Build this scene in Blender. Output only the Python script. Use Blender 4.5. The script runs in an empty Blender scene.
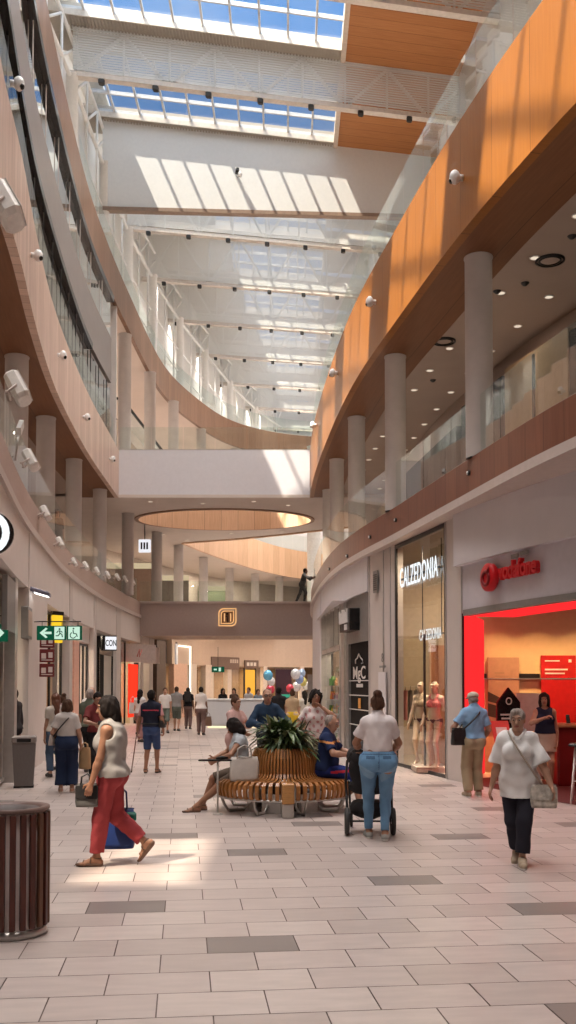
import bpy, bmesh, math, random, zlib
import numpy as np
from mathutils import Vector, Matrix
random.seed(7)
SC = bpy.context.scene
COL = SC.collection
PI = math.pi

# ------------------------------------------------------------------ camera
FPX = 979.0; PITCH = math.radians(2.0); EYE = 1.8
SHY = 173 / FPX - math.tan(PITCH)
def pray(u, v):
    cx = (u - 288) / FPX; cy = -(v - 512) / FPX + SHY
    return (cx, math.cos(PITCH) - cy * math.sin(PITCH), cy * math.cos(PITCH) + math.sin(PITCH))
def G(u, v, z=0.0):
    d = pray(u, v); t = (z - EYE) / d[2]
    return (d[0] * t, d[1] * t)
def PY(u, v, Y):
    d = pray(u, v); t = Y / d[1]
    return (d[0] * t, Y, EYE + d[2] * t)
cam_d = bpy.data.cameras.new('camera'); cam = bpy.data.objects.new('camera', cam_d); COL.objects.link(cam)
cam.location = (0, 0, EYE); cam.rotation_euler = (PI / 2 + PITCH, 0, 0)
cam_d.sensor_fit = 'VERTICAL'; cam_d.sensor_height = 36; cam_d.lens = FPX / 1024 * 36
cam_d.shift_y = SHY * FPX / 1024; cam_d.clip_end = 500
SC.camera = cam

# ------------------------------------------------------------------ materials
MATS = {}
def nodes(name):
    m = bpy.data.materials.new(name); m.use_nodes = True
    nt = m.node_tree; nt.nodes.clear()
    out = nt.nodes.new('ShaderNodeOutputMaterial')
    return m, nt, out
def lk(nt, a, b): nt.links.new(a, b)
def srgb(r, g, b):
    f = lambda c: (c / 255 / 12.92) if c / 255 <= .04045 else ((c / 255 + .055) / 1.055) ** 2.4
    return (f(r), f(g), f(b))
def pm(name, col, rough=.6, metal=0.0, var=.08, scale=9.0, bump=0.0, bscale=60.0, spec=.4, stretch=(1, 1, 1), emit=0, coat=0):
    """procedural principled material: base colour broken by a noise, optional fine bump"""
    if name in MATS: return MATS[name]
    m, nt, out = nodes(name)
    b = nt.nodes.new('ShaderNodeBsdfPrincipled')
    tc = nt.nodes.new('ShaderNodeTexCoord'); mp = nt.nodes.new('ShaderNodeMapping'); mp.inputs['Scale'].default_value = stretch
    lk(nt, tc.outputs['Object'], mp.inputs['Vector'])
    n = nt.nodes.new('ShaderNodeTexNoise'); n.inputs['Scale'].default_value = scale; n.inputs['Detail'].default_value = 3
    lk(nt, mp.outputs['Vector'], n.inputs['Vector'])
    r = nt.nodes.new('ShaderNodeMapRange'); r.inputs[1].default_value = .3; r.inputs[2].default_value = .7
    r.inputs[3].default_value = 1 - var; r.inputs[4].default_value = 1 + var
    lk(nt, n.outputs['Fac'], r.inputs[0])
    mx = nt.nodes.new('ShaderNodeVectorMath'); mx.operation = 'SCALE'; mx.inputs[0].default_value = col
    lk(nt, r.outputs[0], mx.inputs['Scale']); lk(nt, mx.outputs['Vector'], b.inputs['Base Color'])
    b.inputs['Roughness'].default_value = rough; b.inputs['Metallic'].default_value = metal
    b.inputs['Specular IOR Level'].default_value = spec
    if coat: b.inputs['Coat Weight'].default_value = coat
    if emit:
        lk(nt, mx.outputs['Vector'], b.inputs['Emission Color']); b.inputs['Emission Strength'].default_value = emit
    if bump:
        n2 = nt.nodes.new('ShaderNodeTexNoise'); n2.inputs['Scale'].default_value = bscale; n2.inputs['Detail'].default_value = 4
        lk(nt, mp.outputs['Vector'], n2.inputs['Vector'])
        bp = nt.nodes.new('ShaderNodeBump'); bp.inputs['Strength'].default_value = bump; bp.inputs['Distance'].default_value = .01
        lk(nt, n2.outputs['Fac'], bp.inputs['Height']); lk(nt, bp.outputs['Normal'], b.inputs['Normal'])
    lk(nt, b.outputs[0], out.inputs[0]); MATS[name] = m
    return m
def wood(name, c1, c2, board=.6, rough=.38, horizontal=False, gscale=1.0):
    """veneer boards: UV x runs along the band, UV y across it"""
    m, nt, out = nodes(name)
    b = nt.nodes.new('ShaderNodeBsdfPrincipled'); b.inputs['Roughness'].default_value = rough; b.inputs['Specular IOR Level'].default_value = .2
    uv = nt.nodes.new('ShaderNodeUVMap'); sp = nt.nodes.new('ShaderNodeSeparateXYZ'); lk(nt, uv.outputs[0], sp.inputs[0])
    a, c = (sp.outputs[0], sp.outputs[1]) if not horizontal else (sp.outputs[1], sp.outputs[0])
    dv = nt.nodes.new('ShaderNodeMath'); dv.operation = 'DIVIDE'; dv.inputs[1].default_value = board; lk(nt, a, dv.inputs[0])
    fl = nt.nodes.new('ShaderNodeMath'); fl.operation = 'FLOOR'; lk(nt, dv.outputs[0], fl.inputs[0])
    wn = nt.nodes.new('ShaderNodeTexWhiteNoise'); wn.noise_dimensions = '1D'; lk(nt, fl.outputs[0], wn.inputs['W'])
    cb = nt.nodes.new('ShaderNodeCombineXYZ')
    s1 = nt.nodes.new('ShaderNodeMath'); s1.operation = 'MULTIPLY'; s1.inputs[1].default_value = 22 * gscale; lk(nt, a, s1.inputs[0])
    s2 = nt.nodes.new('ShaderNodeMath'); s2.operation = 'MULTIPLY'; s2.inputs[1].default_value = 1.2 * gscale; lk(nt, c, s2.inputs[0])
    lk(nt, s1.outputs[0], cb.inputs[0]); lk(nt, s2.outputs[0], cb.inputs[1]); lk(nt, fl.outputs[0], cb.inputs[2])
    n = nt.nodes.new('ShaderNodeTexNoise'); n.inputs['Scale'].default_value = 1.0; n.inputs['Detail'].default_value = 5
    lk(nt, cb.outputs[0], n.inputs['Vector'])
    ad = nt.nodes.new('ShaderNodeMath'); ad.operation = 'MULTIPLY_ADD'; ad.inputs[1].default_value = .35; lk(nt, wn.outputs['Value'], ad.inputs[0])
    lk(nt, n.outputs['Fac'], ad.inputs[2])
    r = nt.nodes.new('ShaderNodeMapRange'); r.inputs[1].default_value = .4; r.inputs[2].default_value = .95; lk(nt, ad.outputs[0], r.inputs[0])
    mx = nt.nodes.new('ShaderNodeMix'); mx.data_type = 'RGBA'; mx.inputs[6].default_value = (*c1, 1); mx.inputs[7].default_value = (*c2, 1)
    lk(nt, r.outputs[0], mx.inputs[0])
    fr = nt.nodes.new('ShaderNodeMath'); fr.operation = 'FRACT'; lk(nt, dv.outputs[0], fr.inputs[0])
    gp = nt.nodes.new('ShaderNodeMath'); gp.operation = 'GREATER_THAN'; gp.inputs[1].default_value = .012 / board; lk(nt, fr.outputs[0], gp.inputs[0])
    m2 = nt.nodes.new('ShaderNodeMix'); m2.data_type = 'RGBA'; m2.inputs[6].default_value = (c1[0] * .35, c1[1] * .35, c1[2] * .35, 1)
    lk(nt, gp.outputs[0], m2.inputs[0]); lk(nt, mx.outputs[2], m2.inputs[7]); lk(nt, m2.outputs[2], b.inputs['Base Color'])
    lk(nt, b.outputs[0], out.inputs[0]); MATS[name] = m
    return m
def glass(name, tint=(.9, .95, .93), f0=.07, f1=.55, rough=.02, haze=0.0, hcol=(.8, .85, .85)):
    m, nt, out = nodes(name)
    t = nt.nodes.new('ShaderNodeBsdfTransparent'); t.inputs[0].default_value = (*tint, 1)
    g = nt.nodes.new('ShaderNodeBsdfGlossy'); g.inputs['Roughness'].default_value = rough; g.inputs[0].default_value = (.95, .97, .97, 1)
    lw = nt.nodes.new('ShaderNodeLayerWeight'); lw.inputs[0].default_value = .35
    r = nt.nodes.new('ShaderNodeMapRange'); r.inputs[3].default_value = f0; r.inputs[4].default_value = f1; lk(nt, lw.outputs['Facing'], r.inputs[0])
    n = nt.nodes.new('ShaderNodeTexNoise'); n.inputs['Scale'].default_value = .7
    rm = nt.nodes.new('ShaderNodeMapRange'); rm.inputs[3].default_value = .9; rm.inputs[4].default_value = 1.1; lk(nt, n.outputs['Fac'], rm.inputs[0])
    ml = nt.nodes.new('ShaderNodeMath'); ml.operation = 'MULTIPLY'; lk(nt, r.outputs[0], ml.inputs[0]); lk(nt, rm.outputs[0], ml.inputs[1])
    mx = nt.nodes.new('ShaderNodeMixShader'); lk(nt, ml.outputs[0], mx.inputs[0]); lk(nt, t.outputs[0], mx.inputs[1]); lk(nt, g.outputs[0], mx.inputs[2])
    last = mx
    if haze:
        d = nt.nodes.new('ShaderNodeBsdfDiffuse'); d.inputs[0].default_value = (*hcol, 1)
        m3 = nt.nodes.new('ShaderNodeMixShader'); m3.inputs[0].default_value = haze
        lk(nt, mx.outputs[0], m3.inputs[1]); lk(nt, d.outputs[0], m3.inputs[2]); last = m3
    lk(nt, last.outputs[0], out.inputs[0]); MATS[name] = m
    return m
def screen(name, col, open_=.45, pitch=.055, trans=.5):
    """perforated / louvred white sheet: see-through between fine horizontal slats, partly translucent"""
    m, nt, out = nodes(name)
    tc = nt.nodes.new('ShaderNodeTexCoord'); sp = nt.nodes.new('ShaderNodeSeparateXYZ'); lk(nt, tc.outputs['Object'], sp.inputs[0])
    dv = nt.nodes.new('ShaderNodeMath'); dv.operation = 'DIVIDE'; dv.inputs[1].default_value = pitch; lk(nt, sp.outputs[2], dv.inputs[0])
    fr = nt.nodes.new('ShaderNodeMath'); fr.operation = 'FRACT'; lk(nt, dv.outputs[0], fr.inputs[0])
    gt = nt.nodes.new('ShaderNodeMath'); gt.operation = 'LESS_THAN'; gt.inputs[1].default_value = open_; lk(nt, fr.outputs[0], gt.inputs[0])
    t = nt.nodes.new('ShaderNodeBsdfTransparent')
    d = nt.nodes.new('ShaderNodeBsdfDiffuse'); d.inputs[0].default_value = (*col, 1)
    tl = nt.nodes.new('ShaderNodeBsdfTranslucent'); tl.inputs[0].default_value = (*col, 1)
    m1 = nt.nodes.new('ShaderNodeMixShader'); m1.inputs[0].default_value = trans; lk(nt, d.outputs[0], m1.inputs[1]); lk(nt, tl.outputs[0], m1.inputs[2])
    m2 = nt.nodes.new('ShaderNodeMixShader'); lk(nt, gt.outputs[0], m2.inputs[0]); lk(nt, m1.outputs[0], m2.inputs[1]); lk(nt, t.outputs[0], m2.inputs[2])
    lk(nt, m2.outputs[0], out.inputs[0]); MATS[name] = m
    return m
def emis(name, col, strength):
    m, nt, out = nodes(name)
    e = nt.nodes.new('ShaderNodeEmission'); e.inputs[0].default_value = (*col, 1)
    n = nt.nodes.new('ShaderNodeTexNoise'); n.inputs['Scale'].default_value = 3
    r = nt.nodes.new('ShaderNodeMapRange'); r.inputs[3].default_value = strength * .92; r.inputs[4].default_value = strength * 1.08
    lk(nt, n.outputs['Fac'], r.inputs[0]); lk(nt, r.outputs[0], e.inputs[1])
    lk(nt, e.outputs[0], out.inputs[0]); MATS[name] = m
    return m

# ------------------------------------------------------------------ mesh builder
class MB:
    def __init__(s): s.v = []; s.f = []; s.m = []; s.uv = []; s.sm = []
    def face(s, pts, mi=0, uv=None, smooth=False):
        b = len(s.v); s.v.extend(tuple(p) for p in pts); s.f.append(tuple(range(b, b + len(pts))))
        s.m.append(mi); s.uv.append(uv); s.sm.append(smooth); return s
    def mesh(s, vs, fs, mi=0, smooth=False, M=None):
        b = len(s.v)
        s.v.extend(tuple(M @ Vector(p)) if M else tuple(p) for p in vs)
        for f in fs: s.f.append(tuple(b + i for i in f)); s.m.append(mi); s.uv.append(None); s.sm.append(smooth)
        return s
    def obox(s, c, X, Y, Z, mi=0, bev=0):
        """box from centre and three half-axis vectors, optionally chamfered along the vertical edges"""
        c, X, Y, Z = map(Vector, (c, X, Y, Z))
        if bev:
            lx, ly = X.length, Y.length; kx, ky = max(0, 1 - bev / lx), max(0, 1 - bev / ly)
            ring = [(kx, -1), (1, -ky), (1, ky), (kx, 1), (-kx, 1), (-1, ky), (-1, -ky), (-kx, -1)]
            lz = Z.length; kz = max(0, 1 - bev / lz)
            vs = []
            for zz, k in ((-1, 1 - bev / max(lx, ly)), (-kz, 1), (kz, 1), (1, 1 - bev / max(lx, ly))):
                for a, b in ring: vs.append(c + X * a * k + Y * b * k + Z * zz)
            fs = [tuple(range(7, -1, -1)), tuple(range(24, 32))]
            for r in range(3):
                for i in range(8):
                    j = (i + 1) % 8; fs.append((r * 8 + i, r * 8 + j, r * 8 + 8 + j, r * 8 + 8 + i))
            return s.mesh(vs, fs, mi)
        vs = [c + X * a + Y * b + Z * d for d in (-1, 1) for a, b in ((-1, -1), (1, -1), (1, 1), (-1, 1))]
        return s.mesh(vs, [(3, 2, 1, 0), (4, 5, 6, 7), (0, 1, 5, 4), (1, 2, 6, 5), (2, 3, 7, 6), (3, 0, 4, 7)], mi)
    def box(s, x0, x1, y0, y1, z0, z1, mi=0, bev=0):
        return s.obox(((x0 + x1) / 2, (y0 + y1) / 2, (z0 + z1) / 2), ((x1 - x0) / 2, 0, 0), (0, (y1 - y0) / 2, 0), (0, 0, (z1 - z0) / 2), mi, bev)
    def beam(s, a, b, w, h, mi=0, up=(0, 0, 1)):
        a, b, up = Vector(a), Vector(b), Vector(up); d = (b - a); L = d.length; d.normalize()
        sd = d.cross(up)
        if sd.length < 1e-4: sd = d.cross(Vector((1, 0, 0)))
        sd.normalize(); u = sd.cross(d)
        return s.obox((a + b) / 2, d * (L / 2), sd * (w / 2), u * (h / 2), mi)
    def tube(s, pts, r, n=8, mi=0, closed=False, smooth=True, cap=True):
        pts = [Vector(p) for p in pts]; N = len(pts)
        rs = r if isinstance(r, (list, tuple)) else [r] * N
        vs = []; prev = None
        for i, p in enumerate(pts):
            if closed: t = pts[(i + 1) % N] - pts[i - 1]
            else: t = pts[min(i + 1, N - 1)] - pts[max(i - 1, 0)]
            if t.length < 1e-9: t = Vector((0, 0, 1))
            t.normalize()
            if prev is None:
                a = t.cross(Vector((0, 0, 1)))
                if a.length < .1: a = t.cross(Vector((0, 1, 0)))
            else: a = prev - t * prev.dot(t)
            a.normalize(); prev = a; b = t.cross(a)
            for k in range(n):
                q = 2 * PI * k / n; vs.append(p + (a * math.cos(q) + b * math.sin(q)) * rs[i])
        fs = []
        for i in range(N if closed else N - 1):
            j = (i + 1) % N
            for k in range(n):
                l = (k + 1) % n; fs.append((i * n + k, i * n + l, j * n + l, j * n + k))
        s.mesh(vs, fs, mi, smooth)
        if cap and not closed:
            b0 = len(s.v) - N * n
            s.f.append(tuple(b0 + k for k in range(n - 1, -1, -1))); s.f.append(tuple(b0 + (N - 1) * n + k for k in range(n)))
            s.m += [mi, mi]; s.uv += [None, None]; s.sm += [False, False]
        return s
    def lathe(s, prof, n=24, c=(0, 0, 0), mi=0, smooth=True, M=None):
        """prof: list of (radius, z) from bottom to top; revolved about z"""
        vs = []; fs = []
        for r, z in prof:
            for k in range(n):
                q = 2 * PI * k / n; vs.append(Vector((c[0] + r * math.cos(q), c[1] + r * math.sin(q), c[2] + z)))
        for i in range(len(prof) - 1):
            for k in range(n):
                l = (k + 1) % n; fs.append((i * n + k, i * n + l, (i + 1) * n + l, (i + 1) * n + k))
        return s.mesh(vs, fs, mi, smooth, M)
    def ball(s, c, r, n=12, mi=0, M=None):
        r = r if isinstance(r, (tuple, list)) else (r, r, r); m = n // 2; vs = []; fs = []
        for i in range(m + 1):
            t = PI * i / m
            for k in range(n):
                q = 2 * PI * k / n
                p = Vector((r[0] * math.sin(t) * math.cos(q), r[1] * math.sin(t) * math.sin(q), -r[2] * math.cos(t)))
                vs.append((M @ p if M else p) + Vector(c))
        for i in range(m):
            for k in range(n):
                l = (k + 1) % n; fs.append((i * n + k, i * n + l, (i + 1) * n + l, (i + 1) * n + k))
        return s.mesh(vs, fs, mi, True)
    def prism(s, poly, z0, z1, mi=0):
        n = len(poly); vs = [(x, y, z0) for x, y in poly] + [(x, y, z1) for x, y in poly]
        return s.mesh(vs, [tuple(range(n - 1, -1, -1)), tuple(range(n, 2 * n))] + [(i, (i + 1) % n, n + (i + 1) % n, n + i) for i in range(n)], mi)
    def build(s, name, mats, parent=None, world=False):
        me = bpy.data.meshes.new(name)
        vs = s.v
        if world and parent is not None:
            L = parent.location; vs = [(a - L[0], b - L[1], c - L[2]) for a, b, c in vs]
        me.from_pydata(vs, [], s.f)
        for m in (mats if isinstance(mats, (list, tuple)) else [mats]): me.materials.append(m)
        me.polygons.foreach_set('material_index', s.m)
        me.polygons.foreach_set('use_smooth', s.sm)
        if any(u is not None for u in s.uv):
            ul = me.uv_layers.new(name='UVMap'); flat = []
            for f, u in zip(s.f, s.uv):
                for i in range(len(f)): flat.extend(u[i] if u is not None else (0.0, 0.0))
            ul.data.foreach_set('uv', flat)
        me.update(); me.validate()
        o = bpy.data.objects.new(name, me); COL.objects.link(o)
        if parent is not None: o.parent = parent
        return o
def tag(o, label=None, cat=None, group=None, kind=None):
    if label: o['label'] = label
    if cat: o['category'] = cat
    if group: o['group'] = group
    if kind: o['kind'] = kind
    return o
def thing(name, label, cat, loc=(0, 0, 0), rz=0.0, group=None):
    o = bpy.data.objects.new(name, None); COL.objects.link(o)
    o.location = loc; o.rotation_euler = (0, 0, rz); o.empty_display_size = .1
    return tag(o, label, cat, group)
def struct(o): o['kind'] = 'structure'; return o
def text(name, body, size, mat, parent=None, loc=(0, 0, 0), rot=(PI / 2, 0, 0), ext=.01, align='CENTER', space=1.0, sx=1.0, bold=0.0):
    c = bpy.data.curves.new(name, 'FONT'); c.body = body; c.size = size; c.extrude = ext; c.align_x = align; c.align_y = 'CENTER'
    c.space_character = space; c.offset = bold
    c.materials.append(mat); tmp = bpy.data.objects.new('tmp', c); COL.objects.link(tmp); bpy.context.view_layer.update()
    me = bpy.data.meshes.new_from_object(tmp.evaluated_get(bpy.context.evaluated_depsgraph_get())); me.name = name
    bpy.data.objects.remove(tmp); bpy.data.curves.remove(c)
    o = bpy.data.objects.new(name, me); COL.objects.link(o); me.transform(Matrix.Diagonal((sx, 1, 1, 1)))
    o.location = loc; o.rotation_euler = rot
    if parent is not None: o.parent = parent
    return o
ORD = ['nearest', 'second', 'third', 'fourth', 'fifth', 'sixth', 'seventh', 'eighth', 'ninth', 'tenth', 'eleventh', 'twelfth', 'thirteenth', 'fourteenth']

# ------------------------------------------------------------------ plan curves
class Curve:
    """smooth plan curve through given points (Catmull-Rom), resampled evenly"""
    def __init__(s, pts, step=.5):
        P = [np.array(p[:2], float) for p in pts]; P = [2 * P[0] - P[1]] + P + [2 * P[-1] - P[-2]]
        out = []
        for i in range(1, len(P) - 2):
            a, b, c, d = P[i - 1], P[i], P[i + 1], P[i + 2]
            for t in np.linspace(0, 1, 24, endpoint=False):
                out.append(.5 * (2 * b + (c - a) * t + (2 * a - 5 * b + 4 * c - d) * t * t + (3 * b - a - 3 * c + d) * t ** 3))
        out.append(P[-2]); s.raw = np.array(out); s._fit(step)
    def _fit(s, step):
        d = np.r_[0, np.cumsum(np.hypot(*np.diff(s.raw, axis=0).T))]; s.L = d[-1]
        n = max(2, int(s.L / step) + 1); s.s = np.linspace(0, s.L, n)
        s.p = np.c_[np.interp(s.s, d, s.raw[:, 0]), np.interp(s.s, d, s.raw[:, 1])]
        # smooth
        for _ in range(3):
            q = s.p.copy(); q[1:-1] = (s.p[:-2] + 2 * s.p[1:-1] + s.p[2:]) / 4; s.p = q
        t = np.gradient(s.p, axis=0); t /= np.hypot(t[:, 0], t[:, 1])[:, None]; s.t = t; s.n = np.c_[-t[:, 1], t[:, 0]]
    def off(s, d):
        c = object.__new__(Curve); c.raw = s.p + s.n * d; c._fit(.5); return c
    def at_s(s, q): return np.array([np.interp(q, s.s, s.p[:, 0]), np.interp(q, s.s, s.p[:, 1])])
    def tan_s(s, q):
        t = np.array([np.interp(q, s.s, s.t[:, 0]), np.interp(q, s.s, s.t[:, 1])]); return t / np.hypot(*t)
    def s_of_y(s, y): return float(np.interp(y, s.p[:, 1], s.s))
    def x_of_y(s, y): return float(np.interp(y, s.p[:, 1], s.p[:, 0]))
    def s_of_u(s, u):
        """arc position where the sight line through pixel column u meets the curve (first crossing)"""
        f = s.p[:, 0] - (u - 288) / FPX * s.p[:, 1]
        for i in range(len(f) - 1):
            if f[i] * f[i + 1] <= 0:
                k = f[i] / (f[i] - f[i + 1]) if f[i] != f[i + 1] else 0
                return float(s.s[i] + k * (s.s[i + 1] - s.s[i]))
        return float(s.L if abs(f[-1]) < abs(f[0]) else 0)
    def cut(s, a, b):
        c = object.__new__(Curve); q = np.linspace(a, b, max(2, int(abs(b - a) / .5) + 2))
        c.raw = np.array([s.at_s(x) for x in q]); c.s = q - a; c.L = b - a; c.p = c.raw
        c.t = np.array([s.tan_s(x) for x in q]); c.n = np.c_[-c.t[:, 1], c.t[:, 0]]; return c
def ribbon(mb, cv, z0, z1, mi=0, off=0.0, flip=False, uv0=0.0):
    p = cv.p + cv.n * off
    for i in range(len(p) - 1):
        a, b = p[i], p[i + 1]; s0, s1 = cv.s[i] + uv0, cv.s[i + 1] + uv0
        q = [(a[0], a[1], z0), (b[0], b[1], z0), (b[0], b[1], z1), (a[0], a[1], z1)]; u = [(s0, z0), (s1, z0), (s1, z1), (s0, z1)]
        if flip: q.reverse(); u.reverse()
        mb.face(q, mi, u)
    return mb
def strip(mb, cv, d0, d1, z, mi=0, flip=False, z_1=None):
    a_, b_ = cv.p + cv.n * d0, cv.p + cv.n * d1; z1 = z if z_1 is None else z_1
    for i in range(len(a_) - 1):
        q = [(*a_[i], z), (*a_[i + 1], z), (*b_[i + 1], z1), (*b_[i], z1)]; u = [(cv.s[i], d0), (cv.s[i + 1], d0), (cv.s[i + 1], d1), (cv.s[i], d1)]
        if flip: q.reverse(); u.reverse()
        mb.face(q, mi, u)
    return mb
def band(mb, cv, d0, d1, z0, z1, mi=0):
    """closed solid that follows the curve between offsets d0,d1 and heights z0,z1"""
    ribbon(mb, cv, z0, z1, mi, d0); ribbon(mb, cv, z0, z1, mi, d1); strip(mb, cv, d0, d1, z0, mi); strip(mb, cv, d0, d1, z1, mi)
    for i in (0, -1):
        a, b = cv.p[i] + cv.n[i] * d0, cv.p[i] + cv.n[i] * d1
        mb.face([(*a, z0), (*b, z0), (*b, z1), (*a, z1)], mi, [(0, z0), (.3, z0), (.3, z1), (0, z1)])
    return mb
def poly_fill(mb, outer, holes, z, mi=0):
    bm = bmesh.new(); ed = []
    for loop in [outer] + holes:
        vs = [bm.verts.new((x, y, z)) for x, y in loop]
        ed += [bm.edges.new((vs[i], vs[(i + 1) % len(vs)])) for i in range(len(vs))]
    bmesh.ops.triangle_fill(bm, use_beauty=True, edges=ed)
    bm.verts.index_update()
    for f in bm.faces: mb.face([tuple(v.co) for v in f.verts], mi)
    bm.free(); return mb

def area(name, loc, size, power, col=(1, .9, .78), rot=(0, 0, 0), sy=None, spread=180):
    l = bpy.data.lights.new(name, 'AREA'); l.energy = power; l.color = col; l.size = size
    if sy: l.shape = 'RECTANGLE'; l.size_y = sy
    l.spread = math.radians(spread)
    o = bpy.data.objects.new(name, l); COL.objects.link(o); o.location = loc; o.rotation_euler = rot; return o
# ------------------------------------------------------------------ shared materials
wall_w = pm('wall_paint', (.66, .60, .56), .55, var=.03, scale=2)
wall_g = pm('facade_panel', (.56, .50, .465), .5, var=.04, scale=2)
wall_p = pm('facade_panel_pale', (.64, .61, .63), .5, var=.03, scale=2)
white = pm('white_paint', (.78, .76, .74), .5, var=.03, scale=3)
white_roof = pm('white_roof_paint', (.80, .79, .76), .5, var=.03, scale=3)
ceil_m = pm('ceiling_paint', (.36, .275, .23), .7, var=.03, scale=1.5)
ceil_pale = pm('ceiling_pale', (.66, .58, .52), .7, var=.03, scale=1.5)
col_m = pm('column_render', (.50, .45, .42), .55, var=.05, scale=3)
dark_m = pm('dark_metal', (.035, .033, .033), .4, .6, var=.1)
black_m = pm('black_gloss', (.012, .011, .011), .25, var=.1)
alu = pm('aluminium', (.55, .53, .51), .35, .8, var=.06)
grey_m = pm('grey_metal', (.25, .24, .23), .45, .3, var=.06)
bronze = pm('bronze_panel', (.21, .18, .165), .42, .0, var=.05, scale=1.5)
wood_or = wood('orange_veneer', (.23, .08, .015), (.295, .108, .022), 1.25)
wood_l1 = wood('brown_veneer', (.16, .058, .034), (.22, .085, .05), .6)
wood_left = wood('pinkish_veneer', (.52, .36, .275), (.72, .54, .44), .35)
wood_l3 = wood('tan_veneer', (.17, .088, .05), (.25, .14, .085), .55)
wood_sof = wood('soffit_veneer', (.16, .066, .03), (.21, .092, .043), .9, .5, True)
wood_roof = wood('roof_veneer', (.38, .15, .055), (.50, .22, .085), .5, .45, True)
wood_peach = wood('peach_veneer', (.58, .36, .22), (.72, .48, .32), .8)
gl_bal = glass('balustrade_glass', (.86, .93, .90), .07, .5, .02, .025, (.75, .82, .79))
gl_shop = glass('shop_glass', (.93, .94, .92), .05, .4)
gl_dark = glass('dark_glass', (.32, .30, .29), .10, .6)
gl_sky = glass('skylight_glass', (.86, .92, .96), .03, .3)
gl_up = glass('mirror_glass', (.35, .38, .40), .72, .92)
trim_m = pm('trim_moulding', (.52, .44, .40), .5, var=.04)

Z1B, Z1, Z2B, Z2, Z3B, Z3 = 5.1, 5.7, 9.2, 11.1, 16.5, 18.0
L1L = Curve([(-3.85, 11.8), (-4.41, 14.9), (-5.05, 18.34), (-5.55, 21.67), (-6.35, 28.0), (-6.9, 36.0), (-7.0, 42), (-6.95, 46.2), (-6.75, 49.8)])
L1R = Curve([(6.2, 6.5), (5.0, 9.3), (4.35, 11.2), (3.84, 12.96), (3.49, 14.61), (3.13, 16.75), (2.86, 18.3), (2.31, 21.6), (1.87, 23.9), (1.43, 27), (1.14, 31), (.99, 36), (.97, 41), (1.18, 46), (1.8, 50), (3.2, 54)])
L2R = Curve([(5.6, 6.2), (4.6, 9), (4.1, 10.7), (3.65, 12.2), (3.22, 14.0), (2.95, 15.2), (2.65, 16.8), (2.24, 19.4), (1.7, 23), (1.36, 26.6), (1.07, 31.2), (.9, 35.2), (.86, 38.5)])
L2L = Curve([(-3.7, 11.5), (-4.31, 14.4), (-4.63, 16.65), (-5.24, 20.2), (-5.85, 24.6), (-6.36, 30.7), (-6.6, 36), (-6.7, 38.5)])
L3L = Curve([(-3.9, 11.8), (-4.6, 15.5), (-5.45, 20.5), (-5.97, 25.0), (-6.45, 30.5), (-6.6, 34.5), (-6.58, 40), (-6.3, 49), (-5.1, 55), (-3.4, 59.6), (-.5, 62.5), (4, 64), (9, 65)])
C2 = Curve([(-5.45, 51.2), (-4.2, 56), (-2.7, 60.7), (-.9, 65), (1.0, 68), (4, 70.5), (9, 73)])
FR = Curve([(5.75, 10.2), (4.9, 13.0), (4.29, 14.64), (4.0, 15.3), (3.22, 18.07), (2.45, 21.84), (1.97, 23.9), (1.53, 27), (1.22, 31), (1.07, 36), (1.05, 41), (1.28, 46), (1.9, 50.5), (3.4, 54.5)])
FL = L1L.off(.15)
TW = Curve([(-6.4, 12), (-7.3, 20), (-7.35, 26), (-7.2, 31.75), (-7.15, 37), (-7.1, 42.6), (-6.7, 47.6), (-6, 53.25), (-5.05, 58.4), (-3.9, 64.6), (-2.4, 70.5), (-.5, 76)])

# ------------------------------------------------------------------ floor of laid stone tiles
TU, TS = .345 * EYE, FPX * .2353e-3 * EYE
yaw = math.atan(104 / FPX)
eu, ev = (math.cos(yaw), math.sin(yaw)), (-math.sin(yaw), math.cos(yaw))
def to_uv(x, y): return (x * eu[0] + y * eu[1], x * ev[0] + y * ev[1])
u0, v0_ = to_uv(*G(157.75, 993.75))       # a joint corner read from the near floor
def tile_of(x, y):
    a, b = to_uv(x, y); r = math.floor((b - v0_) / TS); o = .5 if r % 2 == 0 else 0
    return math.floor((a - u0) / TU - o), r
dark_px = [(124, 906), (252, 942), (402, 880), (545, 909), (300, 815), (255, 851), (173, 836), (460, 835), (235, 779), (485, 808), (565, 823), (200, 746), (570, 1012), (12, 800), (330, 822), (118, 760), (190, 759), (430, 786), (215, 795), (462, 772)]
dark = {tile_of(*G(*p)) for p in dark_px}
fb = MB(); fb.face([(-16, -14, -.012), (16, -14, -.012), (16, 86, -.012), (-16, 86, -.012)], 0)
rng = random.Random(3)
tints = []
for r in range(-8, int(70 / TS)):
    o = .5 if r % 2 == 0 else 0
    vm = v0_ + r * TS
    for c in range(-24, 26):
        um = u0 + (c + o) * TU
        cx = (um + TU / 2) * eu[0] + (vm + TS / 2) * ev[0]; cy = (um + TU / 2) * eu[1] + (vm + TS / 2) * ev[1]
        if cy < 3 or cy > 70 or cx < -9.5 or cx > 9.5: continue
        g = .004
        q = []
        for du, dv in ((g, g), (TU - g, g), (TU - g, TS - g), (g, TS - g)):
            a, b = um + du, vm + dv; q.append((a * eu[0] + b * ev[0], a * eu[1] + b * ev[1], 0.0))
        dk = (c, r) in dark or (cy > 22 and rng.random() < .035)
        k = rng.random()
        fb.face(q, 4 if dk else (1 if k < .5 else 2 if k < .8 else 3), [(c * 1.7 + 0, r * 2.3), (c * 1.7 + .62, r * 2.3), (c * 1.7 + .62, r * 2.3 + .41), (c * 1.7, r * 2.3 + .41)])
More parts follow.
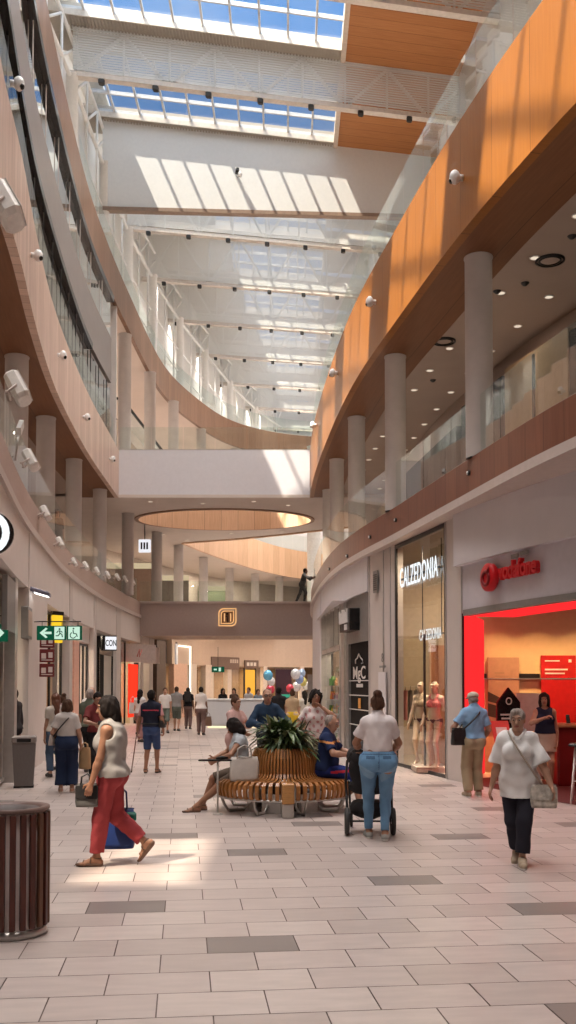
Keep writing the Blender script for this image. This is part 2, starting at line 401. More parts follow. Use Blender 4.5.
def tile_mat(name, col, rough):
    m, nt, out = nodes(name); b = nt.nodes.new('ShaderNodeBsdfPrincipled')
    uv = nt.nodes.new('ShaderNodeUVMap'); mp = nt.nodes.new('ShaderNodeMapping'); mp.inputs['Scale'].default_value = (2, 7, 1); lk(nt, uv.outputs[0], mp.inputs[0])
    n = nt.nodes.new('ShaderNodeTexNoise'); n.inputs['Scale'].default_value = 1.6; n.inputs['Detail'].default_value = 6; lk(nt, mp.outputs[0], n.inputs['Vector'])
    r = nt.nodes.new('ShaderNodeMapRange'); r.inputs[1].default_value = .3; r.inputs[2].default_value = .7; r.inputs[3].default_value = .92; r.inputs[4].default_value = 1.07; lk(nt, n.outputs['Fac'], r.inputs[0])
    s = nt.nodes.new('ShaderNodeVectorMath'); s.operation = 'SCALE'; s.inputs[0].default_value = col; lk(nt, r.outputs[0], s.inputs['Scale']); lk(nt, s.outputs[0], b.inputs['Base Color'])
    r2 = nt.nodes.new('ShaderNodeMapRange'); r2.inputs[3].default_value = rough - .06; r2.inputs[4].default_value = rough + .06; lk(nt, n.outputs['Fac'], r2.inputs[0]); lk(nt, r2.outputs[0], b.inputs['Roughness'])
    b.inputs['Specular IOR Level'].default_value = .45
    lk(nt, b.outputs[0], out.inputs[0]); return m
grout = pm('floor_grout', (.16, .125, .11), .8)
struct(fb.build('floor', [grout, tile_mat('tile_a', (.475, .40, .37), .32), tile_mat('tile_b', (.43, .36, .33), .34), tile_mat('tile_c', (.515, .44, .405), .32), tile_mat('tile_dark', (.215, .18, .165), .36)]))

# ------------------------------------------------------------------ right side: fascias, soffits, floors, walls
def S(name, mats, fn):
    mb = MB(); fn(mb); return struct(mb.build(name, mats))
S('trim_fascia_right_upper', [wood_or], lambda b: band(b, L2R, 0, -.16, Z2B, Z2))
S('trim_soffit_right_upper', [wood_sof, ceil_m], lambda b: (strip(b, L2R, -.1, -1.2, Z2B + .004, 0), ribbon(b, L2R, Z2B, Z2B + .14, 1, -1.2)))
S('floor_right_upper', [wall_g], lambda b: strip(b, L2R, -.1, -6, Z2 - .02))
S('wall_right_upper', [wall_w], lambda b: ribbon(b, L2R, Z2 - .02, 25.3, 0, -5.2))
L1R_b = Curve([(9.4, 9.5), (7.4, 14), (5.65, 19.8), (4.85, 23.3), (4.2, 28), (3.9, 34), (3.8, 40), (4.2, 47), (5.4, 54)])
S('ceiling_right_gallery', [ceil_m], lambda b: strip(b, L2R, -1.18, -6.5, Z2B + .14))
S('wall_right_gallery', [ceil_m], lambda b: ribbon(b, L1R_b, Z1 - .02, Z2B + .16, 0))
S('floor_right_gallery', [wall_g], lambda b: strip(b, L1R, -.1, -6, Z1 - .02))
S('trim_fascia_right_lower', [wood_l1], lambda b: band(b, L1R, 0, -.16, Z1B, Z1))
S('trim_moulding_right', [trim_m], lambda b: (band(b, L1R, .05, -.16, Z1B - .15, Z1B), strip(b, L1R, -.16, -1.6, Z1B - .14)))
# far right return of the gallery
S('wall_right_far', [wall_p], lambda b: b.box(4.2, 4.4, 47, 75, 0, 24))

# ------------------------------------------------------------------ left side
S('trim_fascia_left_middle', [wood_left], lambda b: band(b, L2L, 0, .16, Z2B, Z2))
S('trim_soffit_left_middle', [wood_sof, ceil_m], lambda b: (strip(b, L2L, .1, 1.5, Z2B + .004, 0), ribbon(b, L2L, Z2B, Z2B + .14, 1, 1.5)))
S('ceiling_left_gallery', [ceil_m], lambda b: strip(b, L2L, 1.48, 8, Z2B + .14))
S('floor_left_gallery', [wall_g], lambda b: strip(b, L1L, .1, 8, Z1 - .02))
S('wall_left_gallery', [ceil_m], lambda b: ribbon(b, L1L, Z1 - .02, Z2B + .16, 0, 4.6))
S('trim_fascia_left_lower', [pm('left_fascia_panel', (.42, .30, .25), .5, var=.06)], lambda b: band(b, L1L, 0, .16, Z1B, Z1))
S('trim_moulding_left', [trim_m], lambda b: (band(b, L1L, -.05, .16, Z1B - .15, Z1B), strip(b, L1L, .16, .6, Z1B - .14)))
L3box = L3L.cut(0, L3L.s_of_y(36.6)).off(.06)
S('wall_left_middle', [bronze, black_m], lambda b: (band(b, L3box, 0, .12, 13.2, 14.9, 0), band(b, L3box.cut(0, L3box.s_of_y(32.3)), -.09, .1, 13.0, 13.2, 1), ribbon(b, L3box, Z2, 13.0, 0, 1.6)))
def lower_glazing(b):
    ribbon(b, L3box, Z2, 13.0, 0, .05)
    for k in range(int(L3box.L / 1.6) + 1):
        p = L3box.at_s(min(k * 1.6, L3box.L)); b.box(p[0] - .015, p[0] + .015, p[1] - .015, p[1] + .015, Z2, 13.0, 1)
S('window_1', [gl_dark, dark_m], lower_glazing)
def upper_glazing(b):
    ribbon(b, L3box, 14.9, 16.4, 0, .05)
    for k in range(int(L3box.L / 2.3) + 1):
        p = L3box.at_s(min(k * 2.3, L3box.L)); b.box(p[0] - .012, p[0] + .012, p[1] - .012, p[1] + .012, 14.9, 16.4, 2)
    ribbon(b, L3box, 14.9, 16.4, 2, 1.2)  # white backing stands in for the bright reflection in these panes
S('window_2', [gl_up, dark_m, wall_w], upper_glazing)
S('wall_left_middle_end', [wall_w], lambda b: b.obox((-10.4, 37.2, 13.8), (3.75, .35, 0), (0, .06, 0), (0, 0, 2.7)))
S('trim_fascia_left_top', [wood_l3], lambda b: band(b, L3L, 0, .16, Z3B, Z3))
S('trim_soffit_edge_left_top', [black_m], lambda b: band(b, L3L.cut(0, L3L.s_of_y(36.6)), -.03, .12, Z3B - .22, Z3B + .02))
# the level-3 plate: soffit and floor out to the clerestory
def plate3(b):
    pts = [tuple(q) for q in (L3L.p + L3L.n * .1)]
    poly_fill(b, pts + [(9, 80), (-15, 80), (-15, 12)], [], Z3B + .01, 0); poly_fill(b, pts + [(9, 80), (-15, 80), (-15, 12)], [], Z3 - .02, 1)
S('ceiling_left_top', [pm('peach_soffit', (.62, .52, .45), .7, var=.03, scale=1), wall_g], plate3)

# ------------------------------------------------------------------ bridges and the middle plate with its oval opening
hole = [(-2.85 + 3.93 * math.cos(t), 43.9 + 2.72 * math.sin(t)) for t in np.linspace(0, 2 * PI, 56, endpoint=False)]
midfar = Curve([(-5.45, 51.2), (-3.8, 50.4), (-1.4, 49.1), (1.45, 47.1), (4.1, 45.2)])
def mid_outer():
    c2 = [tuple(p) for p in C2.p][::-1]
    return [(-15, 38.5), (4.1, 38.5)] + [tuple(p) for p in midfar.p][::-1] + [tuple(p) for p in C2.p[1:]] + [(9, 80), (-15, 80)]
S('ceiling_middle', [ceil_pale, wall_g], lambda b: (poly_fill(b, mid_outer(), [hole], Z2B + .06, 0), poly_fill(b, mid_outer(), [hole], Z2 - .02, 1)))
def hole_rim(b):
    n = len(hole); per = 0
    for i in range(n):
        p, q = hole[i], hole[(i + 1) % n]; d = math.hypot(q[0] - p[0], q[1] - p[1])
        b.face([(*p, Z2B), (*q, Z2B), (*q, Z2), (*p, Z2)], 0, [(per, 0), (per + d, 0), (per + d, 1.9), (per, 1.9)]); per += d
S('trim_oval_opening', [wood_peach], hole_rim)
def hole_lip(b):
    n = len(hole)
    for i in range(n):
        (x0, y0), (x1, y1) = hole[i], hole[(i + 1) % n]; c = (-2.85, 43.9)
        f = lambda x, y, k: (c[0] + (x - c[0]) * k, c[1] + (y - c[1]) * k)
        a, d, e, g = f(x0, y0, .985), f(x1, y1, .985), f(x1, y1, 1.03), f(x0, y0, 1.03)
        b.face([(*a, Z2B), (*d, Z2B), (*e, Z2B), (*g, Z2B)], 0); b.face([(*g, Z2B), (*e, Z2B), (*e, Z2B + .07), (*g, Z2B + .07)], 0)
S('trim_oval_lip', [pm('lip_brown', (.33, .2, .13), .5)], hole_lip)
S('wall_bridge_upper', [pm('bridge_white', (.72, .71, .74), .5, var=.02)], lambda b: b.box(-6.75, .92, 38.5, 38.75, Z2B + .12, Z2))
S('wall_bridge_upper_lip', [ceil_pale], lambda b: b.box(-6.7, 4.1, 38.45, 38.9, Z2B, Z2B + .12))
S('trim_fascia_middle_far', [wood_peach], lambda b: band(b, midfar, 0, -.16, Z2B, Z2))
S('trim_fascia_second_atrium', [wood_peach], lambda b: band(b, C2, 0, .16, Z2B, Z2))
S('wall_bridge_lower', [pm('bridge_taupe', (.40, .33, .30), .45, var=.03), trim_m], lambda b: (b.box(-7.0, 1.3, 46, 46.25, 4.12, Z1 - .06, 0), b.box(-7.05, 1.3, 45.95, 46.3, Z1 - .06, Z1 + .02, 1)))
S('ceiling_bridge_lower', [pm('bridge_soffit', (.44, .33, .26), .6)], lambda b: b.box(-9, 4.1, 46.25, 50.0, 4.12, 4.3))
def l1far(b):
    pts = [(-15, 46.2), (4.1, 46.2), (4.1, 50), (.5, 52)] + [(p[0] + 1.0, p[1] - .6) for p in C2.p[2:]] + [(9, 80), (-15, 80)]
    poly_fill(b, pts, [], Z1 - .02, 0); poly_fill(b, pts, [], Z1B - .1, 1)
S('floor_far_gallery', [wall_g, ceil_pale], l1far)
S('wall_left_outer', [wall_w], lambda b: b.face([(-15, -14, 0), (-15, 84, 0), (-15, 84, 25), (-15, -14, 25)]))
S('wall_right_outer', [wall_w], lambda b: b.face([(11, -14, 0), (11, 84, 0), (11, 84, 25), (11, -14, 25)]))
S('wall_back', [wall_w], lambda b: b.face([(-15, -12, 0), (11, -12, 0), (11, -12, 25), (-15, -12, 25)]))
S('wall_far', [wall_p], lambda b: b.face([(-15, 82, 0), (11, 82, 0), (11, 82, 25), (-15, 82, 25)]))
S('wall_far_gallery', [pm('far_gallery_wall', (.46, .40, .34), .6)], lambda b: ribbon(b, C2, Z1, Z2B + .1, 0, 5.0))
S('wall_far_middle', [wall_p], lambda b: (ribbon(b, Curve([(-11, 39), (-10.5, 52), (-8.5, 60), (-5, 66), (2, 72), (9, 75)]), Z2, Z3B, 0)))

# ------------------------------------------------------------------ columns
def column(x, y, z0, z1, r, label, group, m=col_m):
    b = MB(); b.lathe([(r, 0), (r, z1 - z0 - .03), (r * 1.06, z1 - z0 - .03), (r * 1.06, z1 - z0)], 28)
    o = b.build('column', m); o.location = (x, y, z0); o.data.shade_smooth() if False else None
    tag(o, label, 'column', group, 'structure'); return o
for i, (x, y) in enumerate([(3.3, 16.73), (2.42, 21.86), (1.9, 26.91), (1.6, 31.98), (1.55, 37.0)]):
    column(x, y, Z1, Z2B + .01, .235, f'{ORD[i]} round column behind the glass rail on the right upper gallery', 'columns on the right gallery')
for i, (x, y) in enumerate([(-6.12, 21.86), (-6.71, 26.91), (-7.04, 31.98), (-7.14, 36.94), (-6.97, 42.4)]):
    column(x, y, Z1, Z2B + (.01 if i < 4 else .06), .26, f'{ORD[i]} round column on the left gallery under the brown soffit', 'columns on the left gallery')
for i, (x, y) in enumerate([(-6.4, 47.6), (-5.85, 52.1), (-4.94, 57.0), (-3.74, 62.4), (-2.2, 65.4), (-.6, 67.4)]):
    column(x, y, Z1, Z2B + .04, .26, f'{ORD[i]} round column behind the lower bridge under the pale far balcony', 'columns beyond the lower bridge')
for i, (x, y) in enumerate([(-6.85, 40.65), (-6.5, 45.67), (-5.95, 50.4), (-5.0, 55.9), (-3.3, 60.6)]):
    column(x, y, Z2, Z3B + .01, .27, f'{ORD[i]} round column standing behind the white upper bridge under the wooden ring', 'columns above the white bridge')
far_col = pm('far_column_white', (.72, .74, .72), .5)
for i, (x, y, za, zb) in enumerate([(1.6, 60, Z1 - .1, Z3B), (-1.0, 72, Z2, Z3B)]):
    column(x, y, za, zb, .42, ['thick pale column seen past the lower bridge beside the right curved wall', 'thick pale column far behind the glass balustrade of the second atrium'][i], 'far pale columns', far_col)

# ------------------------------------------------------------------ glass balustrades
def balustrade(cv, off, z0, h, label, a=0, b=None, pw=1.35, rail=None, posts=False, panel=gl_bal):
    b = cv.L if b is None else b; c = cv.cut(a, b).off(off); p0 = c.at_s(0)
    t = thing('glass_balustrade', label, 'balustrade', (p0[0], p0[1], z0))
    n = max(1, int(round(c.L / pw)))
    for i in range(n):
        s0, s1 = c.L * i / n + .012, c.L * (i + 1) / n - .012
        cc = c.cut(s0, s1); mb = MB(); ribbon(mb, cc, z0, z0 + h, 0)
        mb.build('glass_panel', panel, t, world=True)
    mb = MB(); band(mb, c, -.03, .03, z0 - .001, z0 + .05); mb.build('base_channel', alu, t, world=True)
    if rail:
        mb = MB(); mb.tube([(*c.at_s(q), z0 + h + .02) for q in np.linspace(0, c.L, max(3, int(c.L)))], .03, 8); mb.build('handrail', rail, t, world=True)
    return t
balustrade(L2R, -.1, Z2, 1.15, 'frameless glass balustrade on top of the orange wooden fascia on the right')
balustrade(L1R, -.1, Z1, 1.05, 'glass balustrade above the brown fascia over the right-hand shops', 0, L1R.s_of_y(45.5))
balustrade(L1L, .1, Z1, 1.05, 'glass balustrade behind the floodlights on the left gallery', 0, L1L.s_of_y(45.6))
balustrade(L2L, .08, Z2, 1.0, 'glass balustrade above the pinkish striped fascia on the left')
balustrade(Curve([(-6.7, 38.6), (-3, 38.6), (.9, 38.6)]), 0, Z2, .95, 'glass balustrade on the white upper bridge')
balustrade(Curve([(-7, 46.1), (-3, 46.1), (1.1, 46.1)]), 0, Z1, 1.0, 'glass balustrade on the taupe lower bridge')
balustrade(C2, .1, Z2, 1.1, 'far glass balustrade above the pale fascia of the second atrium')
balustrade(L3L, .1, Z3, 1.0, 'glass balustrade on the tan wooden ring at the top left', L3L.s_of_y(30))

# ------------------------------------------------------------------ roof: skylight, decks, beams
bw, bm_ = Vector((1, .204, 0)), Vector((0, 1, 0)); RO = Vector((0, 33.2, 0)); BS = 5.45
def RP(w, m, z): p = RO + bw * w + bm_ * m; return (p.x, p.y, z)
def rbox(b, w0, w1, m0, m1, z0, z1, mi=0):
    c = RP((w0 + w1) / 2, (m0 + m1) / 2, (z0 + z1) / 2)
    b.obox(c, bw * ((w1 - w0) / 2), bm_ * ((m1 - m0) / 2), (0, 0, (z1 - z0) / 2), mi)
rib_m = pm('ribbed_deck', (.44, .39, .33), .6, var=.05)
scr = screen('louvre_sheet', (.66, .67, .66), .16, .085, .35)
scr2 = screen('perforated_sheet', (.78, .79, .77), .14, .05, .45)
steel_w = pm('white_steel', (.80, .79, .76), .4, var=.03)
KB = list(range(-8, 10))
# w where glass starts; unseen covers left of it added to limit the sun
xl = {-8: 9, -7: 9, -6: -2.4, -5: -3.4, -4: -4.7, -3: -5.5, -2: -6.0, 2: -3.6, 3: -3, 4: -2.6, 5: -2, 6: -1.5, 7: -1, 8: 0}
DZ = lambda k: 1.0 if k >= 2 else 0.0
def roof_deck(b):
    for k in KB:
        m0 = k * BS; dz = DZ(k); db = DZ(k)
        if k < 9:
            e = xl.get(k, -7.4)
            if e > -7.4: rbox(b, -7.4, min(e, 1.9), m0 + .9, m0 + BS - .7, 23.72 + db, 23.98 + db)
        rbox(b, -8.2, 8.5, m0 - (.45 if k == 1 else .7), m0 + (1.3 if k == 0 else .9), 23.62 + dz, 24.0 + dz)
        rbox(b, 1.9, 8.5, m0 + .9, m0 + BS - .7, 24.2 + db, 24.4 + db)
struct(MB() and (lambda b: (roof_deck(b), b.build('ceiling_roof_deck', rib_m))[1])(MB()))
# side roofs; left one has an unseen opening added to cast the floor's sun patch
PX0, PX1, PYa, PYb = -12.72, -11.7, .1, 2.75
S('ceiling_roof_left', [white_roof], lambda b: (b.box(-15.2, PX0, -14, 84, 24.3, 24.5), b.box(PX0, PX1, -14, PYa, 24.3, 24.5), b.box(PX0, PX1, PYb, 84, 24.3, 24.5), b.box(PX1, -7.0, -14, 84, 24.42, 24.6)))
S('window_29', [glass('added_rooflight_glass', (.42, .41, .40), .05, .3), grey_m], lambda b: (b.face([(PX0, PYa, 24.35), (PX1, PYa, 24.35), (PX1, PYb, 24.35), (PX0, PYb, 24.35)], 0), b.box(PX0 + .60, PX0 + .66, PYa, PYb, 24.3, 24.4, 1), b.box(PX0, PX1, PYa + 1.0, PYa + 1.06, 24.3, 24.4, 1)))  # tint and bars of the added pane soften and split the sun patch
S('ceiling_roof_right', [white_roof], lambda b: b.box(7.8, 11.2, -14, 84, 24.42, 24.6))
S('ceiling_roof_ends', [white_roof], lambda b: (b.box(-15, 11, -14, -8, 24.45, 24.6), b.box(-15, 11, 81, 86, 24.45, 24.6)))
def soffit_wood(b):
    for k in KB[2:9]:
        m0 = k * BS; pts = [RP(1.95, m0 + .05, 23.6), RP(8.4, m0 + .05, 23.6), RP(8.4, m0 + BS - .1, 23.6), RP(1.95, m0 + BS - .1, 23.6)]
        b.face(pts, 0, [(0, 0), (6.4, 0), (6.4, BS), (0, BS)]); rbox(b, 1.83, 2.0, m0 + .05, m0 + BS - .1, 23.5, 23.9, 1)
S('ceiling_roof_wood', [wood_roof, pm('pale_edge', (.66, .55, .45), .5)], soffit_wood)
def ribs(b):
    for k in KB[3:]:
        m0 = k * BS; w = -7.2
        f_ = .45 if k == 1 else .7; rbox(b, -7.3, 1.85, m0 - f_ - .05, m0 - f_, 23.55 + DZ(k), 23.74 + DZ(k), 1)
        if k < 3:
            while w < 1.8: rbox(b, w, w + .05, m0 - f_ + .02, m0, 23.55, 23.615, 0); w += .11
S('trim_ribbed_deck', [rib_m, pm('deck_edge', (.68, .62, .55), .5)], ribs)
def skylight(b, k):
    m0, m1 = k * BS + (1.3 if k == 0 else .9), (k + 1) * BS - (.45 if k == 0 else .7); e = xl.get(k, -7.4); dz = DZ(k)
    b.face([RP(e, m0, 23.8 + dz), RP(1.9, m0, 23.8 + dz), RP(1.9, m1, 23.8 + dz), RP(e, m1, 23.8 + dz)], 0)
    w = 1.9
    while w > e - .01: rbox(b, w - .035, w + .035, m0, m1, 23.74 + dz, 23.88 + dz, 1); w -= .95
    for j in range(4): mm = m0 + (m1 - m0) * j / 3; rbox(b, e, 1.9, mm - .03, mm + .03, 23.72 + dz, 23.86 + dz, 1)
n_ = 3
for k in range(-6, 9):
    b = MB(); skylight(b, k); struct(b.build(f'window_{n_}', [gl_sky if k != 0 else glass('dimmed_skylight', (.52, .55, .58), .03, .3), pm('skylight_bar', (.62, .62, .62), .4)])); n_ += 1  # bay before the drop wall is tinted darker to weaken its sun patch
def clock_label(k): return ORD[k] if k else 'nearest'
lamp_black = pm('spot_housing', (.03, .028, .026), .5)
for k in range(-6, 10):
    if k == 1: continue
    vis = k >= 0
    p0 = RP(-7.2, k * BS, 22)
    nm = {0: 'slatted roof beam in front of the white wall panel, nearest the camera'}.get(k, f'white perforated roof beam, {ORD[max(k - 2, 0)]} one behind the white wall panel' if k > 1 else 'white roof beam over the near hall')
    t = thing('roof_beam', nm, 'roof beam', p0, 0, 'roof beams')
    zb, zt = 22.0, 23.55 + DZ(k)
    mb = MB(); pts = [RP(-7.1, k * BS - .16, zb + .1), RP(8.2, k * BS - .16, zb + .1), RP(8.2, k * BS - .16, zt), RP(-7.1, k * BS - .16, zt)]; mb.face(pts)
    mb.build('louvre_panel', scr if k <= 0 else scr2, t, world=True)
    mb = MB(); mb.beam(RP(-7.3, k * BS, zb), RP(8.2, k * BS, zb), .26, .16); mb.build('bottom_chord', pm('chord_beige', (.62, .56, .50), .5), t, world=True)
    mb = MB(); mb.beam(RP(-7.3, k * BS, zt + .1), RP(8.2, k * BS, zt + .1), .2, .14)
    w = -7.0; j = 0
    while w < 8.0:
        a, c_ = (zb, zt) if j % 2 == 0 else (zt, zb); mb.tube([RP(w, k * BS, a), RP(w + 1.5, k * BS, c_)], .055, 6)
        mb.tube([RP(w, k * BS, zb), RP(w, k * BS, zt)], .04, 6); w += 1.5; j += 1
    mb.build('truss', steel_w, t, world=True)
    if vis:
        for q in range(7):
            mb = MB(); w = -6.2 + q * 1.75; c = RP(w, k * BS - .05, zb - .16); mb.obox(c, bw * .1, bm_ * .09, (0, 0, .09), 0, .03); mb.tube([RP(w, k * BS, zb - .05), c], .02, 6)
            mb.build('spotlight', lamp_black, t, world=True)
# white wall panel that closes the high part of the roof
def drop_wall(b):
    a, c = RP(-7.15, BS - .16, 0), RP(8.3, BS - .16, 0); th = bm_ * .15
    zl, zr = 20.1, 21.25
    q = [(a[0], a[1], zl), (c[0], c[1], zr), (c[0], c[1], 23.62), (a[0], a[1], 23.62)]
    b.face(q, 0); r = [(x + th.x, y + th.y, z) for x, y, z in q]; b.face(r[::-1], 0)
    b.beam(Vector((a[0], a[1], zl)) + th * .5, Vector((c[0], c[1], zr)) + th * .5, .3, .14, 1)
S('wall_roof_drop', [pm('drop_wall_white', (.70, .71, .70), .5, var=.02), pm('brown_cap', (.28, .2, .15), .5)], drop_wall)

# ------------------------------------------------------------------ clerestory on the left: posts, rails, columns
cl = TW.cut(TW.s_of_y(18), TW.L)
S('wall_left_clerestory', [pm('clerestory_white', (.78, .75, .70), .5, var=.02)], lambda b: ribbon(b, cl, Z3 - .05, 25.3, 0, .7))
def cler(b):
    for z, w in ((21.9, .16), (20.2, .07), (19.0, .07)): b.tube([(*(cl.at_s(s) + 0), z) for s in np.linspace(0, cl.L, 60)], w / 2, 6)
    b.tube([(*(cl.at_s(s) + 0), 23.3) for s in np.linspace(0, cl.L, 60)], .07, 6)
    s = 0
    while s < cl.L - 1:
        p, q = cl.at_s(s), cl.at_s(s + 1.8); b.tube([(*p, Z3), (*p, 23.4)], .045, 6); b.tube([(*p, 21.9), (*q, 23.3)], .05, 6)
        o = cl.at_s(s) + np.array([-.6, 0]); b.tube([(*p, 21.9), (*o, 23.4)], .05, 6); s += 1.8
S('trim_clerestory_frame', [steel_w], cler)
for i, k in enumerate((0, 1, 2, 3, 4, 5, 6, 7)):
    m = k * BS; y = RP(-7, m, 0)[1]
    y = [31.75, 37.2, 42.6, 47.6, 53.25, 58.4, 64.6, 70.5][k]; p = (TW.x_of_y(y) + .05, y)
    column(p[0], p[1], Z3, 22.0, .2, f'{ORD[i]} slim white column carrying the roof above the tan wooden ring', 'white clerestory columns', steel_w)
# ------------------------------------------------------------------ shop fronts on the right
sR = lambda u: FR.s_of_u(u)
sL = lambda u: FL.s_of_u(u)
def cutband(name, cv, a, b, d0, d1, z0, z1, m): 
    mb = MB(); band(mb, cv.cut(min(a, b), max(a, b)), d0, d1, z0, z1); return struct(mb.build(name, m))
class Fr:
    """local frame on a facade: x along it (to the viewer's right), y out of the wall into the hall, z up"""
    def __init__(s, cv, s0, side, off=0.0):
        p, t = cv.at_s(s0), cv.tan_s(s0); n = np.array([-t[1], t[0]])
        s.out = n if side == 'R' else -n; s.right = -t if side == 'R' else t; s.p = p + s.out * off
        s.rz = math.atan2(s.right[1], s.right[0])
    def P(s, a, o, z): q = s.p + s.right * a + s.out * o; return (q[0], q[1], z)
    def box(s, mb, a0, a1, o0, o1, z0, z1, mi=0, bev=0):
        mb.obox(s.P((a0 + a1) / 2, (o0 + o1) / 2, (z0 + z1) / 2), (*(s.right * (a1 - a0) / 2), 0), (*(s.out * (o1 - o0) / 2), 0), (0, 0, (z1 - z0) / 2), mi, bev)
cutband('wall_right_phone_shop', FR, 0, sR(463), -.2, 0, 3.15, 4.0, pm('facade_violet_grey', (.56, .53, .57), .45, var=.03))
c1 = FR.cut(0, sR(461)); mb = MB(); band(mb, c1, -.2, .14, 4.0, 4.97); struct(mb.build('wall_right_phone_shop_upper', wall_p))
cutband('wall_right_pillar', FR, sR(463), sR(446), -.04, .0, 0, 4.97, wall_g)
cutband('wall_right_panel', FR, sR(395), sR(368.5), -.2, .0, 0, 4.97, wall_g)
cutband('wall_right_panel_upper', FR, sR(368.5), sR(322), -.2, .03, 4.1, 4.97, wall_p)
cutband('wall_right_end', FR, sR(321), FR.L, -.3, .02, 0, 4.97, wall_p)
for i, u in enumerate((446.5, 462.5, 391, 384, 370)):
    f = Fr(FR, sR(u), 'R'); mb = MB(); f.box(mb, -.015, .015, .0, .02, 0, 4.95); struct(mb.build(f'trim_{i + 1}', alu))
# tall lingerie shop window
g0, g1 = sR(446), sR(395)
mb = MB(); c = FR.cut(g0, g1); ribbon(mb, c, .06, 4.93, 0, -.015)
win = struct(mb.build('window_30', gl_shop))
mb = MB()
for s_, w_ in ((g0 + .04, .04), (g1 - .04, .06)):
    f = Fr(FR, s_, 'R'); f.box(mb, -w_, w_, -.04, 0, 0, 4.95)
f = Fr(FR, sR(423), 'R'); f.box(mb, -.03, .03, -.05, -.016, 0, 2.85)
band(mb, c, -.05, -.0, 0, .07); band(mb, c, -.05, -.0, 4.86, 4.95); mb.build('window_frame', dark_m, win)
f0 = Fr(FR, sR(421), 'R')
sgn = thing('shop_sign', 'white lit block letters reading CALZEDONIA high in the tall shop window', 'sign', f0.P(0, .05, 4.12), f0.rz)
lit = emis('sign_white', (.92, .97, 1), 1.0)
text('lettering', 'CALZEDONIA', .60, lit, sgn, (-.04, -.0, 0), ext=.003, sx=.62, space=1.06, bold=.004)
mb = MB(); mb.box(-1.25, 1.2, .03, .05, -.02, .02); mb.build('mounting_rail', dark_m, sgn)
f1 = Fr(FR, sR(431), 'R')
sg2 = thing('shop_sign', 'smaller white CALZEDONIA letters over the inner doorway behind the tall glass', 'sign', (3.05, 21.0, 2.88), f1.rz)
text('lettering', 'CALZEDONIA', .34, lit, sg2, (0, 0, 0), ext=.003, sx=.62, space=1.06, bold=.002)
mb = MB(); mb.box(-.7, .7, .03, .06, -.02, .02); mb.tube([(-.6, .045, 0), (-.6, .045, 2.0)], .012, 6); mb.tube([(.6, .045, 0), (.6, .045, 2.0)], .012, 6); mb.build('mounting_rail', dark_m, sg2)
warm_wall = pm('shop_beige', (.50, .40, .29), .6, var=.06)
S('wall_right_lingerie', [warm_wall, pm('shop_floor_cream', (.62, .52, .40), .4)], lambda b: (b.box(2.2, 7.5, 25.2, 25.3, 0, 4.96, 0), b.box(3.35, 7.5, 20.1, 20.2, 0, 4.96, 0), b.box(7.4, 7.5, 20.1, 25.3, 0, 4.96, 0), b.box(2.2, 2.3, 24.0, 25.3, 0, 4.96, 0), b.face([(2.45, 21.9, .02), (3.25, 18.7, .02), (7.5, 20.2, .02), (7.5, 25.2, .02), (2.2, 25.2, .02)], 1)))
S('ceiling_lingerie', [pm('shop_ceiling_dark', (.20, .16, .13), .6)], lambda b: b.face([(2.2, 25.3, 4.9), (2.4, 21.9, 4.9), (3.3, 18.4, 4.9), (7.5, 18.6, 4.9), (7.5, 25.3, 4.9)]))
# inner panels: bronze partition and cream bay
pt = thing('display_partition', 'orange-brown display panel standing behind the mannequins', 'display panel', (3.05, 20.75, 0.02))
mb = MB(); mb.box(-.02, .52, -.03, .03, 0, 2.62, 0, .01); mb.build('panel', pm('panel_orange_wood', (.40, .18, .08), .45, stretch=(8, 8, 1), var=.15), pt)
mb = MB(); mb.box(.5, .56, -.05, .05, 0, 2.66); mb.box(-.06, -.02, -.05, .05, 0, 2.66); mb.build('frame', pm('frame_pale_wood', (.55, .38, .24), .45), pt)
pl = thing('display_plinth', 'low cream plinth under the two mannequins in the tall window', 'plinth', (2.92, 20.35, .02))
mb = MB(); mb.box(-.32, .30, -.45, .42, 0, .1, 0, .02); mb.build('base', pm('plinth_cream', (.60, .48, .36), .4), pl)
mb = MB(); mb.box(-.34, .32, -.47, .44, .1, .125, 0, .01); mb.build('top_board', pm('plinth_top', (.68, .56, .43), .35), pl)
gr_ = thing('clothes_rail', 'clothes rail at the left inside the tall shop window', 'clothes rail', (2.78, 23.2, .02))
mb = MB(); mb.tube([(-.35, 0, 0), (-.35, 0, 1.75), (.45, 0, 1.75), (.45, 0, 0)], .018, 8); mb.build('rail', alu, gr_)
for i, (dx, cc, ln) in enumerate(((-.27, (.45, .05, .06), .95), (-.14, (.14, .09, .08), .8), (0, (.62, .22, .2), .7), (.12, (.18, .14, .12), .9), (.25, (.5, .42, .36), .75), (.36, (.10, .08, .09), 1.0))):
    g = thing('hanging_garment', f"{['bright red long', 'dark brown short', 'pale red short', 'taupe long', 'cream short', 'black long'][i]} garment hanging on the rail in the tall shop window", 'garment', (2.78 + dx, 23.2, 1.77), 0, 'garments on the rail')
    mb = MB(); pr = []
    for k in range(9):
        z = -.1 - ln * k / 8; w_ = .16 + .04 * math.sin(k * 1.3 + i); pr.append((z, w_))
    n = 12; vs = []; fs = []
    for z, w_ in pr:
        for j in range(n): q = 2 * PI * j / n; vs.append((.05 * math.cos(q) * (1 + .2 * math.sin(5 * q)), w_ * math.sin(q), z))
    for a in range(8):
        for j in range(n): fs.append((a * n + j, a * n + (j + 1) % n, (a + 1) * n + (j + 1) % n, (a + 1) * n + j))
    fs.append(tuple(range(n))); mb.mesh(vs, fs, 0, True); mb.build('cloth', pm(f'garment_{i}', cc, .8), g)
    mb = MB(); mb.tube([(0, 0, -.0), (0, 0, -.06), (0, -.17, -.12), (0, .17, -.12), (0, 0, -.06)], .006, 5); mb.build('hanger', dark_m, g)
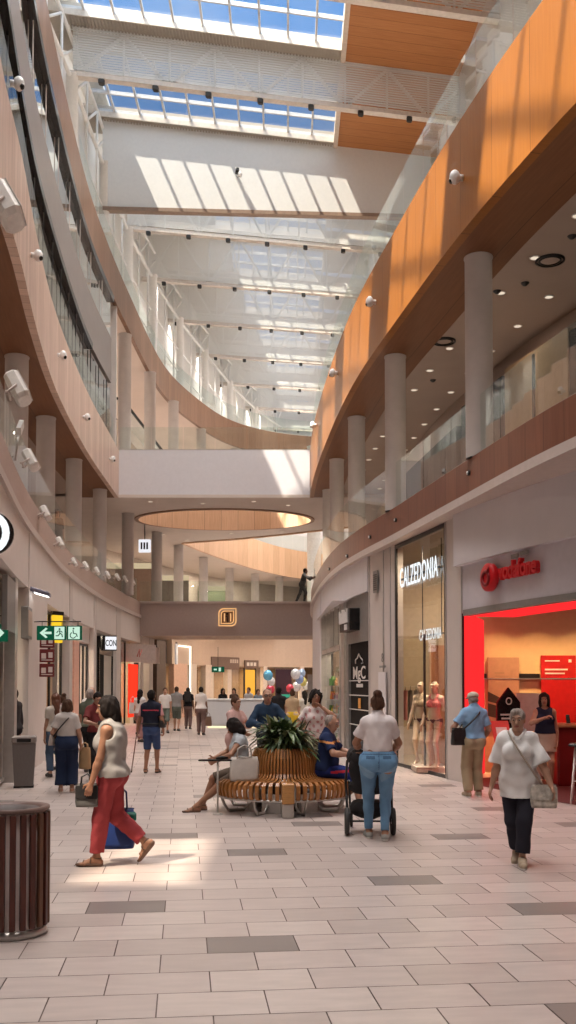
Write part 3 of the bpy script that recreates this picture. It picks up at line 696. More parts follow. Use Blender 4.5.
area('shop_lamp', (3.2, 21.3, 4.8), .5, 60, (1, .80, .56)); area('shop_lamp', (4.4, 23.4, 4.7), .7, 80, (1, .78, .54)); area('shop_lamp', (3.3, 20.0, 4.7), .25, 40, (1, .84, .62), spread=70)
# ------------------------------------------------------------------ phone shop with the red lettering
red_e = emis('red_light', (1.0, .028, .03), .95)
red_p = pm('red_lacquer', (.50, .012, .016), .3, var=.05)
red_sat = pm('red_sign', (.55, .008, .014), .3, var=.04)
S('wall_right_phone_interior', [pm('phone_wall_cream', (.70, .50, .28), .6, var=.03), pm('phone_side', (.6, .5, .45), .6)], lambda b: (b.box(3.9, 10, 20.0, 20.08, 0, 3.75, 0), b.box(9.6, 9.7, 9, 20, 0, 3.75, 1), b.face([(6.1, 9.6, 0), (9.7, 9.6, 0), (9.7, 9.6, 3.75), (6.1, 9.6, 3.75)], 1)))
S('ceiling_phone_shop', [pm('phone_ceiling', (.33, .24, .19), .7)], lambda b: b.face([(3.3, 18.0, 3.72), (4.3, 14.6, 3.72), (5.9, 10, 3.72), (10, 9.5, 3.72), (10, 20.1, 3.72), (3.9, 20.1, 3.72)]))
S('floor_phone_shop', [pm('dark_red_mat', (.10, .018, .018), .6, bump=.1)], lambda b: b.face([(3.27, 18.05, .006), (4.02, 15.4, .006), (4.32, 14.7, .006), (5.8, 10.3, .006), (9.6, 9.6, .006), (9.6, 20, .006), (3.95, 20, .006)]))
po = thing('lit_portal', 'glowing red portal frame lining the mouth of the phone shop', 'shop portal', (3.3, 18.0, 0))
mb = MB(); q = [(3.24, 17.98), (3.93, 19.98)]; d = .06
mb.prism([(3.24, 17.98), (3.30, 17.93), (4.0, 19.95), (3.93, 19.98)], 0, 3.12); mb.build('side_panel', red_e, po, world=True)
c = FR.cut(.2, sR(463) - .08); mb = MB(); band(mb, c, -1.0, -.12, 3.06, 3.14); mb.build('top_panel', red_e, po, world=True)
mb = MB(); band(mb, c, -.1, .03, 3.07, 3.18); mb.build('shutter_box', grey_m, po, world=True)
fj = Fr(FR, sR(463), 'R'); mb = MB(); fj.box(mb, -.02, .02, -.05, .015, 0, 3.12); mb.build('door_jamb', dark_m, po, world=True)
fv = Fr(FR, sR(519), 'R', .0)
sv = thing('shop_sign', 'glossy red raised vodafone letters with a round emblem above the phone shop', 'sign', fv.P(0, .04, 3.66), fv.rz)
text('lettering', 'vodafone', .40, red_sat, sv, (.16, -.05, .03), ext=.04, sx=.8, bold=.01)
mb = MB(); mb.lathe([(.0, -.08), (.265, -.08), (.285, -.05), (.285, .06), (.25, .09), (0, .09)], 36, M=Matrix.Rotation(PI / 2, 4, 'X')); 
em = mb.build('emblem', red_sat, sv); em.location = (-.74, -.08, -.02); em.scale = (.85, .75, .85)
mb = MB()
prof = [(0.135 * math.cos(t) , -.1, .135 * math.sin(t) - .02) for t in np.linspace(0, 2 * PI, 24, endpoint=False)]
mb.tube(prof, .035, 6, closed=True); mb.tube([(.09, -.1, .09), (.13, -.1, .2)], [.05, .015], 6)
dm = mb.build('emblem_mark', pm('emblem_dark_red', (.20, .004, .008), .4), em)
mb = MB(); mb.box(-.12, .1, -.03, .0, .22, .29, 0, .01); mb.box(.16, .4, -.03, .0, .24, .31, 0, .01); mb.build('bracket', grey_m, sv)
def poster(name, label, x0, x1, y, z0, z1, m, extra):
    t = thing(name, label, 'poster', ((x0 + x1) / 2, y, z0)); w = (x1 - x0) / 2; h = z1 - z0
    mb = MB(); mb.box(-w, w, -.02, .02, 0, h, 0, .005); mb.build('board', m, t); extra(t, w, h); return t
def ex1(t, w, h):
    dk = pm('poster_dark', (.05, .035, .03), .5); sk = pm('poster_tan', (.58, .33, .20), .5); ye = pm('poster_cream', (.75, .58, .36), .5)
    mb = MB(); mb.face([(-w, -.023, .38), (-.02, -.023, .30), (.06, -.023, .16), (-.06, -.023, .06), (-w, -.023, .12)]); mb.face([(-w, -.024, .62), (-.05, -.024, .48), (-.02, -.024, .34), (-w, -.024, .42)]); mb.build('sleeve_picture', dk, t)
    mb = MB(); mb.face([(-.02, -.025, .52), (.22, -.025, .50), (.24, -.025, .28), (.02, -.025, .26)]); mb.build('watch_picture', ye, t)
    mb = MB(); mb.face([(.04, -.028, .48), (.19, -.028, .47), (.20, -.028, .33), (.06, -.028, .31)]); mb.build('watch_face', dk, t)
    mb = MB(); mb.box(-.18, .02, -.024, -.021, .98, 1.01); mb.box(-.18, .12, -.024, -.021, .92, .935); mb.box(-.18, .08, -.024, -.021, .86, .875); mb.build('text_lines', pm('poster_text', (.35, .22, .14), .5), t)
poster('wall_poster', 'tan poster of a wrist with a watch on the back wall of the phone shop', 4.06, 4.70, 19.93, 1.05, 2.36, pm('poster_peach', (.44, .26, .17), .5), ex1)
def ex2(t, w, h):
    wt = pm('poster_white', (.8, .7, .68), .5)
    mb = MB(); mb.box(-.28, .02, -.026, -.021, h - .12, h - .10); mb.box(.2, .26, -.026, -.021, h - .14, h - .08); mb.box(-.28, .18, -.026, -.021, h - .30, h - .27); mb.box(-.28, .12, -.026, -.021, h - .38, h - .35); mb.build('text_lines', wt, t)
poster('wall_poster', 'tall bright red poster on the back wall of the phone shop', 5.15, 5.86, 19.93, .55, 2.40, pm('poster_red', (.52, .012, .012), .4), ex2)
t = thing('wall_shelf', 'thin dark shelf strip along the back wall of the phone shop', 'shelf', (5.9, 19.96, 1.98))
mb = MB(); mb.box(-1.95, -1.86, -.05, .03, -.04, .05); mb.box(-1.18, -.78, -.05, .03, -.04, .05); mb.box(-.02, 1.6, -.05, .03, -.04, .05); mb.build('strip', dark_m, t)
mb = MB(); mb.box(-1.95, 1.6, -.06, .03, -.062, -.042); mb.build('ledge', alu, t)
for i, (x, y) in enumerate(((4.35, 18.8), (5.15, 18.8))):
    t = thing('track_spotlight', f"{['left', 'right'][i]} small grey track spotlight on the phone shop ceiling", 'spotlight', (x, y, 3.72))
    mb = MB(); mb.tube([(0, 0, 0), (0, 0, -.16)], .012, 6); mb.build('stem', alu, t)
    mb = MB(); mb.tube([(0, -.06, -.12), (0, .08, -.26)], [.05, .055], 12); mb.build('head', alu, t)
for x in (4.3, 5.1, 5.9, 6.8, 7.8): area('shop_lamp', (x, 19.2, 3.35), .12, 9, (1, .62, .28), (math.radians(15), 0, 0), spread=90)
area('shop_lamp', (6.2, 16.5, 3.6), 1.2, 38, (1, .72, .55)); area('shop_lamp', (5.4, 13.4, 3.6), 1.0, 28, (1, .74, .6))
# leaflet stand with house-shaped head
t = thing('leaflet_stand', 'dark house-shaped totem stand with a sloping red leaflet tray in the phone shop', 'stand', (4.02, 17.9, 0.006), math.radians(8))
mb = MB(); w = .22; mb.mesh([(-w, -.03, .95), (w, -.03, .95), (w, -.03, 1.48), (.0, -.03, 1.75), (-w, -.03, 1.48), (-w, .03, .95), (w, .03, .95), (w, .03, 1.48), (0, .03, 1.75), (-w, .03, 1.48)], [(0, 1, 2, 3, 4), (9, 8, 7, 6, 5), (0, 5, 6, 1), (1, 6, 7, 2), (2, 7, 8, 3), (3, 8, 9, 4), (4, 9, 5, 0)]); mb.build('head_panel', black_m, t)
mb = MB(); mb.box(-.05, .05, -.03, .03, .03, .96); mb.build('post', grey_m, t); mb = MB(); mb.box(-.24, .24, -.18, .18, 0, .03, 0, .01); mb.build('foot', grey_m, t)
mb = MB(); mb.obox((-.2, -.2, .92), (.16, 0, 0), (0, .12, .22), (0, -.012, .006)); mb.build('tray', pm('tray_red', (.62, .03, .025), .4), t)
mb = MB(); mb.obox((-.2, -.215, .93), (.10, 0, 0), (0, .05, .10), (0, -.006, .003)); mb.build('leaflet_print', pm('leaflet_white', (.75, .5, .48), .5), t)
mb = MB(); mb.tube([(.05 * math.cos(a), -.036, 1.5 + .06 * math.sin(a)) for a in np.linspace(0, 2 * PI, 16, endpoint=False)], .012, 5, closed=True); mb.build('emblem', pm('totem_print', (.62, .55, .52), .5), t); mb = MB(); mb.box(-.16, .16, -.034, -.03, 1.24, 1.27); mb.box(-.14, .14, -.034, -.03, 1.17, 1.2); mb.build('text_lines', pm('totem_print', (.62, .55, .52), .5), t)
# picture board behind the woman in navy, counter, devices
t = thing('picture_board', 'pale grey picture board leaning behind the woman in navy', 'board', (4.62, 18.7, .006))
mb = MB(); mb.obox((0, 0, 1.28), (.26, 0, 0), (0, .02, 0), (0, .05, .36)); mb.build('board', pm('board_grey', (.48, .44, .42), .4), t)
mb = MB(); mb.tube([(-.2, .02, .95), (-.22, -.08, 0)], .012, 6); mb.tube([(.2, .02, .95), (.22, -.08, 0)], .012, 6); mb.tube([(0, .06, .98), (0, .26, 0)], .012, 6); mb.build('easel', grey_m, t)
t = thing('shop_counter', 'dark red shop counter with a wooden top in the phone shop', 'counter', (5.55, 17.75, .006))
mb = MB(); mb.box(-.75, 1.5, -.28, .28, 0, 1.04, 0, .03); mb.build('body', pm('counter_red', (.20, .012, .014), .35), t)
mb = MB(); mb.box(-.8, 1.55, -.33, .33, 1.04, 1.10, 0, .02); mb.build('counter_top', pm('counter_wood', (.50, .23, .12), .4, stretch=(1, 12, 1), var=.12), t)
for i, (dx, kind) in enumerate(((-.52, 0), (-.3, 1), (-.1, 0), (.12, 2), (.35, 1))):
    t = thing('display_phone', f"{['leftmost', 'second', 'third', 'fourth', 'rightmost'][i]} of the small devices standing on the dark red counter", 'phone', (5.55 + dx, 17.62, 1.106), 0, 'devices on the counter')
    mb = MB(); mb.obox((0, 0, .085), (.035, 0, 0), (0, .005, 0), (0, .03, .075), 0, .004); mb.build('body', [black_m, alu, pm('device_white', (.75, .7, .66), .3)][kind], t)
    mb = MB(); mb.box(-.04, .04, -.03, .05, 0, .012); mb.build('stand', alu, t)
t = thing('folding_easel', 'white folding stand with a black seat panel at the right edge of the photo', 'stand', (4.52, 14.95, 0.0), math.radians(-20))
wl = pm('easel_white', (.78, .70, .68), .4)
for x in (-.2, .2):
    mb = MB(); mb.tube([(x, -.2, 0), (x * .7, .05, .86)], .016, 8); mb.build('leg', wl, t); mb = MB(); mb.tube([(x, .28, 0), (x * .7, .05, .82)], .016, 8); mb.build('leg', wl, t)
mb = MB(); mb.tube([(-.17, -.1, .34), (.17, -.1, .34)], .012, 6); mb.build('crossbar', wl, t)
mb = MB(); mb.box(-.24, .24, -.1, .2, .86, .91, 0, .02); mb.build('seat', black_m, t)
# ------------------------------------------------------------------ shoe repair shop with the black front, and the farther shop
m0, m1 = sR(368.5), sR(345)
cutband('wall_right_repair_header', FR, m0, m1, -.3, -.04, 2.9, 4.1, pm('header_grey', (.20, .185, .175), .45))
fm = Fr(FR, (m0 + m1) / 2, 'R'); W2 = (m1 - m0) / 2
t = thing('shop_sign', 'black sign box with rows of pale raised letters over the shoe repair shop', 'sign', fm.P(-.25, -.0, 3.15), fm.rz)
mb = MB(); mb.box(-.72, .62, -.22, .08, .05, .62, 0, .02); mb.build('sign_box', black_m, t)
lb = pm('sign_letter', (.72, .69, .67), .4)
mb = MB()
x = -.66
for i, wd in enumerate((.10, .16, .12, .07, .15, .12, .08)): 
    mb.box(x, x + wd, -.25, -.215, .27, .27 + (.34, .28, .36, .30, .34, .28, .36)[i]); x += wd + .035
mb.box(.05, .3, -.25, -.215, .08, .22); mb.build('raised_letters', lb, t)
cutband('wall_right_repair_front', FR, m0 + .02, m1 - .35, -.16, -.10, 0, 2.9, pm('repair_black', (.014, .012, .012), .75, spec=.1))
t = thing('shop_sign', 'white MgC lettering with a car outline on the black shop front', 'sign', fm.P(.12, -.085, 2.1), fm.rz)
text('lettering', 'MgC', .46, lb, t, (0, -.01, 0), ext=.003, sx=1.75, bold=.004)
mb = MB(); mb.tube([(-.42, -.01, .26), (-.42, -.01, .36), (-.18, -.01, .40), (-.02, -.01, .5), (.14, -.01, .42), (.40, -.01, .34), (.46, -.01, .26), (.3, -.01, .25)], .016, 6); mb.build('car_outline', lb, t)
mb = MB(); [mb.box(-.3 + i * .13, -.22 + i * .13, -.016, -.004, -.36, -.27) for i in range(6)]; mb.build('small_letters', lb, t)
t = thing('shelf_rails', 'thin pale horizontal lines across the black shop front with an orange notice', 'panel lines', fm.P(0, -.085, .4), fm.rz)
mb = MB(); [mb.box(-W2 + .1, W2 - .25, -.012, 0, z, z + .025) for z in (.35, .75, 1.12, 1.5)]; mb.build('line', lb, t)
mb = MB(); mb.box(.05, .32, -.02, -.008, .8, 1.06); mb.build('notice', pm('notice_orange', (.75, .33, .06), .5), t)
mb = MB(); fm.box(mb, -W2 + .03, -W2 + .33, -.16, -.05, 0, 2.9); struct(mb.build('door_1', grey_m))
mb = MB(); fp = Fr(FR, sR(342.5), 'R'); fp.box(mb, -.25, .22, -.2, .0, 0, 4.1); struct(mb.build('wall_right_mullion', alu))
h0, h1 = sR(340), sR(322); c = FR.cut(h0, h1)
mb = MB(); ribbon(mb, c, .05, 2.8, 0, -.08); ribbon(mb, c, 2.95, 4.05, 1, -.08); w31 = struct(mb.build('window_31', [gl_shop, gl_dark]))
mb = MB(); band(mb, c, -.12, 0, 2.8, 2.95); band(mb, c, -.12, 0, 0, .06); band(mb, c, -.12, 0, 4.04, 4.12)
for k in range(6):
    f = Fr(FR, h0 + (h1 - h0) * k / 5, 'R'); f.box(mb, -.03, .03, -.12, .02, 0 if k in (0, 3, 5) else 2.9, 4.1)
mb.build('window_frame', alu, w31)
S('wall_right_gift', [pm('gift_wall', (.50, .42, .34), .6), wall_p], lambda b: (b.box(1.6, 6, 34.5, 34.6, 0, 4.1, 0), b.box(1.9, 6, 26.3, 26.4, 0, 4.1, 0), b.box(5.9, 6, 26.3, 34.6, 0, 4.1, 0), b.face([(1.2, 26.4, 4.08), (6, 26.4, 4.08), (6, 34.6, 4.08), (1.0, 34.6, 4.08)], 1)))
area('shop_lamp', (2.6, 30, 3.9), .8, 140, (1, .85, .65)); area('shop_lamp', (2.4, 28, 3.9), .4, 60, (1, .85, .65))
def shelf_unit(label, loc, rz, w, levels, seed, cols, grp, h=.42):
    t = thing('shelf_unit', label, 'shelf', loc, rz); R_ = random.Random(seed)
    mb = MB(); mb.box(-w / 2, w / 2, .0, .02, 0, levels * h + .1); mb.build('back_panel', pm('shelf_back', (.42, .36, .30), .5), t)
    for k in range(levels):
        mb = MB(); mb.box(-w / 2, w / 2, -.32, 0, .08 + k * h, .1 + k * h); mb.build('shelf_board', alu, t)
    n = 0
    M3 = Matrix.Rotation(rz, 3, 'Z')
    for k in range(levels):
        x = -w / 2 + .1
        while x < w / 2 - .12:
            ci = R_.randrange(len(cols)); hh = R_.uniform(.14, h - .1); ww = R_.uniform(.07, .13)
            q = M3 @ Vector((x + ww / 2, -.16, .1 + k * h)); p = Vector(loc) + q
            mb = MB(); 
            if R_.random() < .5: mb.lathe([(0, 0), (ww * .5, 0), (ww * .5, hh * .65), (ww * .22, hh * .78), (ww * .22, hh), (0, hh)], 10)
            else: mb.box(-ww / 2, ww / 2, -.06, .06, 0, hh, 0, .008)
            o = mb.build('boxed_product', cols[ci], None); o.location = p; o.rotation_euler = (0, 0, rz)
            tag(o, f'small product on the {grp}', 'product', f'products on the {grp}'); x += ww + R_.uniform(.02, .07); n += 1
    return t
pc = [pm('product_red', (.55, .06, .05), .45), pm('product_orange', (.75, .30, .06), .45), pm('product_cream', (.72, .62, .48), .45), pm('product_green', (.12, .28, .08), .45), pm('product_dark', (.06, .05, .05), .45), pm('product_pink', (.66, .28, .30), .45), pm('product_yellow', (.75, .55, .08), .45)]
shelf_unit('shelf of small gifts behind the farther right shop window', (1.85, 29.2, 0.0), math.radians(-72), 2.6, 5, 5, pc, 'gift shelf behind the right window')
# details on the right pillar panel
t = thing('wall_vent', 'small dark louvred plate high on the right wall panel', 'vent', Fr(FR, sR(378), 'R').P(0, .04, 4.25), Fr(FR, sR(378), 'R').rz)
mb = MB(); mb.box(-.16, .16, -.03, .0, -.26, .26, 0, .01); mb.build('frame', grey_m, t); mb = MB(); [mb.box(-.13, .13, -.04, -.03, z, z + .02) for z in np.arange(-.2, .2, .05)]; mb.build('slats', dark_m, t)
f = Fr(FR, sR(384.5), 'R')
t = thing('wall_plate', 'small number eight plate and lower cover panel on the right wall', 'plate', f.P(0.0, .04, 2.2), f.rz)
text('numeral', '8', .3, pm('numeral_grey', (.16, .14, .13), .5), t, (0, -.012, .22), ext=.004)
mb = MB(); mb.box(-.2, .2, -.02, 0, 0, .05); mb.build('strip', grey_m, t); mb = MB(); mb.box(-.26, .26, -.03, 0, -2.15, -.1, 0, .01); mb.build('cover_panel', wall_p, t)

# ------------------------------------------------------------------ shop fronts on the left
FLs = [FL.s_of_u(u) if False else sL(u) for u in (20, 41, 66, 91, 115, 139)]
cutband('wall_left_upper', FL, 0, FL.L, -.13, .2, 3.8, 4.97, wall_w)
def lpillar(name, ua, ub, z1=4.97, m=wall_w, d=.15): cutband(name, FL, sL(ua), sL(ub), -d, .35, 0, z1, m)
lpillar('wall_left_pillar', 21, 40.5)
for i, (a, b) in enumerate(((64.3, 67.3), (89.6, 92.2), (112.5, 117), (137.5, 140.5), (146.5, 150))): lpillar(f'trim_{11 + i}', a, b, m=wall_g)
cutband('wall_left_header', FL, sL(66), sL(90), .02, .25, 3.25, 3.8, wall_w)
def lshop(name, ua, ub, colr, depth=4.0, lamp=200, lc=(1, .82, .62), zt=3.8):
    c = FL.cut(sL(ua), sL(ub)); cb = c.off(depth); mb = MB(); ribbon(mb, cb, 0, zt, 0); strip(mb, c, .2, depth + .1, zt, 1)
    for i in (0, -1): mb.face([(*c.p[i] + c.n[i] * .2, 0), (*c.p[i] + c.n[i] * (depth + .1), 0), (*c.p[i] + c.n[i] * (depth + .1), zt), (*c.p[i] + c.n[i] * .2, zt)], 0)
    struct(mb.build('wall_left_shop_' + name, [colr, pm('shop_ceiling_grey', (.4, .36, .33), .6)]))
    q = c.at_s(c.L / 2); n = c.n[len(c.n) // 2]; area('shop_lamp', (q[0] + n[0] * 1.6, q[1] + n[1] * 1.6, zt - .1), .8, lamp, lc)
    return c
def lwindow(n, ua, ub, z0, z1, mull=3, frame=dark_m, g=gl_shop):
    c = FL.cut(sL(ua), sL(ub)); mb = MB(); ribbon(mb, c, z0, z1, 0, .1); w = struct(mb.build(f'window_{n}', g)); mb = MB()
    band(mb, c, .06, .14, z0, z0 + .06); band(mb, c, .06, .14, z1 - .06, z1)
    for k in range(mull + 1):
        p = c.at_s(c.L * k / mull); b_ = c.n[0]; mb.obox((p[0] + b_[0] * .1, p[1] + b_[1] * .1, (z0 + z1) / 2), (.035, 0, 0), (0, .035, 0), (0, 0, (z1 - z0) / 2))
    mb.build('window_frame', frame, w)
lshop('entrance', 0.5, 20.5, pm('shop_tan', (.26, .20, .165), .6), lamp=80)
lshop('yellow', 41, 65, pm('shop_ochre', (.48, .33, .20), .6), lamp=240); lshop('pink', 67, 90, pm('shop_pink', (.60, .42, .34), .6), lamp=240)
lshop('black', 92, 113, pm('shop_black', (.03, .027, .027), .8), lamp=60); lshop('red', 117, 138, pm('shop_olive', (.42, .36, .24), .6), lamp=240); lshop('end', 140.5, 147, pm('shop_white', (.70, .66, .6), .6), lamp=60)
lwindow(32, 1, 19.5, .05, 3.75, 3, alu, gl_dark if False else glass('door_glass', (.75, .72, .70), .08, .5)); mb = MB(); fq = Fr(FL, sL(10.5), 'L'); fq.box(mb, -.22, .22, -.12, .1, 0, 4.2); struct(mb.build('trim_16', alu)); lwindow(33, 41.5, 64, .05, 3.75, 2); lwindow(34, 67.5, 72.5, .05, 3.2, 1); lwindow(35, 82, 89.5, .05, 3.2, 2); lwindow(36, 92.5, 97.5, .05, 3.75, 1); lwindow(37, 117.5, 127, .05, 3.75, 2)
def lf(u, off=0.0): return Fr(FL, sL(u), 'L', off)
def lbox(name, label, cat, ua, ub, o0, o1, z0, z1, m, part='panel', bev=.01):
    f = lf((ua + ub) / 2); w = abs(sL(ub) - sL(ua)) / 2
    t = thing(name, label, cat, f.P(0, 0, z0), f.rz); mb = MB(); mb.box(-w, w, -o1, -o0, 0, z1 - z0, 0, bev); mb.build(part, m, t); t['hw'] = w; return t
# doorway surrounds
t = lbox('door_surround', 'pale pink lit door surround of the second shop on the left', 'door frame', 73, 78, -.1, .04, 0, 3.2, pm('pink_lit', (.72, .40, .30), .5), 'left_jamb')
t = lbox('door_surround', 'black framed portal of the dark shop on the left', 'door frame', 98, 112, .0, .06, 2.95, 3.2, black_m, 'lintel')
f = lf(105)
mb = MB(); w = t['hw']; mb.box(-w, -w + .12, -.06, 0, -2.95, .0); mb.build('jamb', black_m, t); mb = MB(); mb.box(w - .12, w, -.06, 0, -2.95, 0); mb.build('jamb', black_m, t)
t = thing('shop_sign', 'small white lit sign reading CON on a dark box above the black shop', 'sign', PY(109, 643.5, 35.2), .5)
mb = MB(); mb.box(-.30, .24, -.16, .05, -.26, .28, 0, .01); mb.build('sign_box', black_m, t); mb = MB(); mb.box(-.19, .22, -.175, -.158, -.22, .24); mb.build('light_face', emis('lightbox', (.95, .95, 1), .85), t)
text('lettering', 'CON', .30, black_m, t, (.015, -.18, .0), ext=.004, sx=.6, bold=.004)
t = lbox('red_banner', 'tall glowing red banner panel beside the product window on the left', 'banner', 128, 136, .0, .1, .35, 2.75, emis('banner_red', (1.0, .05, .02), .95), 'light_panel')
mb = MB(); mb.box(t['hw'], t['hw'] + .06, -.12, .1, -.35, 2.5); mb.build('frame', dark_m, t)
def boxsign(u0, u1, z0, z1, label, extra):
    t = lbox('box_sign', label, 'sign', u0, u1, .05, .32, z0, z1, pm('box_sign_grey', (.58, .50, .46), .4), 'sign_face'); extra(t, z1 - z0)
    mb = MB(); mb.box(-t['hw'] - .05, -t['hw'], -.34, -.02, -.03, z1 - z0 + .03); mb.build('frame', dark_m, t); t.rotation_euler.z -= .5
boxsign(128.5, 138.5, 2.85, 3.68, 'grey box sign with a thin pale red mark above the red banner', lambda t, h: (lambda m: (m.tube([(-.15, -.33, h * .3), (0, -.33, h * .7), (.02, -.33, h * .3), (.2, -.33, h * .7)], .03, 6), m.build('mark', pm('mark_red', (.55, .2, .17), .5), t)))(MB()))
boxsign(142, 148, 2.85, 3.65, 'small grey box sign with a dark red bar, last one on the left wall', lambda t, h: (lambda m: (m.box(-.12, .12, -.34, -.32, h * .2, h * .8), m.build('mark', pm('mark_dark_red', (.22, .03, .03), .5), t)))(MB()))
# product wall, yellow sign, red icon boards, ochre curtain
p = FL.at_s(sL(121)); shelf_unit('shelf of cosmetics behind the left window beside the red banner', (p[0] - .6, p[1] + .3, 0), lf(121).rz, 2.2, 6, 9, pc, 'cosmetics shelf in the left window', .45)
t = thing('blade_sign', 'narrow yellow vertical sign in the first left shop window', 'sign', lf(54.5).P(0, .06, 2.95), .9); mb = MB(); mb.box(-.16, .16, -.05, .05, 0, .75, 0, .01); mb.build('light_panel', emis('yellow_sign', (1, .62, .03), .9), t); mb = MB(); mb.box(-.18, .18, -.06, .06, .75, .85); mb.build('bracket', dark_m, t)
for i in range(3):
    t = thing('icon_board', f"{['lowest', 'middle', 'topmost'][i]} of three dark red icon boards stacked by the left pillar", 'sign', (PY(47, 650, 21.6)[0], 21.6, 1.98 + i * .32), .25, 'dark red icon boards')
    mb = MB(); mb.box(-.16, .16, -.03, .03, 0, .29, 0, .01); mb.build('board', pm('icon_red', (.16, .022, .022), .5), t)
    mb = MB(); mb.box(-.12, -.02, -.04, -.03, .08, .2); mb.box(.03, .12, -.04, -.03, .1, .22); mb.tube([(-.12, -.035, .05), (.12, -.035, .05)], .01, 5); mb.build('icons', pm('icon_white', (.7, .6, .56), .5), t)
t = lbox('display_curtain', 'warm ochre fabric panel hanging in the first left shop window', 'curtain', 52, 57, -.16, -.12, .1, 3.2, pm('ochre_cloth', (.55, .33, .14), .8, stretch=(14, 14, 1), var=.25, bump=.3, bscale=12), 'cloth')
t = lbox('display_curtain', 'dark brown fabric panel hanging at the back of the first left shop window', 'curtain', 58, 63, -.2, -.16, .1, 3.4, pm('brown_cloth', (.16, .09, .06), .8, stretch=(14, 14, 1), var=.25), 'cloth')
# entrance side: sign panel, round sign, wall lamp, poster case, letter strip, pillar cover
t = lbox('metal_board', 'grey metal header panel over the glass doors at the left edge', 'sign panel', 1, 11, .0, .1, 2.75, 3.7, grey_m, 'panel')
t = thing('round_sign', 'round black and white blade sign at the left edge', 'sign', lf(-25).P(0, .2, 3.9), 0.15); mb = MB(); mb.lathe([(0, -.04), (.3, -.04), (.3, .04), (0, .04)], 28, M=Matrix.Rotation(PI / 2, 4, 'X')); mb.build('disc', black_m, t)
mb = MB(); mb.tube([(.2 * math.cos(a), -.05, .24 * math.sin(a)) for a in np.linspace(0, 2 * PI, 20, endpoint=False)], .05, 6, closed=True); mb.build('ring_mark', lit, t); mb = MB(); mb.tube([(0, 0, .3), (0, 0, .6), (0, .3, .6)], .02, 6); mb.build('arm', dark_m, t)
t = thing('wall_lamp', 'dark wall lamp with a glowing white underside on the left pillar', 'lamp', lf(23).P(0, .06, 3.72), lf(23).rz)
mb = MB(); mb.obox((.05, -.24, .04), (.2, 0, 0), (0, .24, .07), (0, 0, .045), 0, .02); mb.build('housing', pm('lamp_housing', (.16, .15, .2), .4), t); mb = MB(); mb.obox((.05, -.3, -.03), (.15, 0, 0), (0, .14, .04), (0, 0, .008)); mb.build('light_panel', emis('lamp_face', (1, .98, .95), 3.0), t)
mb = MB(); mb.box(-.08, .1, -.06, 0, -.12, .12); mb.build('wall_mount', dark_m, t)
t = lbox('poster_case', 'narrow framed notice case below the wall lamp on the left pillar', 'notice case', 19.5, 24, .02, .16, 2.75, 3.4, grey_m, 'frame'); mb = MB(); mb.box(-t['hw'] + .06, t['hw'] - .06, -.17, -.16, .06, .58); mb.build('notice', pm('notice_tan', (.55, .42, .34), .5), t)
t = lbox('letter_strip', 'dark vertical sign strip with red squares inside the left glass doors', 'sign', 4, 8, -.3, -.25, 1.9, 2.7, pm('strip_dark', (.05, .03, .03), .5), 'panel')
mb = MB(); [mb.box(-.08, .08, .24, .25, z, z + .14) for z in (.08, .32, .56)]; mb.build('red_square', pm('strip_red', (.4, .05, .04), .5), t)
t = lbox('service_cover', 'raised pale rectangular cover on the left pillar behind the grey bin', 'cover panel', 26, 38.5, .06, .10, .3, 2.05, pm('cover_beige', (.70, .62, .56), .5), 'panel')
mb = MB(); w = t['hw']; mb.box(-w - .04, w + .04, -.12, -.06, 1.75, 1.80); mb.box(-w - .04, -w, -.12, -.06, 0, 1.75); mb.box(w, w + .04, -.12, -.06, 0, 1.75); mb.build('frame', wall_g, t)

# ------------------------------------------------------------------ far ground floor facade
FF = Curve([(-6.8, 49.2), (-6.5, 51.3), (-5.7, 55.5), (-4.6, 58.7), (-2, 61.8), (1, 63.5), (4, 64.5)])
far_pan = pm('far_panel', (.62, .47, .36), .6, var=.03)
sF = lambda u: FF.s_of_u(u)
cutband('wall_far_upper', FF, sF(172), FF.L, 0, .3, 2.95, 5.05, far_pan)
cutband('wall_far_brown_pillar', FF, sF(155), sF(164), -.1, .3, 0, 4.1, pm('pillar_brown', (.15, .10, .075), .5))
cutband('wall_far_peach', FF, sF(174), sF(187.5), 0, .3, 0, 3.0, pm('peach_wall', (.72, .46, .33), .6))
for i, (a, b) in enumerate(((191, 196), (205, 213), (227, 231), (263, 267), (300, 304))): cutband(f'trim_{21 + i}', FF, sF(a), sF(b), -.05, .3, 0, 3.0, pm('far_pillar', (.72, .60, .50), .55))
S('wall_far_shops', [pm('far_shop', (.24, .15, .085), .6), pm('far_ceil', (.5, .42, .34), .6)], lambda b: (ribbon(b, FF, 0, 3.0, 0, 3.2), strip(b, FF, .2, 3.3, 2.96, 1)))
mb = MB(); ribbon(mb, FF.cut(sF(197), sF(300)), .05, 2.9, 0, .15); struct(mb.build('window_40', gl_shop))
for u in (200, 222, 240, 258, 283): 
    q = FF.at_s(sF(u)); area('shop_lamp', (q[0] - .5, q[1] + 1.4, 2.85), .6, 70, (1, .78, .52))
ff = lambda u, o=0: Fr(FF, sF(u), 'L', o)
def fthing(name, label, cat, u, o, z): f = ff(u); return thing(name, label, cat, f.P(0, o, z), f.rz)
t = fthing('light_strip', 'glowing white light strip framing the peach wall far back on the left', 'light strip', 189, .05, 0); mb = MB(); mb.box(-.05, .05, -.06, 0, .3, 4.0); mb.build('vertical_strip', emis('strip_white', (1, .9, .72), 2.2), t); mb = MB(); mb.box(-1.9, -.05, -.05, 0, 3.92, 4.0); mb.build('horizontal_strip', MATS['strip_white'], t)
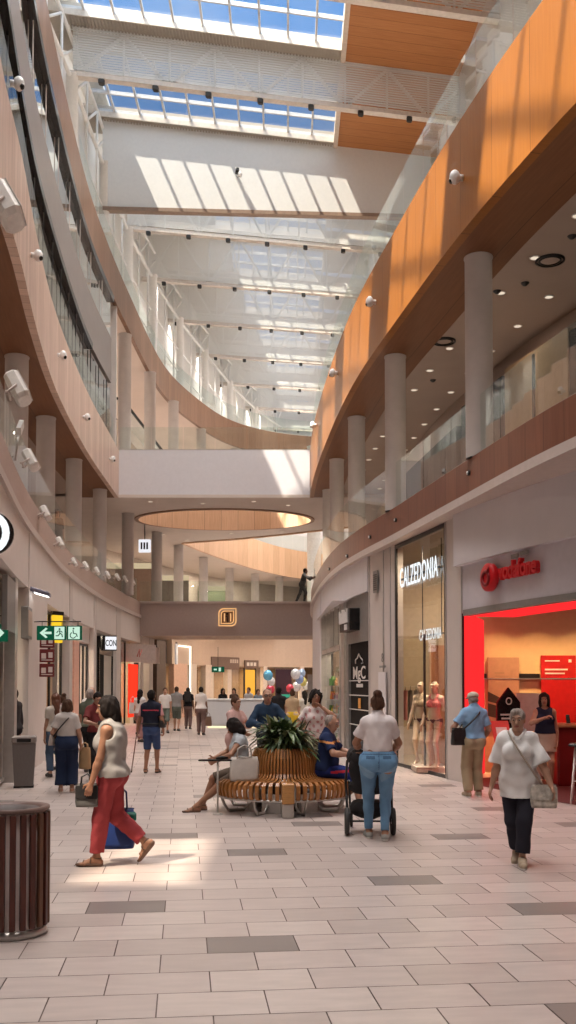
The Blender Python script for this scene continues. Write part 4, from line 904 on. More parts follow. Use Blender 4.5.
t = fthing('blade_sign', 'white blank blade sign hanging beside the brown pillar far left', 'sign', 170, .35, 2.9); mb = MB(); mb.box(-.14, .14, -.05, .05, 0, 1.1, 0, .02); mb.build('panel', pm('blade_white', (.78, .76, .74), .4, emit=.25), t); mb = MB(); mb.tube([(-.1, 0, 1.1), (-.1, 0, 1.2)], .02, 6); mb.tube([(.1, 0, 1.1), (.1, 0, 1.2)], .02, 6); mb.build('hanger', dark_m, t)
t = fthing('header_sign', 'brown header sign with small pale letters above the far restaurant', 'sign', 227, .06, 2.75); mb = MB(); mb.box(-1.6, 1.0, -.1, 0, 0, .75, 0, .02); mb.build('panel', pm('header_brown', (.20, .13, .10), .5), t); mb = MB(); [mb.box(.1 + i * .2, .24 + i * .2, -.12, -.1, .4, .62) for i in range(4)]; mb.build('letter', pm('header_letter', (.62, .5, .42), .5), t)
t = fthing('lit_doorway', 'glowing orange doorway panel in the far shop row', 'panel', 249, .04, 0); mb = MB(); mb.box(-.42, .42, -.05, 0, .3, 2.75); mb.build('light_panel', emis('orange_door', (1, .46, .06), .95), t); mb = MB(); mb.box(-.5, -.42, -.08, 0, 0, 2.85); mb.box(.42, .5, -.08, 0, 0, 2.85); mb.build('frame', dark_m, t)
t = fthing('header_sign', 'small brown sign with pale letters above the orange doorway', 'sign', 250, .06, 2.85); mb = MB(); mb.box(-.55, .6, -.1, 0, 0, .5, 0, .02); mb.build('panel', MATS['header_brown'], t); mb = MB(); [mb.box(-.4 + i * .28, -.2 + i * .28, -.12, -.1, .14, .36) for i in range(3)]; mb.build('letter', pm('letter_cream', (.75, .68, .6), .5), t)
t = fthing('display_screen', 'large dark purple screen in the far shop row behind the balloons', 'screen', 282, .1, .9); mb = MB(); mb.box(-.55, .6, -.12, 0, 0, 1.9, 0, .02); mb.build('panel', pm('screen_purple', (.045, .018, .03), .3), t); mb = MB(); mb.box(-.4, .5, -.14, -.12, .1, .3); mb.build('green_strip', emis('green_glow', (.08, .5, .3), .6), t)
t = thing('grey_partition', 'plain grey partition board at the far right behind the curly-haired woman', 'partition', (1.0, 42, 0)); mb = MB(); mb.box(-.16, .34, -.04, .04, .05, 2.25, 0, .01); mb.build('board', pm('partition_grey', (.30, .26, .23), .6), t); mb = MB(); mb.box(-.2, .38, -.2, .2, 0, .05); mb.build('foot', grey_m, t)
for i, (u, z, r_, cc, nm) in enumerate(((268, 2.35, .28, (.12, .38, .6), 'blue'), (271, 2.0, .24, (.6, .62, .66), 'silver'), (270, 1.55, .26, (.55, .06, .1), 'red'), (290, 1.6, .24, (.6, .08, .12), 'dark red'), (296, 2.45, .3, (.55, .6, .66), 'large silver'), (300, 2.15, .27, (.25, .35, .6), 'dark blue'), (297, 1.7, .28, (.68, .68, .7), 'low silver'), (304, 2.0, .26, (.62, .58, .2), 'yellow'), (308, 1.75, .25, (.7, .72, .7), 'white'), (303, 2.55, .26, (.3, .42, .62), 'steel blue'))):
    q = PY(u, 685, 56); o_ = thing('balloon', f'{nm} foil balloon floating far back by the dark screen', 'balloon', (q[0], 56 + i * .62, z), 0, 'foil balloons')
    mb = MB(); mb.ball((0, 0, 0), (r_, r_ * .75, r_ * 1.1), 14); mb.build('foil', pm(f'foil_{i}', cc, .2, .4), o_); mb = MB(); mb.tube([(0, 0, -r_ * 1.05), (.02, 0, -z + .02 if i == 99 else -z * .75), (0, 0, -z)], .008, 4); mb.build('string', grey_m, o_)
# ------------------------------------------------------------------ shops on the upper right gallery
fu = lambda y, o=0: Fr(L1R_b, L1R_b.s_of_y(y), 'R', o)
gal_open = pm('gallery_shop_dark', (.022, .015, .012), .75, spec=.1); gal_tan = pm('gallery_tan', (.40, .28, .17), .55); 
def gbox(name, label, cat, ya, yb, z0, z1, m, part, o0=.0, o1=.08):
    f = fu((ya + yb) / 2); w = abs(L1R_b.s_of_y(yb) - L1R_b.s_of_y(ya)) / 2; t = thing(name, label, cat, f.P(0, .3, z0), f.rz); mb = MB(); mb.box(-w, w, -o1, .25, 0, z1 - z0); mb.build(part, m, t); t['hw'] = w; return t
t = gbox('gallery_shop', 'black upper gallery shop front at the right edge with a white script sign', 'shop front', 15.5, 19.0, Z1, Z2B - .5, gal_open, 'panel')
text('lettering', 'Sfera', .95, lb, t, (.55, -.12, 2.35), ext=.02) if False else None
mb = MB(); mb.tube([(-.6, -.12, 2.15), (-.5, -.12, 2.7), (-.35, -.12, 2.75), (-.42, -.12, 2.2), (-.2, -.12, 2.45), (-.05, -.12, 2.2), (.1, -.12, 2.6), (.25, -.12, 2.25), (.45, -.12, 2.55), (.6, -.12, 2.3), (.9, -.12, 2.75)], .06, 6); mb.build('script_mark', lb, t)
t = gbox('gallery_shop', 'tan panelled shop front on the upper right gallery', 'shop front', 19.05, 21.6, Z1, Z2B - .4, gal_tan, 'panel'); mb = MB(); mb.box(-.03, .03, -.12, -.07, 0, 3.0); mb.build('post', dark_m, t)
t = gbox('gallery_shop', 'dark glazed shop front with small lights behind the first gallery column', 'shop front', 21.7, 24.2, Z1, Z2B - .5, gal_open, 'panel')
mb = MB(); [mb.ball((-.8 + i * .4, -.14, .9 + .1 * (i % 2)), .06, 8) for i in range(5)]; mb.build('small_lamp', emis('small_lamps', (1, .75, .45), 3), t); mb = MB(); mb.box(-.3, .5, -.12, -.08, 1.6, 2.6); mb.build('awning_board', pm('awning_cream', (.6, .55, .42), .6), t)
t = gbox('gallery_shop', 'dark shop front with pale SYNDEO letters on the upper right gallery', 'shop front', 24.4, 30.0, Z1, Z2B - .9, gal_open, 'panel')
text('lettering', 'SYNDEO', .5, lb, t, (.3, -.1, 1.35), ext=.015, sx=1.1)
t = gbox('gallery_shop', 'beige shop front farthest along the upper right gallery', 'shop front', 30.2, 36, Z1, Z2B - .8, gal_tan, 'panel'); mb = MB(); mb.box(-.1, .1, -.12, -.07, 0, 2.7); mb.build('post', dark_m, t)
# left gallery back wall: simple dark and pale fronts
Lb = L1L.off(4.55)
for i, (ya, yb, cc, em) in enumerate(((15, 19.5, (.16, .09, .06), 0), (20.5, 26, (.42, .27, .16), 0), (27, 32, (.07, .05, .045), 0), (33, 38.5, (.50, .33, .2), 0), (39.5, 44, (.10, .07, .06), 0))):
    f = Fr(Lb, Lb.s_of_y((ya + yb) / 2), 'L'); w = (yb - ya) / 2
    t = thing('gallery_shop', f"{['dark brown', 'tan', 'black', 'pale wood', 'grey brown'][i]} shop front at the back of the left gallery", 'shop front', f.P(0, 0, Z1), f.rz)
    mb = MB(); mb.box(-w, w, -.1, 0, 0, 2.7); mb.build('panel', pm(f'left_front_{i}', cc, .5), t); mb = MB(); mb.box(-w, w, -.16, 0, 2.7, 2.95); mb.build('lintel', trim_m, t)
    mb = MB(); [mb.box(x - .04, x + .04, -.14, -.1, 0, 2.7) for x in np.linspace(-w, w, 5)]; mb.build('mullion', dark_m, t)
t = thing('hanging_sign', 'small white lit sign with dark letters by the far end of the left gallery', 'sign', (-6.6, 44.9, 8.2)); mb = MB(); mb.box(-.28, .28, -.05, .05, -.3, .3, 0, .02); mb.build('panel', emis('small_sign', (.95, .95, 1), .8), t); mb = MB(); [mb.box(-.18 + .13 * i, -.1 + .13 * i, -.06, -.05, -.16, .16) for i in range(3)]; mb.build('letters', black_m, t); mb = MB(); mb.tube([(0, 0, .3), (0, 0, 1.06)], .02, 6); mb.build('rod', dark_m, t)
for i, (x, y, w_) in enumerate(((-7.2, 59, 1.2), (-5.0, 65.5, 1.0), (-9, 53, 1.6))):
    t = thing('gallery_shop', f"{['dark', 'greenish', 'brown'][i]} shop front on the far gallery behind the columns", 'shop front', (x, y, Z1)); mb = MB(); mb.box(-w_, w_, -.1, .1, 0, 2.4); mb.build('panel', pm(f'far_front_{i}', [(.12, .10, .08), (.14, .17, .10), (.2, .12, .08)][i], .5), t); mb = MB(); mb.box(-w_, w_, -.14, .1, 2.4, 2.7); mb.build('lintel', emis(f'far_lintel_{i}', (1, .8, .5), .5), t)
# ------------------------------------------------------------------ ceiling fittings
lens = emis('downlight_lens', (1, .84, .66), .75)
rim_m = pm('downlight_rim', (.62, .55, .5), .4)
def downlight(x, y, z, label, grp, r=.075, on=True):
    t = thing('downlight', label, 'downlight', (x, y, z), 0, grp)
    mb = MB(); mb.lathe([(r, -.012), (r * 1.25, -.012), (r * 1.3, 0), (r, 0), (r, -.012)], 18); mb.build('rim', rim_m, t)
    mb = MB(); mb.lathe([(0, -.006), (r, -.006)], 18); mb.build('lens', lens if on else dark_m, t)
zc = Z2B + .14
for y in np.arange(13.6, 37, 1.55):
    x = L2R.x_of_y(y)
    for d in (1.65, 2.6):
        if x + d * 1.02 < np.interp(y, L1R_b.p[:, 1], L1R_b.p[:, 0]) - .2: downlight(x + d * 1.02, y + d * .2, zc, 'round recessed downlight in the beige ceiling of the right gallery', 'downlights of the right gallery')
for y in np.arange(15, 38, 2.6):
    downlight(L2L.x_of_y(y) - 2.3, y, zc, 'round recessed downlight in the ceiling behind the left columns', 'downlights of the left gallery')
for x, y in ((-5.6, 39.6), (-3.5, 40), (-1.4, 39.6), (0, 40.4), (-6.2, 48.3), (-2.8, 48.0), (-.3, 47.4), (-5.2, 50.2)): downlight(x, y, Z2B + .06, 'round recessed downlight in the pale ceiling around the oval opening', 'downlights around the oval opening', .09)
for x, y in ((-5, 47.2), (-3.6, 47.2), (-2.2, 47.2), (-.8, 47.2), (.4, 47.2)): downlight(x, y, 4.12, 'round recessed downlight under the taupe lower bridge', 'downlights under the lower bridge', .08)
for i, (u, v) in enumerate(((550, 260), (444, 341))):
    x, y = G(u, v, zc); t = thing('ring_vent', f"{['larger dark', 'smaller dark'][i]} ring shaped air vent in the right gallery ceiling", 'vent', (x, y, zc))
    mb = MB(); [mb.lathe([(r, -.03), (r + .03, -.03), (r + .03, 0), (r, 0), (r, -.03)], 26) for r in (.17, .23)]; mb.build('ring', dark_m, t); mb = MB(); mb.lathe([(0, -.015), (.16, -.015)], 20); mb.build('centre_plate', ceil_m, t)
for i, (u, v) in enumerate(((497, 291), (525, 283), (572, 236), (425, 330), (433, 380))):
    x, y = G(u, v, zc); t = tag(MB().lathe([(0, -.06), (.03, -.055), (.07, -.02), (.08, 0)], 14).build('smoke_detector', dark_m), f"{ORD[i] if i else 'first'} small dark smoke detector on the right gallery ceiling", 'detector'); t.location = (x, y, zc)

# ------------------------------------------------------------------ cameras on the fascias, floodlights on the left gallery
cam_w = pm('camera_white', (.78, .77, .75), .35); 
def dome(cv, u, z, side, label, grp, brown=False):
    s = cv.s_of_u(u); f = Fr(cv, s, side); t = thing('security_camera', label, 'camera', f.P(0, .0, z), f.rz, grp)
    mb = MB(); mb.tube([(0, 0, 0), (0, -.1, 0)], .05, 10); mb.build('wall_mount', cam_w, t)
    mb = MB(); mb.ball((0, -.14, 0), (.08, .09, .12), 16); mb.build('housing', cam_w if not brown else trim_m, t)
    mb = MB(); mb.ball((-.02, -.185, -.055), (.05, .048, .05), 12); mb.build('lens_dome', black_m, t)
for i, (u, v) in enumerate(((466, 178), (377, 302), (338, 373), (317, 425))):
    s = L2R.s_of_u(u); p = L2R.at_s(s); dome(L2R, u, PY(u, v, p[1])[2], 'R', f"{ORD[i]} white camera on the orange fascia of the right upper level", 'cameras on the orange fascia')
for i, (u, v) in enumerate(((4, 83), (27, 255), (55, 355), (81, 417), (108, 459))):
    s = L2L.s_of_u(u); p = L2L.at_s(s); dome(L2L, u, PY(u, v, p[1])[2], 'L', f"{ORD[i]} pale camera on the pinkish fascia of the left upper level", 'cameras on the pinkish fascia')
for i, (u, v) in enumerate(((471, 473), (397, 520), (371, 537), (348, 556), (330, 569))):
    s = L1R.s_of_u(u); p = L1R.at_s(s); f = Fr(L1R, s, 'R'); t = thing('fascia_light', f"{ORD[i]} tiny round stud light on the brown fascia over the right shops", 'light', f.P(0, 0, PY(u, v, p[1])[2]), f.rz, 'stud lights on the brown fascia')
    mb = MB(); mb.tube([(0, 0, 0), (0, -.04, 0)], .045, 10); mb.build('body', dark_m, t); mb = MB(); mb.ball((0, -.045, 0), (.03, .02, .03), 8); mb.build('lens', cam_w, t)
fl_w = pm('flood_white', (.74, .71, .67), .35); fl_g = pm('flood_front', (.60, .57, .54), .25)
flpos = [(5, 388, .42), (20, 460, .32), (37, 513, .26), (53, 543, .24), (68, 562, .2), (80, 566, .22), (92, 571, .22), (103, 575, .22), (113, 577, .22), (121, 579, .22), (129, 582, .22)]
def flood(p, f, w, label, grp, arm):
    t = thing('floodlight', label, 'floodlight', p, f.rz, grp); M_ = Matrix.Rotation(math.radians(-28), 4, 'X') @ Matrix.Rotation(math.radians(14), 4, 'Y')
    mb = MB(); a = [tuple(M_ @ Vector(q)) for q in ((1, 0, 0), (0, 1, 0), (0, 0, 1))]
    mb.obox((0, -.16, 0), [k * w * .52 for k in a[0]], [k * w * .3 for k in a[1]], [k * w * .62 for k in a[2]], 0, w * .14); mb.build('housing', fl_w, t)
    mb = MB(); n = Vector(a[1]); mb.obox(Vector((0, -.16, 0)) - n * (w * .31), [k * w * .42 for k in a[0]], n * .008, [k * w * .5 for k in a[2]]); mb.build('front_glass', fl_g, t)
    mb = MB(); mb.tube([(-w * .58, -.16, 0), (-w * .58, -.02, -w * .3), (-w * .58, arm, -w * .3)], .02, 6); mb.tube([(w * .58, -.16, 0), (w * .58, -.02, -w * .3), (w * .58, arm, -w * .3)], .02, 6); mb.tube([(-w * .58, -.02, -w * .3), (w * .58, -.02, -w * .3)], .02, 6); mb.build('bracket', trim_m, t)
for i, (u, v, w) in enumerate(flpos):
    s = L1L.s_of_u(u); p = L1L.at_s(s); f = Fr(L1L, s, 'L'); z = PY(u, v, p[1])[2]
    flood(f.P(0, .0, z), f, w, f"{ORD[i]} white box floodlight clamped along the edge of the left gallery", 'floodlights on the left gallery', .02)
f = Fr(L2L, L2L.s_of_y(13.55), 'L'); q = f.P(0, 0, 8.55); flood(q, f, .5, 'large white floodlight hanging from the left upper fascia at the picture edge', 'floodlights on the left gallery', .1)
f = Fr(L1L, L1L.s_of_u(12), 'L'); t = thing('track_bracket', 'short perforated metal arm above the nearest left floodlight', 'bracket', f.P(0, .1, 6.35), f.rz); mb = MB(); mb.obox((0, 0, 0), (.3, 0, .15), (0, .04, 0), (-.03, 0, .06)); mb.build('arm', alu, t); mb = MB(); mb.tube([(-.25, 0, -.12), (-.25, .05, -.65)], .025, 6); mb.build('post', alu, t)

# ------------------------------------------------------------------ hanging signs
green = emis('exit_green', (.006, .07, .035), .9); exw = emis('exit_white', (.62, .86, .70), .85)
p = PY(60, 633, 20.5)
t = thing('exit_sign', 'hanging green exit sign with a white arrow, running figure and wheelchair symbol', 'exit sign', p)
def signbox(x0, x1, par): mb = MB(); mb.box(x0, x1, -.03, .03, -.15, .15, 0, .01); return mb.build('sign_panel', green, par)
def symb(par, fn): mb = MB(); fn(mb); return mb.build('symbol', exw, par)
S_ = 20.5 / 979
a = signbox(-23 * S_, 6.0 * S_, t); bq = signbox(6.8 * S_, 22 * S_, t)
symb(a, lambda m: (m.box(-.33, -.17, -.04, -.032, -.025, .025), m.mesh([(-.42, -.036, 0), (-.29, -.036, -.11), (-.25, -.036, -.09), (-.34, -.036, 0), (-.25, -.036, .09), (-.29, -.036, .11)], [(0, 1, 2, 3), (0, 3, 4, 5)])))
symb(a, lambda m: (m.box(-.11, .10, -.036, -.032, -.13, .13)))
mb = MB(); mb.ball((.0, -.04, .08), (.022, .006, .022), 8); mb.tube([(-.005, -.04, .05), (.01, -.04, -.01), (.05, -.04, -.03), (.06, -.04, -.09)], .012, 5); mb.tube([(.01, -.04, -.01), (-.03, -.04, -.06), (-.08, -.04, -.06)], .012, 5); mb.tube([(-.06, -.04, .0), (-.03, -.04, .04), (.02, -.04, .04), (.06, -.04, .01)], .01, 5); mb.build('running_figure', green, a)
cx = 14.4 * S_
symb(bq, lambda m: m.box(cx - .12, cx + .12, -.036, -.032, -.13, .13))
mb = MB(); mb.ball((cx - .01, -.04, .09), (.02, .006, .02), 8); mb.tube([(cx - .02, -.04, .06), (cx - .01, -.04, -.01), (cx + .05, -.04, -.02), (cx + .07, -.04, -.08)], .012, 5); mb.tube([(cx - .02 + .06 * math.cos(q), -.04, -.05 + .06 * math.sin(q)) for q in np.linspace(1.9, 6.0, 12)], .01, 5); mb.build('wheelchair_figure', green, bq)
mb = MB()
for x in (-18 * S_, 2 * S_, 18 * S_): mb.tube([(x, 0, .15), (x, 0, .24)], .008, 5)
mb.tube([(-21 * S_, 0, .24), (21 * S_, 0, .24)], .012, 5); mb.tube([(-21 * S_, 0, .24), (-27 * S_, .1, .24)], .012, 5); mb.build('hanger', dark_m, t)
p = PY(2, 633, 16.9); t = thing('exit_sign', 'green exit sign with a white arrow cut off by the left picture edge', 'exit sign', p)
c_ = signbox(-.3, .1, t); symb(c_, lambda m: m.mesh([(.05, -.036, 0), (-.06, -.036, -.11), (-.1, -.036, -.08), (-.03, -.036, 0), (-.1, -.036, .08), (-.06, -.036, .11)], [(3, 2, 1, 0), (5, 4, 3, 0)]))
mb = MB(); mb.tube([(0, 0, .15), (0, 0, .3), (-.3, .0, .3)], .01, 5); mb.build('hanger', dark_m, t)
p = PY(218, 669.5, 52); t = thing('exit_sign', 'small green exit sign far back in front of the far shops', 'exit sign', p); c_ = signbox(-.34, .34, t); symb(c_, lambda m: (m.box(-.22, -.06, -.04, -.032, -.04, .04), m.box(.04, .16, -.04, -.032, -.1, .1))); mb = MB(); mb.tube([(0, 0, .15), (0, 0, 1.2)], .012, 5); mb.build('hanger', dark_m, t)
# emblem on the lower bridge
gold = emis('emblem_glow', (1.0, .55, .24), .75); 
p = PY(227.5, 617.3, 45.985); t = thing('bridge_emblem', 'leaf-shaped emblem outlined in warm light on the taupe lower bridge', 'emblem', p)
def leaf(r, y, k=.55):
    pts = []
    for cx_, cz_, a0, rr in ((-1, -1, None, 0), (1, -1, -90, k), (1, 1, None, 0), (-1, 1, 90, k)):
        if a0 is None: pts.append((cx_ * r, y, cz_ * r))
        else:
            for q in np.linspace(a0, a0 + 90, 8): pts.append(((cx_ * (1 - rr) + rr * math.cos(math.radians(q))) * r, y, (cz_ * (1 - rr) + rr * math.sin(math.radians(q))) * r))
    return pts
mb = MB(); mb.tube(leaf(.40, -.05), .035, 6, closed=True, smooth=False); mb.build('outer_outline', gold, t)
mb = MB(); mb.tube(leaf(.29, -.05), .03, 6, closed=True, smooth=False); mb.build('inner_outline', gold, t)
mb = MB(); mb.face(leaf(.29, -.02)); mb.build('face', pm('emblem_face', (.30, .16, .08), .4), t)
mb = MB(); mb.ball((0, -.04, .17), (.055, .03, .055), 10); mb.tube([(-.08, -.04, .04), (.0, -.04, .05), (.02, -.04, -.24)], .04, 6); mb.build('letter_mark', pm('emblem_dark', (.05, .03, .02), .4), t)
mb = MB(); mb.tube([(-.14, -.04, .18), (-.14, -.04, -.2)], .03, 6); mb.tube([(.15, -.04, .18), (.15, -.04, -.2)], .03, 6); mb.build('side_bars', gold, t)
# dark camera on the white roof panel
q = PY(238, 178, 38.25); t = thing('security_camera', 'small black and white camera on the white roof panel', 'camera', (q[0], 33.2 + .204 * q[0] + 5.45 - .16, q[2])); mb = MB(); mb.tube([(0, 0, 0), (0, -.25, 0)], .04, 8); mb.build('mount', cam_w, t); mb = MB(); mb.tube([(0, -.3, .14), (0, -.3, -.06)], [.07, .09], 10); mb.build('housing', black_m, t); mb = MB(); mb.ball((.1, -.3, -.1), (.09, .09, .12), 10); mb.build('dome', cam_w, t)

# ------------------------------------------------------------------ escalator far behind the columns of the white bridge
t = thing('escalator', 'escalator with a black handrail behind the columns above the white bridge', 'escalator', (-7.4, 47.5, 14.9))
a, b_ = Vector((-8.0, 47.0, 15.6)), Vector((-4.6, 56, 11.9)); d = b_ - a
hr = [a + Vector((-.5, -.6, 0)), a, b_]
mb = MB(); mb.tube(hr, .07, 8); mb.build('handrail', black_m, t, world=True); mb = MB(); mb.tube([p_ + Vector((-1.1, .25, 0)) for p_ in hr], .07, 8); mb.build('handrail', black_m, t, world=True)
mb = MB(); mb.face([a - Vector((0, 0, .05)), b_ - Vector((0, 0, .05)), b_ - Vector((0, 0, .95)), a - Vector((0, 0, .95))]); mb.build('glass_side', gl_bal, t, world=True)
mb = MB(); mb.obox((a + b_) / 2 + Vector((-.55, .12, -1.25)), d * .5, (.55, -.13, 0), (0, 0, .3)); mb.build('truss_body', pm('escalator_body', (.50, .42, .35), .45), t, world=True)

# ------------------------------------------------------------------ kiosk counter
t = thing('kiosk_counter', 'long white kiosk counter with a glowing base in the middle distance', 'counter', (-2.2, 41.6, 0))
mb = MB(); mb.box(-1.25, 1.45, -.45, .45, .08, 1.16, 0, .08); mb.build('body', pm('kiosk_white', (.70, .71, .72), .35, var=.02), t); mb = MB(); mb.box(-1.3, 1.5, -.5, .5, 1.16, 1.22, 0, .06); mb.build('worktop', pm('kiosk_top', (.78, .78, .78), .3), t); mb = MB(); mb.box(-1.18, 1.38, -.40, .4, 0, .08); mb.build('base_light', emis('kiosk_glow', (1, .8, .5), 1.2), t)

# ------------------------------------------------------------------ litter bins
t = thing('litter_bin', 'round litter bin clad in dark red-brown wooden slats at the lower left corner', 'litter bin', (-2.02, 7.18, 0), .12)
R0 = .27
mb = MB(); mb.lathe([(0, .03), (R0 - .035, .03), (R0 - .03, .06), (R0 - .03, .88), (R0 - .05, .9)], 40); mb.build('liner', pm('bin_liner', (.74, .64, .60), .5), t)
mb = MB(); mb.lathe([(0, 0), (R0 - .01, 0), (R0 - .005, .03), (R0 - .02, .06), (0, .06)], 40); mb.build('base_ring', pm('bin_metal', (.50, .47, .45), .3, .8), t)
mb = MB(); mb.lathe([(R0 - .06, .885), (R0 - .05, .915), (R0 + .004, .92), (R0 + .006, .90), (R0 - .01, .885)], 40); mb.build('rim', pm('bin_rim', (.16, .10, .085), .5), t)
mb = MB(); mb.lathe([(0, .87), (R0 - .055, .87)], 40); mb.lathe([(.1, .872), (.12, .90), (.2, .905)], 24); mb.build('inner_tray', pm('bin_inner', (.09, .07, .065), .6), t)
sl_m = pm('bin_slat', (.085, .022, .014), .38, var=.3, scale=4, stretch=(14, 14, 1.2)); sl_b = pm('bin_slat_brown', (.13, .055, .028), .4, var=.3, scale=4, stretch=(14, 14, 1.2))
NS = 23
for i in range(NS):
    q = 2 * PI * i / NS; c_, s_ = math.cos(q), math.sin(q); mb = MB()
    mb.obox((R0 * c_ * .985, R0 * s_ * .985, .475), (-s_ * .0215, c_ * .0215, 0), (c_ * .014, s_ * .014, 0), (0, 0, .405), 0, .004); mb.build('slat', sl_m if i % 7 else sl_b, t)
t = thing('litter_bin', 'square grey litter bin against the left pillar', 'litter bin', (-4.66, 17.35, 0), .22)
mb = MB()
vs = [(sx * w_, sy * w_ * .9, z) for z, w_ in ((.03, .16), (.78, .20)) for sx, sy in ((-1, -1), (1, -1), (1, 1), (-1, 1))]; mb.mesh(vs, [(3, 2, 1, 0), (4, 5, 6, 7), (0, 1, 5, 4), (1, 2, 6, 5), (2, 3, 7, 6), (3, 0, 4, 7)]); mb.build('body', pm('bin_grey', (.155, .135, .125), .5, var=.12, stretch=(30, 30, 1)), t)
mb = MB(); mb.box(-.21, .21, -.19, .19, .78, .90, 0, .02); mb.build('lid', pm('bin_grey_lid', (.24, .205, .185), .45), t); mb = MB(); mb.box(-.17, .17, -.15, .15, 0, .03); mb.build('base', black_m, t); mb = MB(); mb.box(-.12, .12, -.196, -.188, .80, .86); mb.build('opening', black_m, t)

# ------------------------------------------------------------------ round slatted bench with planter
BX, BY = -.05, 14.28
t = thing('round_bench', 'round bench of bent golden wooden slats around a planter in the middle of the hall', 'bench', (BX, BY, 0))
bw_m = pm('bench_wood', (.33, .135, .038), .35, var=.22, scale=3, stretch=(6, 6, 1), coat=.3)
prof = [(.93, .22), (.985, .26), (1.0, .34), (.985, .42), (.93, .455), (.80, .452), (.64, .455), (.535, .48), (.49, .54), (.485, .64), (.47, .76), (.425, .86), (.385, .885)]
def slat(q, hw, name='slat'):
    c_, s_ = math.cos(q), math.sin(q); tx, ty = -s_, c_; mb = MB(); n = len(prof); vs = []
    for i, (r, z) in enumerate(prof):
        a = np.array(prof[max(i - 1, 0)]); b = np.array(prof[min(i + 1, n - 1)]); d_ = b - a; d_ = d_ / np.hypot(*d_); nn = np.array([d_[1], -d_[0]]) * .016
        wv = hw * min(1, (.20 + .80 * r))
        for (rr, zz) in ((r + nn[0], z + nn[1]), (r - nn[0], z - nn[1])):
            for k in (-1, 1): vs.append((rr * c_ + tx * wv * k, rr * s_ + ty * wv * k, zz))
    fs = []
    for i in range(n - 1):
        o, p_ = i * 4, i * 4 + 4
        fs += [(o, o + 1, p_ + 1, p_), (o + 3, o + 2, p_ + 2, p_ + 3), (o + 1, o + 3, p_ + 3, p_ + 1), (o + 2, o, p_, p_ + 2)]
    fs += [(0, 2, 3, 1), (n * 4 - 4, n * 4 - 3, n * 4 - 1, n * 4 - 2)]
    mb.mesh(vs, fs); return mb.build(name, bw_m, t)
NB = 66
for i in range(NB):
    q = 2 * PI * (i + .5) / NB
    slat(q, .0265)
# wooden end block with metal foot at the front
q = math.radians(273); c_, s_ = math.cos(q), math.sin(q)
mb = MB(); mb.obox((c_ * .80, s_ * .80, .325), (-s_ * .085, c_ * .085, 0), (c_ * .215, s_ * .215, 0), (0, 0, .135), 0, .01); mb.build('end_block', pm('bench_block', (.46, .23, .075), .4, var=.15, stretch=(1, 1, 9)), t)
bm_w = pm('bench_metal', (.50, .47, .43), .35, .5)
mb = MB(); mb.obox((c_ * .82, s_ * .82, .095), (-s_ * .08, c_ * .08, 0), (c_ * .17, s_ * .17, 0), (0, 0, .095), 0, .01); mb.build('pedestal', bm_w, t)
for i in range(8):
    q = math.radians(20 + i * 45); c_, s_ = math.cos(q), math.sin(q)
    if i in (): continue
    mb = MB(); P_ = lambda r, z, k: (r * c_ - s_ * k, r * s_ + c_ * k, z)
    for k in (-.02,): mb.tube([P_(.95, .24, k), P_(.90, .1, k), P_(.84, .02, k), P_(.62, .02, k), P_(.52, .1, k), P_(.46, .40, k)], .022, 8)
    mb.build('leg_frame', bm_w, t)
mb = MB(); mb.lathe([(.95, .205), (.97, .205), (.97, .235), (.95, .235), (.95, .205)], 48); mb.lathe([(.47, .42), (.49, .42), (.49, .46), (.47, .46), (.47, .42)], 40); mb.build('ring_frame', bm_w, t)
for i in range(6):
    q = math.radians(252 + i * 60); mb = MB(); mb.obox((math.cos(q) * .5, math.sin(q) * .5, .13), (-math.sin(q) * .16, math.cos(q) * .16, 0), (math.cos(q) * .03, math.sin(q) * .03, 0), (0, 0, .13)); mb.build('plinth_panel', pm('bench_plinth', (.56, .52, .48), .4), t)
t2 = thing('planter', 'planter tub with dense dark green plants rising from the middle of the round bench', 'planter', (BX, BY, 0))
mb = MB(); mb.lathe([(0, 0), (.30, 0), (.33, .5), (.345, .86), (.33, .87), (.32, .80), (0, .8)], 32); mb.build('tub', pm('tub_dark', (.07, .055, .045), .5), t2)
mb = MB(); mb.lathe([(0, .815), (.32, .80)], 24); mb.build('soil', pm('soil', (.05, .032, .02), .9, bump=.6, bscale=40), t2)
R_ = random.Random(11); lf_ = [MB(), MB(), MB()]
for i in range(520):
    q = R_.uniform(0, 2 * PI); el = R_.uniform(.0, 1.35); L_ = R_.uniform(.22, .42) * (1 - .15 * math.sin(el)); w_ = R_.uniform(.022, .042)
    r0 = R_.uniform(0, .30); b0 = Vector((r0 * math.cos(q), r0 * math.sin(q), R_.uniform(.82, 1.16))); dirv = Vector((math.cos(q + R_.uniform(-.5, .5)) * math.cos(el), math.sin(q + R_.uniform(-.5, .5)) * math.cos(el), math.sin(el)))
    sd = dirv.cross(Vector((0, 0, 1)));  sd = sd.normalized() if sd.length > .01 else Vector((1, 0, 0)); vs = []; nn = 6
    up = sd.cross(dirv).normalized(); mid = lf_[R_.choice((0, 0, 1, 1, 2))]
    for k in range(nn):
        f_ = k / (nn - 1); c = b0 + dirv * (L_ * f_) + Vector((0, 0, -.16 * f_ * f_ * (1.2 - .6 * math.sin(el)))); ww = w_ * math.sin(PI * min(1, .12 + .88 * f_)) ** .8 if f_ < 1 else .001
        vs += [c - sd * ww + up * ww * .3, c, c + sd * ww + up * ww * .3]
    fs = []
    for k in range(nn - 1): o = k * 3; fs += [(o, o + 1, o + 4, o + 3), (o + 1, o + 2, o + 5, o + 4)]
    mid.mesh(vs, fs, 0, True)
for mb, (n, c) in zip(lf_, (('dark_leaves', (.035, .06, .02)), ('green_leaves', (.075, .115, .035)), ('pale_leaves', (.20, .22, .11)))): mb.build('foliage', pm(n, c, .45, var=.3, scale=20), t2)
mb = MB(); R_ = random.Random(4)
